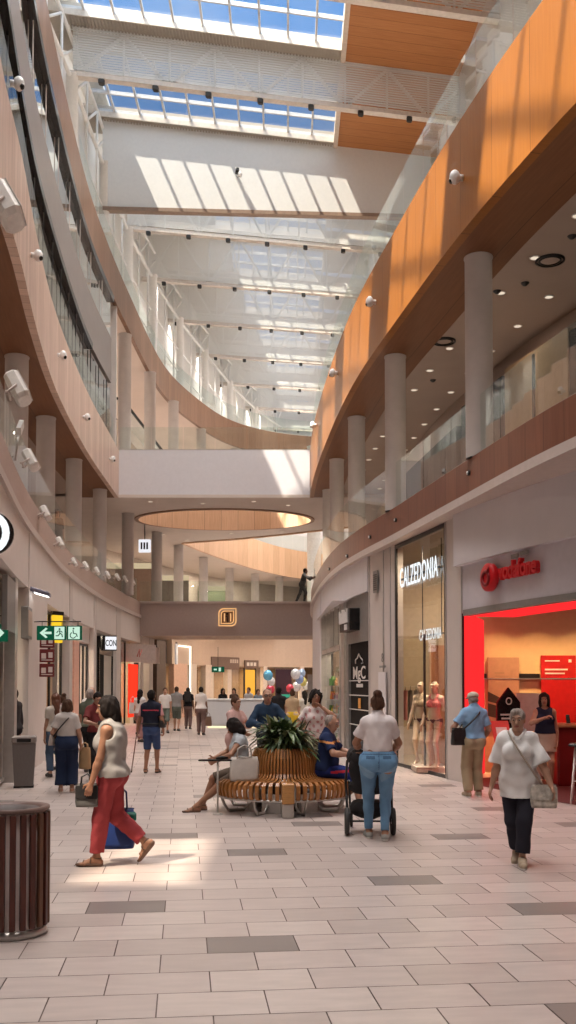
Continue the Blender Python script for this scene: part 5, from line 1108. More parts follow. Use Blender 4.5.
for i in range(26): q = R_.uniform(0, 6.28); r = R_.uniform(0, .25); mb.tube([(r * math.cos(q), r * math.sin(q), .8), (r * 1.15 * math.cos(q), r * 1.15 * math.sin(q), R_.uniform(1.0, 1.2))], .006, 5)
mb.build('stems', pm('stem_green', (.06, .07, .03), .6), t2)
# arm tray fixed beside the bench on the left
t = thing('tray_table', 'small dark tray on a thin post beside the seated woman at the bench', 'table', (-.98, 13.70, 0)); mb = MB(); mb.box(-.27, .20, -.05, .05, .74, .765, 0, .01); mb.build('tray', dark_m, t); mb = MB(); mb.tube([(0, 0, .02), (.0, 0, .74)], .014, 8); mb.build('post', bm_w, t); mb = MB(); mb.lathe([(0, 0), (.07, 0), (.07, .015), (.02, .025), (0, .025)], 20); mb.build('foot', bm_w, t)
mb = MB(); mb.tube([(-.02, 0, .77), (.06, -.01, .79), (.14, 0, .785)], [.02, .028, .012], 8); mb.build('clip', dark_m, t)

# ------------------------------------------------------------------ bodies: one continuous surface per figure from blended round limbs
V = lambda *a: np.array(a, float)
def nrm(v): return v / (np.linalg.norm(v) + 1e-9)
class Field:
    def __init__(s, lo, hi, h):
        s.lo = np.array(lo, float); s.h = h; s.n = np.maximum(3, np.ceil((np.array(hi) - s.lo) / h).astype(int) + 1); s.v = np.full(s.n, .15, np.float32)
    def sub(s, lo, hi):
        a = np.clip(np.floor((lo - s.lo) / s.h).astype(int), 0, s.n - 1); b = np.clip(np.ceil((hi - s.lo) / s.h).astype(int) + 1, 1, s.n)
        if (b <= a).any(): return None, None
        ax = [(s.lo[i] + np.arange(a[i], b[i]) * s.h).astype(np.float32) for i in range(3)]
        return tuple(slice(a[i], b[i]) for i in range(3)), (ax[0][:, None, None], ax[1][None, :, None], ax[2][None, None, :])
    def put(s, sl, d, k, cut=False):
        a = s.v[sl]
        if cut:
            d = -d; hh = np.maximum(k - np.abs(a - d), 0) / k if k > 0 else 0; s.v[sl] = np.maximum(a, d) + hh * hh * k * .25
        else:
            hh = np.maximum(k - np.abs(a - d), 0) / k if k > 0 else 0; s.v[sl] = np.minimum(a, d) - hh * hh * k * .25
def d_cone(P, a, b, ra, rb):
    X, Y, Z = P; ab = b - a; L2 = float(ab @ ab) + 1e-12
    px, py, pz = X - a[0], Y - a[1], Z - a[2]
    t = np.clip((px * ab[0] + py * ab[1] + pz * ab[2]) / L2, 0, 1)
    return np.sqrt((px - ab[0] * t) ** 2 + (py - ab[1] * t) ** 2 + (pz - ab[2] * t) ** 2) - (ra + (rb - ra) * t)
def d_ell(P, c, r, R):
    X, Y, Z = P[0] - c[0], P[1] - c[1], P[2] - c[2]
    q = [(X * R[0, i] + Y * R[1, i] + Z * R[2, i]) for i in range(3)]
    k0 = np.sqrt((q[0] / r[0]) ** 2 + (q[1] / r[1]) ** 2 + (q[2] / r[2]) ** 2) + 1e-6
    k1 = np.sqrt((q[0] / r[0] ** 2) ** 2 + (q[1] / r[1] ** 2) ** 2 + (q[2] / r[2] ** 2) ** 2) + 1e-6
    return k0 * (k0 - 1) / k1
I3 = np.eye(3)
def cone(a, b, ra, rb, k=.03, cut=False, planes=(), tagn=''): return dict(t='c', a=np.array(a, float), b=np.array(b, float), ra=ra, rb=rb, k=k, cut=cut, pl=list(planes), tag=tagn)
def ell(c, r, R=I3, k=.04, cut=False, planes=(), tagn=''): return dict(t='e', c=np.array(c, float), r=np.array(r, float), R=R, k=k, cut=cut, pl=list(planes), tag=tagn)
def grow(p, e):
    q = dict(p); q['pl'] = list(p['pl'])
    if p['t'] == 'c': q['ra'] = p['ra'] + e; q['rb'] = p['rb'] + e
    else: q['r'] = p['r'] + e
    return q
def sdf_mesh(name, prims, h, mats, parent, clips=(), wrinkle=0.0, wf=28.0, seed=0, matfn=None, smooth=2):
    lo = V(9, 9, 9); hi = -lo
    for p in prims:
        if p['cut']: continue
        if p['t'] == 'c':
            for q, r in ((p['a'], p['ra']), (p['b'], p['rb'])): lo = np.minimum(lo, q - r); hi = np.maximum(hi, q + r)
        else: m = float(p['r'].max()); lo = np.minimum(lo, p['c'] - m); hi = np.maximum(hi, p['c'] + m)
    F = Field(lo - 3 * h, hi + 3 * h, h)
    for p in prims:
        mg = p['k'] + .03
        if p['t'] == 'c': m = max(p['ra'], p['rb']) + mg; l_, h_ = np.minimum(p['a'], p['b']) - m, np.maximum(p['a'], p['b']) + m
        else: m = float(p['r'].max()) + mg; l_, h_ = p['c'] - m, p['c'] + m
        sl, P = F.sub(l_, h_)
        if sl is None: continue
        d = d_cone(P, p['a'], p['b'], p['ra'], p['rb']) if p['t'] == 'c' else d_ell(P, p['c'], p['r'], p['R'])
        for (q, n) in p['pl']: d = np.maximum(d, (P[0] - q[0]) * n[0] + (P[1] - q[1]) * n[1] + (P[2] - q[2]) * n[2])
        F.put(sl, d.astype(np.float32), p['k'], p['cut'])
    sl, P = F.sub(F.lo, F.lo + F.n * F.h)
    if wrinkle:
        r_ = np.random.RandomState(seed); w_ = 0
        for i in range(4):
            kx = r_.normal(0, 1, 3) * V(1, 1, .8); kx = nrm(kx) * wf * (1 + .5 * i); w_ = w_ + np.sin(P[0] * kx[0] + P[1] * kx[1] + P[2] * kx[2] + r_.uniform(0, 6)) / (1 + .4 * i)
        F.v = F.v + (w_ * wrinkle * .5).astype(np.float32)
    for (q, n) in clips: F.v = np.maximum(F.v, ((P[0] - q[0]) * n[0] + (P[1] - q[1]) * n[1] + (P[2] - q[2]) * n[2]).astype(np.float32))
    vs, fs = surface_nets(F.v, F.lo, h)
    if len(fs) == 0: return None
    me = bpy.data.meshes.new(name)
    me.vertices.add(len(vs)); me.vertices.foreach_set('co', vs.astype(np.float32).ravel())
    me.loops.add(len(fs) * 4); me.loops.foreach_set('vertex_index', fs.astype(np.int32).ravel())
    me.polygons.add(len(fs)); me.polygons.foreach_set('loop_start', np.arange(0, len(fs) * 4, 4, dtype=np.int32)); me.polygons.foreach_set('loop_total', np.full(len(fs), 4, np.int32))
    for m in (mats if isinstance(mats, (list, tuple)) else [mats]): me.materials.append(m)
    if matfn is not None: me.polygons.foreach_set('material_index', matfn(vs[fs].mean(1)).astype(np.int32))
    me.polygons.foreach_set('use_smooth', np.ones(len(fs), bool)); me.update(calc_edges=True); me.validate()
    o = bpy.data.objects.new(name, me); COL.objects.link(o)
    if parent is not None: o.parent = parent
    return o
CORN = np.array([(i, j, k) for i in (0, 1) for j in (0, 1) for k in (0, 1)])
def surface_nets(v, lo, h):
    v = np.where(np.abs(v) < 1e-6, 1e-6, v); s = v < 0
    cn = [s[i:s.shape[0] - 1 + i, j:s.shape[1] - 1 + j, k:s.shape[2] - 1 + k] for i, j, k in CORN]
    tot = sum(c.astype(np.int8) for c in cn); act = (tot > 0) & (tot < 8); idx = -np.ones(act.shape, np.int64); A = np.argwhere(act)
    if len(A) == 0: return np.zeros((0, 3)), np.zeros((0, 4), int)
    idx[act] = np.arange(len(A)); cv = np.stack([v[A[:, 0] + i, A[:, 1] + j, A[:, 2] + k] for i, j, k in CORN], 1)
    pos = np.zeros((len(A), 3)); cnt = np.zeros(len(A))
    for a in range(8):
        for b in range(a + 1, 8):
            df = CORN[b] - CORN[a]
            if np.abs(df).sum() != 1: continue
            x = (cv[:, a] < 0) != (cv[:, b] < 0); t = np.where(x, cv[:, a] / np.where(x, cv[:, a] - cv[:, b], 1), 0)
            pos += x[:, None] * (CORN[a] + t[:, None] * df); cnt += x
    vs = lo + (A + pos / cnt[:, None]) * h; out = []
    for ax in range(3):
        sh = [slice(None)] * 3; sa = list(sh); sb = list(sh); sa[ax] = slice(0, -1); sb[ax] = slice(1, None); a_, b_ = s[tuple(sa)], s[tuple(sb)]
        E = np.argwhere(a_ != b_); o1, o2 = [(1, 2), (2, 0), (0, 1)][ax]
        E = E[(E[:, o1] > 0) & (E[:, o2] > 0) & (E[:, o1] < s.shape[o1] - 1) & (E[:, o2] < s.shape[o2] - 1)]
        if len(E) == 0: continue
        e1 = np.zeros(3, int); e1[o1] = 1; e2 = np.zeros(3, int); e2[o2] = 1
        q = np.stack([idx[tuple((E - e1 - e2).T)], idx[tuple((E - e2).T)], idx[tuple(E.T)], idx[tuple((E - e1).T)]], 1)
        fl = a_[tuple(E.T)]; q[~fl] = q[~fl][:, ::-1]; out.append(q)
    return vs, np.concatenate(out)
def rot(ax, a):
    c, s_ = math.cos(a), math.sin(a)
    return {'x': np.array([[1, 0, 0], [0, c, -s_], [0, s_, c]]), 'y': np.array([[c, 0, s_], [0, 1, 0], [-s_, 0, c]]), 'z': np.array([[c, -s_, 0], [s_, c, 0], [0, 0, 1]])}[ax]
D2 = math.radians
def ik(a, t, l1, l2, hint):
    d = t - a; L = min(np.linalg.norm(d), (l1 + l2) * .999); u = nrm(d); x = (l1 * l1 - l2 * l2 + L * L) / (2 * L); y = math.sqrt(max(l1 * l1 - x * x, 0))
    h_ = hint - u * (hint @ u); h_ = nrm(h_); return a + u * x + h_ * y, a + u * L
SKIN = {}
def skin(n, c): return pm('skin_' + n, c, .5, var=.06, scale=14, spec=.35)
sk_mid, sk_tan, sk_dark, sk_pale = skin('mid', (.42, .235, .16)), skin('tan', (.33, .165, .10)), skin('dark', (.17, .085, .05)), skin('pale', (.52, .33, .24))
lip_m = pm('lips', (.33, .11, .09), .45); eye_m = pm('eye_dark', (.03, .02, .015), .2); eyew_m = pm('eye_white', (.34, .28, .25), .4); brow_m = pm('brow', (.06, .04, .03), .8)
hair_bk, hair_br, hair_gr = (pm(n, c, .7, var=.35, scale=6, stretch=(9, 9, 1.5), bump=.5, bscale=40, spec=.12) for n, c in (('hair_black', (.016, .012, .011)), ('hair_brown', (.075, .038, .024)), ('hair_grey', (.30, .25, .225))))
def cloth(n, c, r=.85, **k): return pm('cloth_' + n, c, r, var=k.pop('var', .08), scale=k.pop('scale', 6), bump=.25, bscale=90, spec=.2, **k)
FIG = []
def person(label, pos, face, H, skinm, hairm, hair='short', sex='f', top=None, bottom=None, shoes=None, w=1.0, hw=1.0, bust=1.0, belly=1.0, sw=1.0,
           pelvis=(0, 0, .95), lean=0.0, side=0.0, twist=0.0, pyaw=0.0, head=(0, 0, 0), aL=None, aR=None, fL=None, fR=None, eL=None, eR=None, kL=(0, 1, 0), kR=(0, 1, 0),
           pitL=0.0, pitR=0.0, tyL=8, tyR=8, curl=.35, h=.012, fine=False, group=None, palmL=None, palmR=None, name='person', skirt=None, extra=None, nohands=False, headless=False):
    """a standing or seated figure; pose targets are metres for a 1.70 m person in its own frame (x right, y forward, z up)"""
    S_ = H / 1.70; root = thing(name, label, 'person' if name == 'person' else 'mannequin', pos, face, group)
    pv = np.array(pelvis, float); R0 = rot('z', D2(pyaw)); RT = R0 @ rot('z', D2(twist)) @ rot('y', D2(side)) @ rot('x', D2(-lean))
    T = lambda x, y, z: (pv + RT @ (V(x, y, z) - V(0, 0, .95)))
    TP = lambda x, y, z: (pv + R0 @ (V(x, y, z) - V(0, 0, .95)))
    wl = 1 + (w - 1) * .6; pr = []
    t_ = 'torso'; fsx = sex == 'f'
    sw_ = sw * (.93 if fsx else 1.03); hw_ = hw * (1.05 if fsx else .95)
    pr += [ell(TP(0, -.005, .94), (.155 * hw_ * wl, .115 * w, .12), R0, .05, tagn='pelvis'),
           ell(TP(-.075 * hw_, -.06 * w, .885), (.085 * hw_ * wl, .085 * w, .095), R0, .05, tagn='pelvis'), ell(TP(.075 * hw_, -.06 * w, .885), (.085 * hw_ * wl, .085 * w, .095), R0, .05, tagn='pelvis'),
           ell(T(0, 0, 1.09), (.128 * w, .098 * w, .15), RT, .06, tagn=t_), ell(T(0, .025 * belly, 1.04), (.13 * w, .095 * w * belly, .12), RT, .06, tagn=t_),
           ell(T(0, -.005, 1.25), (.152 * sw_ * wl, .105 * wl, .17), RT, .06, tagn=t_),
           cone(T(-.105 * sw_, -.012, 1.36), T(.105 * sw_, -.012, 1.36), .060 * wl, .060 * wl, .05, tagn=t_), cone(T(0, -.02, 1.36), T(0, -.012, 1.46), .085 * wl, .055, .05, tagn=t_)]
    if fsx and bust > 0: pr += [ell(T(x * .075, .075 * bust, 1.235), (.072 * wl, .06 * bust, .068), RT, .04, tagn=t_) for x in (-1, 1)]
    # head
    HR = R0 @ rot('z', D2(head[0])) @ rot('x', D2(head[1])) @ rot('y', D2(head[2])); nb = T(0, -.012, 1.44); hc = nb + RT @ V(0, .005, .05) + HR @ V(0, .018, .09)
    Hh = lambda x, y, z: hc + HR @ V(x, y, z)
    pr += [cone(T(0, -.01, 1.41), Hh(0, -.012, -.06), .056 if fsx else .062, .052 if fsx else .058, .03, tagn='neck')]
    hp = [ell(Hh(0, -.014, .022), (.074, .092, .088), HR, .03), ell(Hh(0, .022, -.042), (.058, .064, .076), HR, .03), ell(Hh(0, .058, -.094), (.026, .022, .02), HR, .025)]
    if not headless and h < .02:
        hp += [cone(Hh(0, .083, .012), Hh(0, .104, -.026), .009, .0135, .012), ell(Hh(-.008, .098, -.03), (.011, .01, .009), HR, .008), ell(Hh(.008, .098, -.03), (.011, .01, .009), HR, .008),
               ell(Hh(0, .078, .034), (.05, .016, .012), HR, .02), ell(Hh(-.032, .092, .008), (.019, .014, .012), HR, .012, cut=True), ell(Hh(.032, .092, .008), (.019, .014, .012), HR, .012, cut=True),
               ell(Hh(0, .083, -.058), (.024, .011, .008), HR, .008), ell(Hh(0, .081, -.07), (.02, .011, .007), HR, .008)]
        hp += [ell(Hh(x * .076, -.008, -.008), (.011, .02, .031), HR, .008) for x in (-1, 1)]
    for p in hp: p['tag'] = 'head'
    pr += hp
    # arms
    J = {}
    for sd, tg, el, pl in ((-1, aL, eL, palmL), (1, aR, eR, palmR)):
        sh = T(sd * .150 * sw_, -.008, 1.352); tg = V(sd * .225 * sw_, .03, .80) if tg is None else np.array(tg, float); el = V(sd * .35, -1, .0) if el is None else np.array(el, float)
        e, wv = ik(sh, tg, .285, .25, el); n = 'L' if sd < 0 else 'R'; J['sh' + n], J['el' + n], J['wr' + n] = sh, e, wv
        pr += [ell(sh, (.055 * wl,) * 3, I3, .05, tagn='uarm' + n), cone(sh, e, .05 * wl, .039 * wl, .03, tagn='uarm' + n), cone(e, e + (wv - e) * .35, .039 * wl, .041 * wl, .02, tagn='farm' + n), cone(e + (wv - e) * .3, wv, .041 * wl, .0265, .02, tagn='farm' + n)]
        if nohands: continue
        d = nrm(wv - e); pn = V(-sd, .12, .0) if pl is None else np.array(pl, float); pn = nrm(pn - d * (pn @ d)); th = np.cross(pn, d) * sd; 
        if th @ V(0, 1, .35) < 0 and pl is None: th = -th
        hand = [cone(wv, wv + d * .085 + th * o_, .017, .0115, .012) for o_ in (-.029, -.01, .01, .029)]; mr = .0085 if h <= .0085 else .0095
        for o_, l1, l2 in ((.029, .043, .038), (.01, .048, .042), (-.01, .044, .04), (-.029, .034, .031)):
            k0 = wv + d * .086 + th * o_; c1 = curl + (.08 if o_ < 0 else 0); d1 = d * math.cos(c1) + pn * math.sin(c1); k1 = k0 + d1 * l1; c2 = c1 + curl * 1.3; d2 = d * math.cos(c2) + pn * math.sin(c2)
            hand += [cone(k0, k1, mr + .001, mr, .005), cone(k1, k1 + d2 * l2, mr, mr - .002, .005)]
        t0 = wv + d * .024 + th * .024; t1 = t0 + nrm(d * .6 + th * .75 + pn * .25) * .046; t2 = t1 + nrm(d * .9 + th * .15 + pn * .35) * .036; hand += [cone(t0, t1, .014, .0105, .01), cone(t1, t2, .0105, .008, .006)]
        for p in hand: p['tag'] = 'hand'
        pr += hand
    # legs
    for sd, ft, kn, pit, ty in ((-1, fL, kL, pitL, tyL), (1, fR, kR, pitR, tyR)):
        n = 'L' if sd < 0 else 'R'; hp_ = TP(sd * .085 * hw_, 0, .90); ft = V(sd * .10, 0, .085) if ft is None else np.array(ft, float)
        k_, an = ik(hp_, ft, .43, .41, np.array(kn, float)); J['hp' + n], J['kn' + n], J['an' + n] = hp_, k_, an
        pr += [cone(hp_, k_, .084 * wl * (hw_ * .5 + .5), .054 * wl, .04, tagn='thigh' + n), cone(k_, an, .051 * wl, .034, .03, tagn='shin' + n)]
        bk = -np.array(kn, float); u = nrm(an - k_); bk = nrm(bk - u * (bk @ u)); pr += [ell(k_ + (an - k_) * .3 + bk * .016, (.045 * wl, .045 * wl, .11), np.stack([np.cross(bk, u), bk, u], 1), .03, tagn='shin' + n)]
        fw = rot('z', D2(-sd * ty + pyaw)) @ V(0, 1, 0); pr_ = D2(pit); ff = fw * math.cos(pr_) - V(0, 0, 1) * math.sin(pr_); fu = fw * math.sin(pr_) + V(0, 0, 1) * math.cos(pr_); fs_ = np.cross(fu, ff)
        J['ff' + n], J['fu' + n], J['fs' + n] = ff, fu, fs_
        heel = an - ff * .035 - fu * .05; ball = an + ff * .115 - fu * .062; foot = [cone(an, heel, .036, .03, .02), cone(an - fu * .015, ball, .036, .024, .02), cone(heel, ball, .028, .026, .02), cone(ball - fs_ * .025, ball + fs_ * .022, .023, .023, .015)]
        for o_, l_ in ((-.027, .055), (-.010, .062), (.006, .06), (.02, .052), (.032, .043)): foot.append(cone(ball + fs_ * o_ * 1.0, ball + fs_ * o_ + ff * l_ - fu * .004, .0125, .010, .006))
        for p in foot: p['tag'] = 'foot' + n
        pr += foot
    sc = lambda P: [dict(p, **({'a': p['a'] * S_, 'b': p['b'] * S_, 'ra': p['ra'] * S_, 'rb': p['rb'] * S_} if p['t'] == 'c' else {'c': p['c'] * S_, 'r': p['r'] * S_}), pl=[(q * S_, nn) for q, nn in p['pl']]) for p in P]
    lipc = Hh(0, .09, -.063) * S_
    def mf(c): return ((np.abs((c - lipc) @ HR[:, 0]) < .022) & (np.abs((c - lipc) @ HR[:, 2]) < .0095) & (np.abs((c - lipc) @ HR[:, 1]) < .02)).astype(int)
    body = sdf_mesh('body', sc(pr), h, [skinm, lip_m], root, matfn=mf if name == 'person' else None)
    sel = lambda *tg: [p for p in pr if p['tag'] in tg]
    g = lambda P, e: [grow(p, e) for p in P]
    # garments -------------------------------------------------
    if top:
        e = top.get('ease', .016); P = g(sel('torso'), e)
        if top.get('hem', .93) < 1.0: P += g(sel('pelvis'), e if top.get('tuck') else e * 1.1 + (bottom or {}).get('ease', .014) * .6)
        if top.get('flare'): P += [cone(T(0, 0, 1.15), T(0, 0, top['hem']), .12 * w, .15 * w * top['flare'], .06)]
        sl_ = top.get('sleeve', .5)
        for n in 'LR':
            sh, el_, wr = J['sh' + n], J['el' + n], J['wr' + n]
            if sl_ > 0:
                le = top.get('sease', .014); f_ = min(sl_, 1.0); en = sh + (el_ - sh) * f_; ax = nrm(el_ - sh)
                P += [ell(sh, (.056 * wl + le * .45,) * 3, I3, .05), cone(sh, en + ax * .05, .052 * wl + le * .8, .046 * wl + le * (1 + top.get('sflare', .4)), .03, planes=[(en, ax)] if sl_ <= 1 else [])]
                if sl_ > 1: f2 = sl_ - 1; e2 = el_ + (wr - el_) * f2; ax = nrm(wr - el_); P += [cone(el_, e2 + ax * .04, .043 * wl + le, .036 * wl + le, .03, planes=[(e2, ax)])]
        for m_ in top.get('more', []): P += m_(T, J, w)
        up = RT @ V(0, 0, 1)
        P += [ell(Hh(0, 0, -.16) * .45 + T(0, top.get('nf', .03), top.get('neck', 1.475)) * .55, (.062, .062 + top.get('vn', 0) * .3, .055), RT, .01, cut=True)]
        if top.get('vn'): P += [cone(T(0, .085, 1.47), T(0, .165 * max(1, bust * .9), 1.46 - top['vn']), .055, .008, .01, cut=True)]
        if sl_ == 0: P += [ell(T(sd * .185 * sw_, 0, 1.345), (.055, .09, .085), RT, .015, cut=True) for sd in (-1, 1)]
        sdf_mesh(top.get('name', 'shirt'), sc(P), h, top['m'], root, clips=[(T(0, 0, top.get('hem', .93)) * S_, -up)], wrinkle=top.get('wr', .005), seed=zlib.crc32(label.encode()) % 999, matfn=(lambda c: top['mf'](((c / S_) - pv) @ RT + V(0, 0, .95))) if top.get('mf') else None)
        if top.get('collar'):
            for sd in (-1, 1):
                mb = MB(); q = [T(0, -.075, 1.472), T(sd * .05, -.06, 1.478), T(sd * .078, -.01, 1.468), T(sd * .07, .045, 1.445), T(sd * .04, .095, 1.40), T(sd * .035, .115, 1.37)]
                mb.tube([tuple(p * S_) for p in q], [.010 * S_, .014 * S_, .016 * S_, .018 * S_, .02 * S_, .006 * S_], 8); mb.build('collar', top['m'][0] if isinstance(top['m'], list) else top['m'], root)
    if bottom:
        e = bottom.get('ease', .014); ln = bottom.get('len', 1.95); P = g(sel('pelvis'), e); wl_ = bottom.get('wide', 0)
        for n in 'LR':
            hp_, k_, an = J['hp' + n], J['kn' + n], J['an' + n]; rk = .054 * wl; ra_ = .036
            f_ = min(ln, 1); en = hp_ + (k_ - hp_) * f_; ax = nrm(k_ - hp_); r1 = .084 * wl * (hw_ * .5 + .5) + e; r2 = rk + e + wl_ * .5
            P += [cone(hp_, k_ if ln > 1 else en + ax * .04, r1, r2 if ln > 1 else r1 + (r2 - r1) * f_ + wl_ * .3, .018, planes=[] if ln > 1 else [(en, ax)])]
            if ln > 1: e2 = k_ + (an - k_) * (ln - 1); ax = nrm(an - k_); r3 = rk + (ra_ - rk) * min(1, ln - 1) + e + wl_; P += [cone(k_, e2 + ax * .05, r2, r3 + bottom.get('cuff', 0), .03, planes=[(e2, ax)])]; P += g(sel('shin' + n)[1:], e)
        up = R0 @ V(0, 0, 1); wz = .975 if (top and top.get('tuck')) else bottom.get('waist', 1.03)
        if wz > 1.0: P += [grow(ell(T(0, .0, 1.04), (.135 * w, .1 * w * max(1, belly * .9), .11), RT, .05), e)]
        sdf_mesh(bottom.get('name', 'trousers'), sc(P), h, bottom['m'], root, clips=[(TP(0, 0, wz) * S_, up)], wrinkle=bottom.get('wr', .004), seed=(zlib.crc32(label.encode()) + 5) % 999, matfn=(lambda c: bottom['mf'](c / S_)) if bottom.get('mf') else None)
    if skirt:
        e = .02; zt, zb = 1.04, skirt['z']; P = g(sel('pelvis'), e) + [cone(TP(0, 0, 1.0), TP(0, 0, zb - .03), .13 * w, skirt.get('r', .2), .08)]
        for n in 'LR': P += g(sel('thigh' + n), e)
        sdf_mesh('skirt', sc(P), h, skirt['m'], root, clips=[(TP(0, 0, zt) * S_, V(0, 0, 1)), (V(0, 0, zb) * S_, V(0, 0, -1))], wrinkle=.008)
    if shoes:
        for n in 'LR':
            an, ff, fu, fs_ = J['an' + n], J['ff' + n], J['fu' + n], J['fs' + n]; heel = an - ff * .035 - fu * .05; ball = an + ff * .115 - fu * .055; toe = ball + ff * .06
            hh_ = min(h, .009)
            if shoes['k'] == 'sandal':
                P = [cone(heel - fu * .022, ball - fu * .014, .032, .036, .02, planes=[(an - fu * .078, -fu), (an - fu * .066, fu)]), cone(ball - fu * .014, toe - fu * .01, .038, .034, .02, planes=[(an - fu * .078, -fu), (an - fu * .066, fu)]), cone(heel - fu * .022, toe - fu * .01, .03, .03, .02, planes=[(an - fu * .066, fu)])]
                o = sdf_mesh('sandal', sc(P), hh_, shoes['m'], root); mb = MB()
                for q, rr in ((ball + ff * .012, .034), (an + ff * .055 - fu * .035, .042)):
                    mb.tube([tuple((q + fs_ * rr * math.cos(a) + fu * (rr * .95 * math.sin(a) - .008)) * S_) for a in np.linspace(-.35, PI + .35, 12)], .007 * S_, 6)
                q = an - fu * .01 - ff * .008; mb.tube([tuple((q + fs_ * .04 * math.cos(a) + ff * .042 * math.sin(a)) * S_) for a in np.linspace(0, 2 * PI, 16, endpoint=False)], .006 * S_, 6, closed=True)
                st = mb.build('strap', shoes['m'], root)
            else:
                P = [cone(heel, ball, .038, .041, .03), cone(ball, toe, .041, .036, .02), cone(an + ff * .01 - fu * .005, an - fu * .045, .045, .04, .03, planes=[(an + fu * (.01 if shoes['k'] == 'low' else .03), fu)]), cone(an + ff * .03 - fu * .02, ball + fu * .005, .042, .036, .03)]
                o = sdf_mesh('shoe', [*sc(P)], hh_, shoes['m'], root, clips=[((an - fu * .083) * S_, -fu)])
                so_ = sdf_mesh('sole', sc([cone(heel - fu * .02, ball - fu * .016, .04, .043, .02, planes=[(an - fu * .07, fu)]), cone(ball - fu * .016, toe - fu * .014, .043, .038, .02, planes=[(an - fu * .07, fu)])]), hh_, shoes.get('sole', shoes['m']), o, clips=[((an - fu * .086) * S_, -fu)])
    # hair -----------------------------------------------------
    if hair and hairm is not None:
        up = HR @ V(0, 0, 1); fc = ell(Hh(0, .105, -.035), (.072, .075, .098), HR, .012, cut=True); P = []; cl_ = []
        if hair == 'short': P = [ell(Hh(0, -.022, .03), (.083, .094, .092), HR, .02), ell(Hh(0, -.05, -.02), (.072, .06, .07), HR, .02), fc, ell(Hh(.095, .03, -.05), (.03, .06, .05), HR, .01, cut=True), ell(Hh(-.095, .03, -.05), (.03, .06, .05), HR, .01, cut=True)]; cl_ = [(Hh(0, 0, -.075), -up)]
        elif hair == 'thin': P = [ell(Hh(0, -.022, .022), (.078, .089, .09), HR, .02), fc, ell(Hh(0, .05, .05), (.06, .06, .06), HR, .02, cut=True)]; cl_ = [(Hh(0, 0, -.06), -up)]
        elif hair == 'cropgrey': P = [ell(Hh(0, -.02, .03), (.083, .094, .096), HR, .02), ell(Hh(0, -.045, -.02), (.075, .062, .07), HR, .02), ell(Hh(.02, .04, .09), (.05, .05, .03), HR, .02), fc]; cl_ = [(Hh(0, 0, -.07), -up)]
        elif hair == 'bob': P = [ell(Hh(0, -.02, .03), (.092, .102, .098), HR, .02), ell(Hh(0, -.035, -.05), (.098, .085, .105), HR, .03), ell(Hh(-.07, .01, -.06), (.03, .05, .085), HR, .02), ell(Hh(.07, .01, -.06), (.03, .05, .085), HR, .02), ell(Hh(0, .108, -.05), (.056, .075, .085), HR, .012, cut=True)]
        elif hair == 'long': P = [ell(Hh(0, -.02, .03), (.088, .1, .096), HR, .02), ell(Hh(0, -.05, -.06), (.088, .06, .12), HR, .03), cone(Hh(0, -.07, -.08), T(0, -.11, 1.28), .075, .05, .03), fc]
        elif hair == 'bun': P = [ell(Hh(0, -.022, .028), (.08, .094, .09), HR, .02), ell(Hh(0, -.05, -.02), (.068, .055, .06), HR, .02), ell(Hh(.0, -.065, .115), (.05, .05, .045), HR, .02), fc]
        elif hair == 'curly': P = [ell(Hh(0, -.025, .045), (.105, .11, .1), HR, .02), ell(Hh(0, -.05, -.04), (.105, .08, .1), HR, .03), fc]
        elif hair == 'wave': P = [ell(Hh(0, -.02, .035), (.092, .104, .1), HR, .02), ell(Hh(0, -.05, -.04), (.1, .085, .1), HR, .03), ell(Hh(0, -.06, -.12), (.092, .075, .075), HR, .03), ell(Hh(-.07, .02, -.03), (.03, .05, .07), HR, .02), ell(Hh(.07, .02, -.03), (.03, .05, .07), HR, .02), ell(Hh(0, .11, -.05), (.055, .07, .085), HR, .012, cut=True)]
        elif hair == 'cap':
            P = [ell(Hh(0, -.02, -.005), (.078, .09, .07), HR, .02), fc]; cl_ = [(Hh(0, 0, -.07), -up)]
        for i in range(len(P)): P[i]['r'] = P[i]['r'] + (.002 if not P[i]['cut'] else 0) if P[i]['t'] == 'e' else P[i].get('r')
        sdf_mesh('hair', sc([p for p in P]), min(h, .010), hairm, root, clips=[(q * S_, n_) for q, n_ in cl_], wrinkle=.022 if hair == 'curly' else .006, wf=75 if hair == 'curly' else 60)
    if hair == 'cap' and extra:
        P = [ell(Hh(0, -.015, .05), (.092, .104, .075), HR, .02)]; up = HR @ V(0, 0, 1); c_ = sdf_mesh('cap', sc(P), min(h, .011), extra['cap'], root, clips=[(Hh(0, 0, .03) * S_, -up)])
        sdf_mesh('peak', sc([ell(Hh(0, .095, .036), (.072, .085, .012), HR, .01)]), .007, extra['cap'], c_)
    if name == 'person' and not headless and h < .016:
        for x in (-1, 1):
            mb = MB(); c = Hh(x * .032, .073, .008) * S_; mb.ball(tuple(c), .0125 * S_, 10, 0); mb.ball(tuple(Hh(x * .032, .0795, .007) * S_), (.0095 * S_, .006 * S_, .0085 * S_), 8, 1); mb.build('eye', [eyew_m, eye_m], root)
            mb = MB(); mb.tube([tuple(Hh(x * (.014 + .036 * k), .093 - .018 * k * k, .031 + .006 * math.sin(PI * k)) * S_) for k in np.linspace(0, 1, 5)], [.002 * S_, .004 * S_, .0042 * S_, .0035 * S_, .0015 * S_], 6); mb.build('eyebrow', brow_m, root)
    root['S'] = S_
    M_ = Matrix.Translation(pos) @ Matrix.Rotation(face, 4, 'Z')
    info = dict(root=root, J=J, T=T, TP=TP, Hh=Hh, S=S_, W=lambda p: tuple(M_ @ Vector(tuple(np.array(p) * S_))), M=M_, RT=RT)
    return info
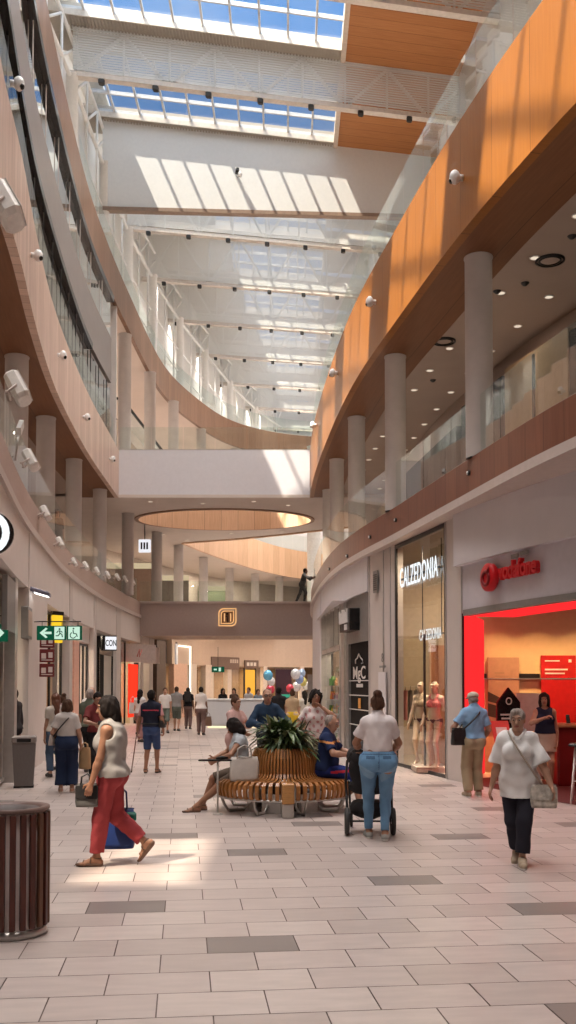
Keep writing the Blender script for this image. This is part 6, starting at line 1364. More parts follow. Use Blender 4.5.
def strap_loop(info, sgn, w, mat, parent, zt=1.43, zb=.98, d=.14, r=.011, xs=.11, xb=.19):
    """a cross-body strap closing around the torso from one shoulder to the opposite hip, in the figure's frame"""
    T, S_ = info['T'], info['S']; pts = []
    for a in np.linspace(0, 2 * PI, 40, endpoint=False):
        c_, s_ = math.cos(a), math.sin(a); k = (1 + c_) / 2
        pts.append(Vector(info['W'](T(sgn * (xs * k - xb * (1 - k)) * 1.0, d * w * s_ * (1.0 if k < .8 else .8), zb + (zt - zb) * (k ** .9)))))
    mi = Matrix.Rotation(-parent.rotation_euler.z, 3, 'Z'); mb = MB(); mb.tube([tuple(mi @ (p - parent.location)) for p in pts], r, 6, closed=True); return mb.build('strap', mat, parent)
# ------------------------------------------------------------------ people
R90 = PI / 2
def fa(dx, dy): return math.atan2(-dx, dy)          # facing angle for a direction in plan
def gnd(u, v): x, y = G(u, v); return (x, y, 0.0)
NEAR, MID, FAR = .0072, .0105, .018
c_greytop = cloth('grey_top', (.33, .31, .295)); c_redpants = cloth('red_trousers', (.30, .045, .05)); 
brown_l = pm('brown_leather', (.13, .07, .045), .5); black_l = pm('black_leather', (.022, .02, .02), .45); white_s = pm('white_shoe', (.62, .60, .56), .5); dark_s = pm('dark_shoe', (.05, .045, .045), .5); tan_s = pm('tan_shoe', (.36, .28, .2), .55)
def cape(T, J, w): return [ell(T(0, -.03, 1.29), (.18, .13, .14), I3, .05), ell(T(-.08, -.055, 1.19), (.11, .085, .20), I3, .07), ell(T(.08, -.055, 1.19), (.11, .085, .20), I3, .07)]
p1 = person('person in a grey sleeveless top and red trousers striding left across the foreground', (-1.80, 9.86, 0), R90 - .08, 1.66, sk_tan, hair_bk, 'wave', 'f', dict(m=c_greytop, sleeve=0, hem=.88, ease=.026, more=[cape], wr=.009, neck=1.49), dict(m=c_redpants, len=1.88, ease=.022, wide=.022, cuff=-.012, wr=.009, waist=1.0), dict(k='sandal', m=brown_l),
            w=1.0, hw=1.05, pelvis=(0, -.02, .975), lean=2, head=(18, -6, 0), aL=(-.25, .12, .82), aR=(.24, -.05, .80), eL=(-.3, -1, 0), fL=(-.08, .10, .088), fR=(.09, -.36, .23), kL=(0, 1, 0), kR=(0, 1, -.25), pitR=52, curl=.45, h=NEAR)
p2 = person('person with short grey hair in a white shirt and dark trousers walking towards the camera', gnd(519, 864), fa(-.30, -1), 1.56, sk_mid, hair_gr, 'cropgrey', 'f', dict(m=cloth('white_shirt', (.66, .64, .63)), sleeve=.95, hem=.74, ease=.022, sease=.032, sflare=.9, flare=1.12, vn=.15, wr=.012, collar=True), dict(m=cloth('navy_trousers', (.020, .019, .028)), len=1.85, ease=.012, wide=.026), dict(k='low', m=tan_s, sole=white_s),
            w=1.16, hw=1.05, bust=1.3, belly=1.15, lean=2, head=(-4, -4, 0), aR=(.29, -.02, .84), aL=(-.36, .12, .86), eL=(-.6, -1, 0), eR=(.5, -1, 0), fL=(-.045, .17, .088), fR=(.03, -.17, .12), pitR=18, curl=.4, h=NEAR)
p3 = person('person seen from behind in a white T-shirt and light blue jeans pushing a stroller', (1.05, 11.45, 0), fa(.03, 1), 1.70, sk_tan, hair_br, 'bun', 'f', dict(m=cloth('white_tee', (.68, .62, .62)), sleeve=.62, hem=1.0, ease=.016, sease=.02, wr=.007), dict(m=[cloth('light_jeans', (.13, .25, .40), var=.25, scale=4), cloth('jeans_pocket', (.055, .11, .19)), cloth('jeans_worn', (.20, .33, .47))], len=1.93, ease=.008, wr=.006, waist=1.03, mf=lambda c: np.where((c[:, 1] < -.03) & (np.abs(np.abs(c[:, 0]) - .095) < .048) & (np.abs(c[:, 2] - .965) < .017), 1, np.where((np.abs(c[:, 2] - 1.0) < .006) | ((np.abs(c[:, 0]) < .005) & (c[:, 2] > .82)), 1, np.where((np.abs(c[:, 2] - .70 - .6 * np.abs(c[:, 0])) < .05) & (c[:, 1] < -.02), 2, 0)))), dict(k='low', m=pm('sneaker_grey', (.3, .3, .28), .6), sole=white_s),
            w=1.12, hw=1.22, bust=.9, lean=5, head=(0, -6, 0), aL=(-.20, .36, 1.0), aR=(.20, .36, 1.0), eL=(-.7, -.8, -.2), eR=(.7, -.8, -.2), fL=(-.10, .14, .088), fR=(.075, -.06, .09), pitR=6, curl=1.1, h=NEAR, palmL=(0, .2, -1), palmR=(0, .2, -1))
capm = cloth('cap_beige', (.50, .44, .36))
p4 = person('person from behind in a beige cap, light blue shirt and khaki trousers', (3.0, 15.85, 0), fa(-.15, 1), 1.69, sk_mid, hair_gr, 'cap', 'm', dict(m=cloth('blue_shirt', (.22, .38, .58)), sleeve=.75, hem=.945, ease=.024, sease=.02, wr=.007, tuck=True, collar=True), dict(m=cloth('khaki', (.36, .28, .18)), len=1.97, ease=.02, wide=.018, wr=.008), dict(k='low', m=tan_s, sole=white_s),
            w=1.1, belly=1.15, head=(10, -8, 0), aL=(-.30, .22, 1.08), aR=(.22, .16, .92), fL=(-.10, -.02, .088), fR=(.10, .05, .088), curl=.8, h=MID, extra=dict(cap=capm))
p5 = person('person with a dark fringe and navy sleeveless top inside the red phone shop', (4.45, 17.0, .006), fa(-.18, -1), 1.66, sk_mid, hair_bk, 'bob', 'f', dict(m=cloth('navy_top', (.018, .022, .05)), sleeve=0, hem=.98, ease=.016, flare=1.0, vn=.12), None, dict(k='sandal', m=tan_s),
            skirt=dict(m=cloth('beige_skirt', (.5, .4, .32)), z=.66, r=.19), w=1.05, head=(-6, 0, 4), aR=(.02, .24, 1.26), aL=(-.20, .05, .84), eR=(1, 0, -.6), fL=(-.10, .02, .086), fR=(.12, .12, .086), tyR=30, curl=.7, h=MID)
# the two people seated on the round bench
p6 = person('person in a pale top and brown shorts sitting on the bench, looking down', (BX - .63, BY - .14, 0), fa(-1, -.16), 1.66, sk_tan, hair_bk, 'wave', 'f', dict(m=cloth('pale_blue_top', (.42, .45, .48)), sleeve=.3, hem=.90, ease=.018, wr=.008), dict(m=cloth('brown_shorts', (.105, .075, .055)), len=.98, ease=.016, name='shorts', wide=.01), dict(k='sandal', m=brown_l),
            w=1.02, pelvis=(0, -.02, .625), lean=8, head=(-14, -34, 8), aL=(-.16, .38, .74), aR=(.16, .38, .76), eL=(-1, -.3, -.3), eR=(1, -.3, -.3), fL=(-.10, .66, .088), fR=(.10, .55, .088), kL=(0, .5, 1), kR=(0, .5, 1), curl=.6, h=MID)
p7 = person('balding person in a navy polo with an orange stripe sitting on the bench', (BX + .60, BY - .12, 0), fa(1, -.22), 1.72, sk_mid, hair_gr, 'thin', 'm', dict(m=[cloth('navy_polo', (.012, .022, .07)), cloth('orange_stripe', (.6, .25, .08))], sleeve=.8, hem=.90, ease=.018, wr=.006, mf=lambda c: ((c[:, 2] > 1.30) & (c[:, 2] < 1.33) & (np.abs(c[:, 0]) > .06)).astype(int)), dict(m=[cloth('blue_shorts', (.015, .03, .16)), cloth('red_stripe', (.5, .03, .05))], len=.96, ease=.02, name='shorts', wide=.012, mf=lambda c: ((np.abs(c[:, 2] - .56 - .1 * (c[:, 1] - .2)) < .018) & (c[:, 1] > .1)).astype(int)), dict(k='low', m=dark_s, sole=white_s),
            w=1.15, belly=1.2, pelvis=(0, 0, .615), lean=5, head=(-6, -16, 0), aL=(-.17, .36, .80), aR=(.17, .36, .80), eL=(-1, -.4, -.4), eR=(1, -.4, -.4), fL=(-.12, .46, .088), fR=(.12, .50, .088), kL=(0, .5, 1), kR=(0, .5, 1), curl=.6, h=MID)
# standing behind the bench
gl_ = dict(h=MID)
p8 = person('person in glasses and a dark blue shirt standing behind the planter', (-.36, 17.0, 0), fa(.1, -1), 1.74, sk_mid, hair_br, 'thin', 'm', dict(m=cloth('denim_shirt', (.02, .04, .075)), sleeve=1.9, hem=.88, ease=.02, wr=.007), dict(m=cloth('grey_trousers', (.10, .09, .09)), len=1.97), dict(k='low', m=dark_s), w=1.08, aL=(-.12, .26, 1.10), aR=(.10, .27, 1.06), eL=(-1, 0, -.5), eR=(1, 0, -.5), head=(4, -6, 0), **gl_)
mb = MB(); Hh = p8['Hh']
for x in (-1, 1): mb.tube([p8['W'](Hh(x * .033 + .024 * math.cos(a), .100, .008 + .017 * math.sin(a))) for a in np.linspace(0, 2 * PI, 14, endpoint=False)], .0035, 5, closed=True); mb.tube([p8['W'](Hh(x * .056, .098, .012)), p8['W'](Hh(x * .082, .0, .012))], .003, 5)
mb.tube([p8['W'](Hh(-.01, .104, .01)), p8['W'](Hh(.01, .104, .01))], .003, 5)
mi = p8['M'].inverted(); mb.v = [tuple(mi @ Vector(v)) for v in mb.v]; mb.build('glasses', dark_m, p8['root'])
p9 = person('person in a pale pink dress standing sideways behind the left of the bench', (-.93, 17.4, 0), fa(.75, -.7), 1.60, sk_mid, hair_br, 'bun', 'f', dict(m=cloth('pink_top', (.52, .33, .30)), sleeve=.5, hem=.95, ease=.018), None, dict(k='sandal', m=tan_s), skirt=dict(m=MATS['cloth_pink_top'], z=.50, r=.20), aL=(-.02, .24, 1.12), aR=(.04, .26, 1.02), eL=(-1, 0, -.5), eR=(1, 0, -.5), head=(0, -4, 0), **gl_)
p10 = person('person with curly black hair in a white patterned top holding a hand to the cheek', (.46, 16.6, 0), fa(.05, -1), 1.70, sk_tan, hair_bk, 'curly', 'f', dict(m=[cloth('patterned_top', (.60, .52, .50)), cloth('pattern_pink', (.45, .22, .22))], sleeve=.7, hem=.9, ease=.02, mf=lambda c: ((np.sin(c[:, 0] * 48) * np.sin(c[:, 2] * 43 + c[:, 1] * 30)) > .45).astype(int)), dict(m=cloth('brown_trousers', (.12, .08, .06)), len=1.95), dict(k='low', m=dark_s), aL=(-.11, .15, 1.42), aR=(.18, .2, 1.0), eL=(-1, .2, -.8), eR=(1, -.5, -.3), head=(6, 6, -6), curl=.3, **gl_)
# man with a cane, groups further away
p11 = person('person from behind in navy vest and blue shorts, walking with a cane', (-2.80, 20.1, 0), fa(.05, 1), 1.70, sk_tan, hair_bk, 'short', 'm', dict(m=[cloth('navy_vest', (.014, .016, .03)), cloth('vest_red', (.45, .05, .08)), cloth('pale_sleeve', (.5, .25, .25))], sleeve=.7, hem=.95, ease=.02, mf=lambda c: np.where((c[:, 2] > 1.27) & (c[:, 2] < 1.30) & (np.abs(c[:, 0]) < .17), 1, np.where(np.abs(c[:, 0]) > .21, 2, 0))), dict(m=cloth('blue_short', (.045, .075, .17)), len=.98, ease=.014, name='shorts', wide=.004), dict(k='sandal', m=dark_s), w=1.08, aL=(-.31, .10, .86), aR=(.24, .04, .86), fL=(-.11, -.02, .086), fR=(.11, .06, .086), curl=.9, h=MID)
FG = []
def far(label, u, v, face, H, sk, hr, hs, sex, tc, bc, bl=1.95, sl=.6, skirtz=None, step=.12, h=FAR, group=None, X=None, Y=None, w=1.0, z=0.0, **kw):
    pos = gnd(u, v) if X is None else (X, Y, z)
    f = person(label, pos, face, H, sk, hr, hs, sex, dict(m=tc, sleeve=sl, hem=.93, ease=.02), None if skirtz else dict(m=bc, len=bl, ease=.018, wide=.012), dict(k='low', m=dark_s), skirt=dict(m=bc, z=skirtz, r=.2) if skirtz else None, w=w, fL=(-.09, step, .088), fR=(.09, -step, .10), pitR=10 if step else 0, h=h, group=group, **kw)
    return f
c_w = cloth('plain_white', (.62, .58, .56)); c_gy = cloth('plain_grey', (.28, .26, .25)); c_bk = cloth('plain_black', (.02, .018, .02)); c_gn = cloth('grey_green', (.12, .14, .12)); c_br = cloth('mauve_brown', (.17, .11, .10)); c_nv = cloth('plain_navy', (.022, .03, .065)); c_be = cloth('plain_beige', (.50, .45, .40)); c_rd = cloth('dark_red', (.17, .035, .035)); c_jn = cloth('mid_jeans', (.07, .11, .18)); c_ye = cloth('yellow', (.62, .40, .03)); c_tn = cloth('tan_dress', (.45, .32, .2))
a1 = far('person in white shirt and grey shorts walking forward in the middle distance', 165, 733, fa(.15, -1), 1.70, sk_mid, hair_br, 'short', 'm', c_w, c_gn, 1.05)
a2 = far('person from behind in a grey shirt and green-grey shorts in the middle distance', 176.5, 731, fa(.05, 1), 1.74, sk_mid, hair_br, 'short', 'm', c_gy, c_gn, 1.0, w=1.15)
a3 = far('person from behind carrying a dark backpack in the middle distance', 188, 729, fa(.0, 1), 1.70, sk_dark, hair_bk, 'short', 'm', c_bk, c_br, 1.95)
a4 = far('person from behind in white top and mauve trousers carrying a brown bag', 201, 735, fa(.0, 1), 1.74, sk_dark, hair_bk, 'short', 'f', c_w, c_br, 1.95, w=1.05)
a5 = far('person in a pale top standing to the left of the walker with the cane', 140, 742, fa(.3, 1), 1.66, sk_mid, hair_bk, 'long', 'f', c_w, cloth('rose_trousers', (.35, .18, .17)), 1.9)
# left group
b1 = person('person from behind in a beige top and wide navy trousers on the left', (-3.72, 16.5, 0), fa(-.12, 1), 1.56, sk_mid, hair_br, 'bob', 'f', dict(m=cloth('beige_top', (.48, .44, .41)), sleeve=.7, hem=1.0, ease=.02, sease=.025), dict(m=cloth('wide_navy', (.016, .026, .06)), len=1.88, ease=.02, wide=.05), dict(k='sandal', m=pm('pale_sandal', (.5, .42, .36), .5)), w=1.15, hw=1.05, aR=(.24, .12, .86), aL=(-.22, .16, .95), head=(-10, -10, 0), curl=.9, h=MID)
b2 = person('person in a dark red shirt looking down at a held phone', (-3.62, 18.6, 0), fa(.35, -1), 1.68, sk_mid, hair_bk, 'short', 'm', dict(m=c_rd, sleeve=.7, hem=.92, ease=.02), dict(m=c_bk, len=1.9), dict(k='low', m=dark_s), aL=(-.05, .30, 1.06), aR=(.06, .30, 1.08), eL=(-1, -.2, -.5), eR=(1, -.2, -.5), head=(0, -26, 0), curl=.6, h=MID)
b3 = far('person with long red-brown hair in a beige top near the left pillar', 0, 0, fa(-.5, 1), 1.64, sk_mid, pm('hair_auburn', (.12, .045, .025), .5, var=.3), 'long', 'f', c_be, c_jn, 1.9, X=-4.55, Y=19.2, h=MID, step=.05)
b4 = person('dark-haired person in dark clothes standing by the glass doors at the left edge', (-5.5, 19.6, 0), fa(-1, .5), 1.74, sk_mid, hair_bk, 'short', 'm', dict(m=cloth('charcoal_top', (.045, .04, .042)), sleeve=1.9, hem=.9, ease=.02), dict(m=c_bk, len=1.97), dict(k='low', m=dark_s), h=MID)
b5 = far('person in a green-grey top and pale cap behind the person in dark red', 0, 0, fa(.2, 1), 1.72, sk_mid, hair_gr, 'short', 'm', cloth('olive_top', (.10, .11, .085)), c_bk, 1.95, X=-4.1, Y=20.3, step=.04)
b6 = far('bald person in a white shirt further back by the black shop', 0, 0, fa(.5, -1), 1.76, sk_mid, hair_gr, 'thin', 'm', c_w, c_jn, 1.95, X=-4.65, Y=23.2, step=.05)
b7 = far('person bending by the shop window with jeans on the far left', 0, 0, fa(-1, .4), 1.6, sk_mid, hair_br, 'bun', 'f', cloth('dusty_pink', (.45, .32, .30)), c_jn, 1.85, X=-4.72, Y=20.9, step=.08, lean=14)
# kiosk and far right
k1 = far('person with dark hair at the left end of the white kiosk counter', 0, 0, fa(.4, -1), 1.66, sk_mid, hair_bk, 'bob', 'f', c_bk, c_bk, X=-2.85, Y=42.9, step=0)
k2 = far('person in dark clothes behind the white kiosk counter', 0, 0, fa(-.2, -1), 1.66, sk_mid, hair_bk, 'long', 'f', cloth('dark_brown_top', (.06, .04, .03)), c_bk, X=-2.35, Y=42.6, step=0)
k3 = far('person in a white top behind the right half of the kiosk counter', 0, 0, fa(-.6, -1), 1.70, sk_mid, hair_br, 'short', 'm', c_w, c_bk, X=-1.72, Y=42.7, step=0)
k4 = far('person in a blue-grey top at the right end of the kiosk counter', 0, 0, fa(.3, -1), 1.62, sk_mid, hair_br, 'long', 'f', cloth('blue_grey_top', (.25, .3, .36)), c_bk, X=-1.3, Y=42.5, step=0)
k5 = far('person from behind in a tan top and bright yellow skirt in the far crowd', 292, 748, fa(0, 1), 1.66, sk_mid, hair_br, 'bun', 'f', c_tn, c_ye, skirtz=.4, X=.13, Y=29.0, step=.06)
k6 = far('person in black to the left of the yellow skirt in the far crowd', 0, 0, fa(.1, 1), 1.74, sk_dark, hair_bk, 'short', 'm', c_bk, c_bk, X=-.28, Y=30, step=.06)
k7 = far('person in beige with long dark hair to the right of the yellow skirt', 0, 0, fa(-.3, 1), 1.62, sk_mid, hair_bk, 'long', 'f', c_be, c_tn, X=.52, Y=31, step=.06)
k8 = far('person with dark brown hair in a grey top far right behind the curly-haired person', 0, 0, fa(0, 1), 1.68, sk_mid, hair_br, 'long', 'f', c_gy, c_bk, X=.92, Y=33, step=.06)
# upper galleries
q = PY(308, 600, 46.6)
u1 = person('person in black leaning on the curved rail at the right end of the lower bridge', (.80, 46.7, Z1), fa(1, -.1), 1.72, sk_dark, hair_bk, 'short', 'm', dict(m=cloth('speckled_black', (.05, .045, .045)), sleeve=1.8, hem=.9, ease=.02), dict(m=c_bk, len=1.97), dict(k='low', m=dark_s), pelvis=(0, -.12, .93), lean=16, aL=(-.2, .42, 1.22), aR=(.2, .42, 1.22), eL=(-1, -.3, -.6), eR=(1, -.3, -.6), fL=(-.1, -.42, .1), fR=(.1, -.02, .088), pitL=20, h=.016)
x_, y_, _ = PY(57, 520, 31)
u2 = person('person in black standing between the columns of the left gallery', (x_, y_, Z1), fa(.6, -1), 1.70, sk_mid, hair_bk, 'bob', 'f', dict(m=c_bk, sleeve=1.0, hem=.9, ease=.02), dict(m=c_bk, len=1.9), dict(k='low', m=dark_s), h=.016)

# ------------------------------------------------------------------ mannequins in the tall window
mq = pm('mannequin_cream', (.62, .46, .30), .35, var=.03); coral = pm('coral_print', (.62, .15, .13), .6, var=.4, scale=30); maroon = pm('maroon', (.09, .025, .03), .6)
def mannequin(label, x, y, face, topm, botm):
    f = person(label, (x, y, .145), face, 1.74, mq, None, None, 'f', dict(m=topm, sleeve=0, hem=1.17, ease=.006, vn=.2, name='bikini_top', wr=0, neck=1.36), dict(m=botm, len=.06, ease=.006, waist=.955, name='bikini_brief', wr=0), None, w=.86, hw=.92, bust=.95, aL=(-.27, .02, .86), aR=(.26, .04, .84), fL=(-.07, .02, .09), fR=(.08, .05, .09), pitL=20, pitR=20, curl=.15, h=.0105, name='mannequin')
    mb = MB(); mb.lathe([(0, -.02), (.13, -.02), (.13, -.006), (.02, 0), (0, 0)], 20); mb.build('base_disc', alu, f['root']); mb = MB(); mb.tube([(0, -.08, -.01), (0, -.08, .4), (0.06, -.03, .44)], .009, 6); mb.build('support_rod', alu, f['root'])
    return f
mannequin('cream mannequin in a coral bikini nearer the right of the tall window', 3.0, 20.05, fa(-.75, -1), coral, maroon)
mannequin('cream mannequin in a beige top standing left of the coral one', 2.82, 20.75, fa(-.75, -1), pm('beige_knit', (.42, .30, .18), .7), maroon)

# ------------------------------------------------------------------ bags, stroller, cane, backpack
def soft_bag(name, label, cat, c, rz, sx, sy, sz, m, handles=True, hh=.16, hm=None, top=.85, flap=False, par=None):
    t = thing(name, label, cat, c, rz); mb = MB(); n = 20; vs = []; fs = []; L_ = 9
    for i in range(L_):
        f_ = i / (L_ - 1); z = sz * f_; kx = (1 - .10 * (2 * f_ - 1) ** 4) * (1 + (top - 1) * f_); ky = (1 - .55 * f_ ** 1.5)
        for k in range(n):
            a = 2 * PI * k / n; cc, ss = math.cos(a), math.sin(a); e = .45
            vs.append((sx / 2 * kx * math.copysign(abs(cc) ** e, cc) * (1 + .03 * math.sin(7 * a + 5 * f_)), sy / 2 * ky * math.copysign(abs(ss) ** e, ss) * (1 + .08 * math.sin(3 * a + 4 * f_)), z))
    for i in range(L_ - 1):
        for k in range(n): l = (k + 1) % n; fs.append((i * n + k, i * n + l, (i + 1) * n + l, (i + 1) * n + k))
    fs.append(tuple(range(n - 1, -1, -1))); fs.append(tuple((L_ - 1) * n + k for k in range(n))); mb.mesh(vs, fs, 0, True); mb.build('bag_body', m, t)
    mb = MB(); mb.tube([(sx / 2 * top * .93 * math.cos(a), sy / 2 * .46 * math.sin(a), sz) for a in np.linspace(0, 2 * PI, 20, endpoint=False)], .007, 5, closed=True); mb.build('rim', hm or m, t)
    if handles:
        for s_ in (-1, 1):
            mb = MB(); mb.tube([(-sx * .25, s_ * sy * .2, sz * .92), (-sx * .22, s_ * sy * .12, sz + hh * .7), (0, s_ * .012, sz + hh), (sx * .22, s_ * sy * .12, sz + hh * .7), (sx * .25, s_ * sy * .2, sz * .92)], .008, 6); mb.build('handle', hm or m, t)
    if flap: mb = MB(); mb.obox((0, -sy * .36, sz * .66), (sx * .46, 0, 0), (0, .008, 0), (0, .012, sz * .30), 0, .01); mb.build('flap', hm or m, t)
    return t
w1 = p1['W'](p1['J']['wrL'])
t = soft_bag('handbag', 'black and grey handbag carried in front by the person in red trousers', 'bag', (w1[0] - .06, w1[1] + .08, w1[2] - .245), .1, .24, .12, .22, pm('bag_grey', (.11, .105, .10), .55), True, .10, black_l, .85, True)
w1r = p1['W'](p1['J']['wrR'])
t = soft_bag('shopping_bag', 'bright blue shopping bag hanging behind the legs of the person in red trousers', 'bag', (w1r[0] + .0, w1r[1] + .02, w1r[2] - .70), .1, .34, .16, .40, pm('bag_blue', (.012, .035, .16), .5), True, .24, pm('bag_blue_handle', (.01, .02, .08), .5), .96)
mb = MB(); mb.obox((.12, -.03, .32), (.06, 0, 0), (0, .05, 0), (0, 0, .05), 0, .02); mb.build('green_patch', pm('bag_green', (.02, .16, .12), .5), t)
q = p2['W'](p2['T'](-.27, .10, .64)); t = soft_bag('shoulder_bag', 'cream patterned shoulder bag hanging at the side of the person in the white shirt', 'bag', q, p2['root'].rotation_euler.z + PI + .2, .28, .13, .22, pm('bag_cream', (.42, .38, .33), .7, var=.45, scale=16), False, 0, None, .9, True); strap_loop(p2, 1, 1.35, pm('strap_tan', (.32, .26, .21), .6), t, 1.45, .86, .165, .011, .10, .26)
q = p4['W'](p4['T'](-.27, -.04, .84)); t = soft_bag('satchel', 'black satchel on a long strap worn by the person in the beige cap', 'bag', q, fa(-.15, 1) + .2, .26, .11, .27, black_l, False, 0, None, .95, True); strap_loop(p4, 1, 1.15, black_l, t, 1.43, 1.06, .155, .014, .12, .235)
t = soft_bag('tote_bag', 'large white tote bag beside the person sitting on the left of the bench', 'bag', (BX - .56, BY - .56, .462), .15, .42, .16, .33, pm('tote_white', (.50, .46, .42), .75, bump=.2), True, .17, pm('tote_handle', (.45, .41, .37), .7), .95)
q = b1['W'](b1['J']['wrR']); t = soft_bag('paper_bag', 'brown paper bag held by the person in wide navy trousers', 'bag', (q[0] + .05, q[1] + .12, q[2] - .42), -.3, .20, .12, .36, pm('paper_brown', (.36, .22, .11), .75), True, .09, None, 1.0)
q = b1['W'](b1['T'](-.26, .02, .86)); t = soft_bag('handbag', 'small pale handbag on a dark strap worn by the person in the beige top', 'bag', q, fa(-.12, 1) + 1.3, .2, .09, .17, pm('bag_pale', (.45, .40, .36), .6), False, 0, None, .95, True); strap_loop(p4 if False else b1, 1, 1.15, black_l, t, 1.43, 1.02, .15, .012, .11, .23)
q = a4['W'](a4['J']['wrR']); soft_bag('handbag', 'brown handbag hanging from the hand of the person in mauve trousers', 'bag', (q[0] + .04, q[1], q[2] - .52), 0, .28, .14, .34, brown_l, True, .14)
q = a3['W'](a3['T'](0, -.20, 1.12)); t = soft_bag('backpack', 'black backpack on the back of a walker in the middle distance', 'backpack', q, 0, .30, .17, .42, black_l, False, 0, None, .85, True)
mb = MB(); [mb.tube([(x, .07, .04), (x, .13, .2), (x * .9, .14, .40)], .018, 5) for x in (-.1, .1)]; mb.build('strap', black_l, t)
q = a5['W'](a5['T'](-.26, 0, .92)); soft_bag('tote_bag', 'white cloth tote hanging beside the pale-topped person near the cane', 'bag', q, .3, .26, .1, .34, c_w, True, .2)
q = p11['W'](p11['T'](.235, -.02, .93)); t = soft_bag('waist_bag', 'black waist bag on the right hip of the walker with the cane', 'bag', q, 1.3, .22, .1, .16, black_l, False, 0, None, .9, True); mb = MB(); mb.tube([tuple(Vector(p11['W'](p11['T'](.175 * 1.15 * math.cos(a), .135 * 1.15 * math.sin(a), 1.01))) - t.location) for a in np.linspace(0, 2 * PI, 28, endpoint=False)], .013, 6, closed=True); mb.v = [tuple(Matrix.Rotation(-1.3, 3, 'Z') @ Vector(v)) for v in mb.v]; mb.build('belt', black_l, t)
q = p11['W'](p11['J']['wrL'] + V(0, .03, -.06)); t = thing('walking_cane', 'thin brown walking cane held by the walker in the navy vest', 'cane', (q[0] - .02, q[1], 0)); mb = MB(); mb.tube([(-.10, -.02, .012), (0, 0, q[2] - .02), (.0, .0, q[2] + .01)], .011, 8); mb.build('shaft', brown_l, t); mb = MB(); mb.tube([(0, -.07, q[2] + .0), (0, -.03, q[2] + .03), (0, .03, q[2] + .03), (0, .07, q[2] + .01)], .014, 8); mb.build('grip', black_l, t); mb = MB(); mb.tube([(-.10, -.02, 0), (-.098, -.02, .03)], .015, 8); mb.build('ferrule', black_m, t)
q = b2['W'](b2['J']['wrL'] * .5 + b2['J']['wrR'] * .5 + V(0, .09, .02)); t = thing('mobile_phone', 'phone held up by the person in the dark red shirt', 'phone', q, fa(.35, -1)); mb = MB(); mb.obox((0, 0, 0), (.038, 0, 0), (0, .05, .055), (0, -.004, .004), 0, .002); mb.build('case', black_m, t)
# stroller
SX, SY = .99, 12.02
t = thing('stroller', 'black pushchair with large rear wheels in front of the person in jeans', 'stroller', (SX, SY, 0), fa(.03, 1))
st_f = pm('stroller_frame', (.03, .03, .032), .4, .4); st_c = cloth('stroller_fabric', (.028, .026, .028))
for sx in (-1, 1):
    mb = MB(); Ry = Matrix.Rotation(PI / 2, 4, 'Y'); mb.lathe([(.115, -.022), (.15, -.028), (.165, -.012), (.165, .012), (.15, .028), (.115, .022), (.115, -.022)], 28, M=Matrix.Translation((sx * .275, -.20, .166)) @ Ry); wh = mb.build('rear_wheel', pm('tyre', (.035, .033, .032), .7), t)
    mb = MB(); mb.lathe([(0, -.02), (.03, -.02), (.03, .02), (0, .02)], 12, M=Matrix.Translation((sx * .275, -.20, .166)) @ Ry); [mb.tube([(sx * .275, -.2, .166), (sx * .275, -.2 + .118 * math.cos(a), .166 + .118 * math.sin(a))], .008, 5) for a in np.linspace(0, 2 * PI, 6, endpoint=False)]; mb.build('spokes', alu, wh)
    mb = MB(); mb.lathe([(0, -.018), (.07, -.018), (.09, -.01), (.09, .01), (.07, .018), (0, .018)], 22, M=Matrix.Translation((sx * .2, .46, .092)) @ Ry); mb.build('front_wheel', MATS['tyre'], t)
    mb = MB(); mb.tube([(sx * .265, -.2, .17), (sx * .275, .0, .45), (sx * .28, .12, .62), (sx * .27, -.15, .88), (sx * .22, -.30, 1.0)], .016, 8); mb.tube([(sx * .24, .12, .62), (sx * .22, .38, .3), (sx * .2, .46, .1)], .015, 8); mb.tube([(sx * .25, -.2, .17), (sx * .21, .36, .3)], .013, 8); mb.build('side_frame', st_f, t)
mb = MB(); mb.tube([(-.22, -.30, 1.0), (-.2, -.33, 1.02), (.2, -.33, 1.02), (.22, -.30, 1.0)], .019, 8); mb.build('handlebar', black_l, t)
mb = MB(); mb.tube([(-.27, -.2, .166), (.27, -.2, .166)], .012, 8); mb.build('axle', st_f, t)
sdf_mesh('seat', [ell((0, .1, .55), (.25, .2, .10), I3, .05), ell((0, -.08, .78), (.25, .09, .28), rot('x', .3), .05), ell((0, .2, .62), (.05, .1, .1), I3, .05)], .015, st_c, t, wrinkle=.006)
sdf_mesh('canopy', [ell((0, .02, .92), (.275, .26, .2), I3, .02), ell((0, .05, .84), (.25, .24, .2), I3, .02, cut=True)], .013, st_c, t, clips=[((0, 0, .86), V(0, .25, -1))])
sdf_mesh('basket', [ell((0, .06, .30), (.235, .28, .14), I3, .03)], .015, st_c, t, clips=[((0, 0, .38), V(0, 0, 1))], wrinkle=.008)
mb = MB(); mb.ball((.235, -.10, .44), (.03, .05, .05), 10); mb.build('green_tag', pm('tag_green', (.05, .3, .08), .5), t)
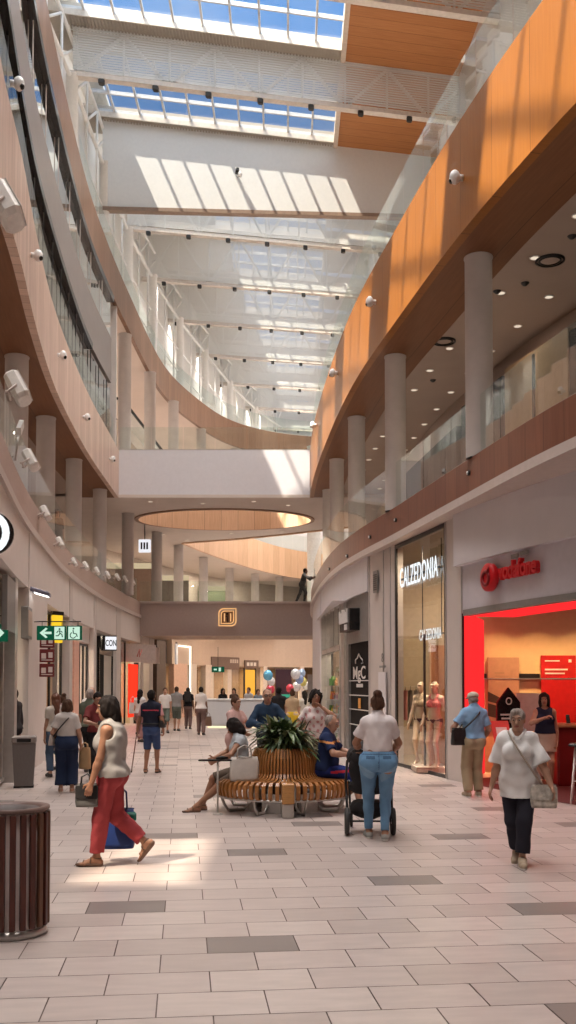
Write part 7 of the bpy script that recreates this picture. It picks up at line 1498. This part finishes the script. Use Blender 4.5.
# ------------------------------------------------------------------ light
w = bpy.data.worlds.new('sky'); SC.world = w; w.use_nodes = True; nt = w.node_tree; nt.nodes.clear()
out = nt.nodes.new('ShaderNodeOutputWorld'); bg = nt.nodes.new('ShaderNodeBackground')
SUN = Vector((.44, .36, -1)).normalized()
tc = nt.nodes.new('ShaderNodeTexCoord')
vm = nt.nodes.new('ShaderNodeVectorMath'); vm.operation = 'DOT_PRODUCT'; vm.inputs[1].default_value = (0.0, .80, .60)
lk(nt, tc.outputs['Generated'], vm.inputs[0])
r = nt.nodes.new('ShaderNodeMapRange'); r.inputs[1].default_value = .72; r.inputs[2].default_value = .97; r.interpolation_type = 'SMOOTHSTEP'
lk(nt, vm.outputs['Value'], r.inputs[0])
nz = nt.nodes.new('ShaderNodeTexNoise'); nz.inputs['Scale'].default_value = 5; nz.inputs['Detail'].default_value = 4; lk(nt, tc.outputs['Generated'], nz.inputs['Vector'])
rn = nt.nodes.new('ShaderNodeMapRange'); rn.inputs[1].default_value = .5; rn.inputs[2].default_value = .75; rn.inputs[3].default_value = 0; rn.inputs[4].default_value = .35; lk(nt, nz.outputs['Fac'], rn.inputs[0])
mx = nt.nodes.new('ShaderNodeMix'); mx.data_type = 'RGBA'; mx.inputs[6].default_value = (.14, .36, .78, 1); mx.inputs[7].default_value = (.8, .85, .9, 1); lk(nt, rn.outputs[0], mx.inputs[0])
m2 = nt.nodes.new('ShaderNodeMix'); m2.data_type = 'RGBA'; m2.inputs[6].default_value = (2.35, 2.55, 2.85, 1); lk(nt, mx.outputs[2], m2.inputs[7]); lk(nt, r.outputs[0], m2.inputs[0])
lk(nt, m2.outputs[2], bg.inputs[0]); bg.inputs[1].default_value = 1.0; lk(nt, bg.outputs[0], out.inputs[0])
sl = bpy.data.lights.new('sun', 'SUN'); so = bpy.data.objects.new('sun', sl); COL.objects.link(so)
sl.energy = 19; sl.angle = math.radians(.8); sl.color = (1, .86, .68); so.rotation_euler = SUN.to_track_quat('-Z', 'Y').to_euler()
# added fill strips under the roof beams, no such lamps there; they light the floor
for k in range(-6, 8):
    if k == 1: continue
    p = RP(-2.2, k * BS + .2, 21.85); area('beam_fill', p, 9.0, 420, (1, .93, .88), (0, 0, math.atan2(.2, .98)), .12, 110)
# gallery ceilings
for y in (12, 16, 20, 24, 28, 32, 36, 40): 
    x = L1R.x_of_y(y); area('gallery_lamp', (x + 1.9, y, Z2B + .1), .25, 10, (1, .82, .66))
for y in (14, 18, 22, 26, 30, 34, 38, 43):
    x = L1L.x_of_y(y); area('gallery_lamp', (x - 2.3, y, Z2B + .1), .25, 26, (1, .80, .64))
for x, y in ((-8, 49), (-7.5, 54), (-6, 59), (-5, 64), (-3, 68), (-10, 55)): area('gallery_lamp', (x, y, Z2B), .4, 120, (1, .84, .68))
for x, y in ((-9, 42), (-9, 48), (-8, 53), (-7.5, 58), (-6, 62)): area('upper_lamp', (x, y, Z3B - .05), .4, 160, (1, .84, .68))
for x, y in ((-4, 52), (-1.5, 55), (-4, 57), (0, 59)): area('far_fill', (x, y, 5.0), .4, 90, (1, .84, .66))  # added fill to brighten the far ground floor, no fittings there
for x, y in ((1.5, 61), (3.5, 68), (0, 73)): area('far_fill', (x, y, 16.4), .6, 420, (1, .93, .8))  # added fill standing in for daylight in the second atrium
vs = SC.view_settings; vs.view_transform = 'Standard'; vs.look = 'None'; vs.gamma = 1.0; vs.use_curve_mapping = False; vs.exposure = 0.2
SC.cycles.max_bounces = 10; SC.cycles.diffuse_bounces = 5; SC.cycles.glossy_bounces = 4; SC.cycles.transparent_max_bounces = 24; SC.cycles.transmission_bounces = 4
SC.cycles.sample_clamp_indirect = 6.0; SC.cycles.caustics_reflective = False; SC.cycles.caustics_refractive = False
SC.cycles.use_denoising = True
SC.cycles.use_fast_gi = False
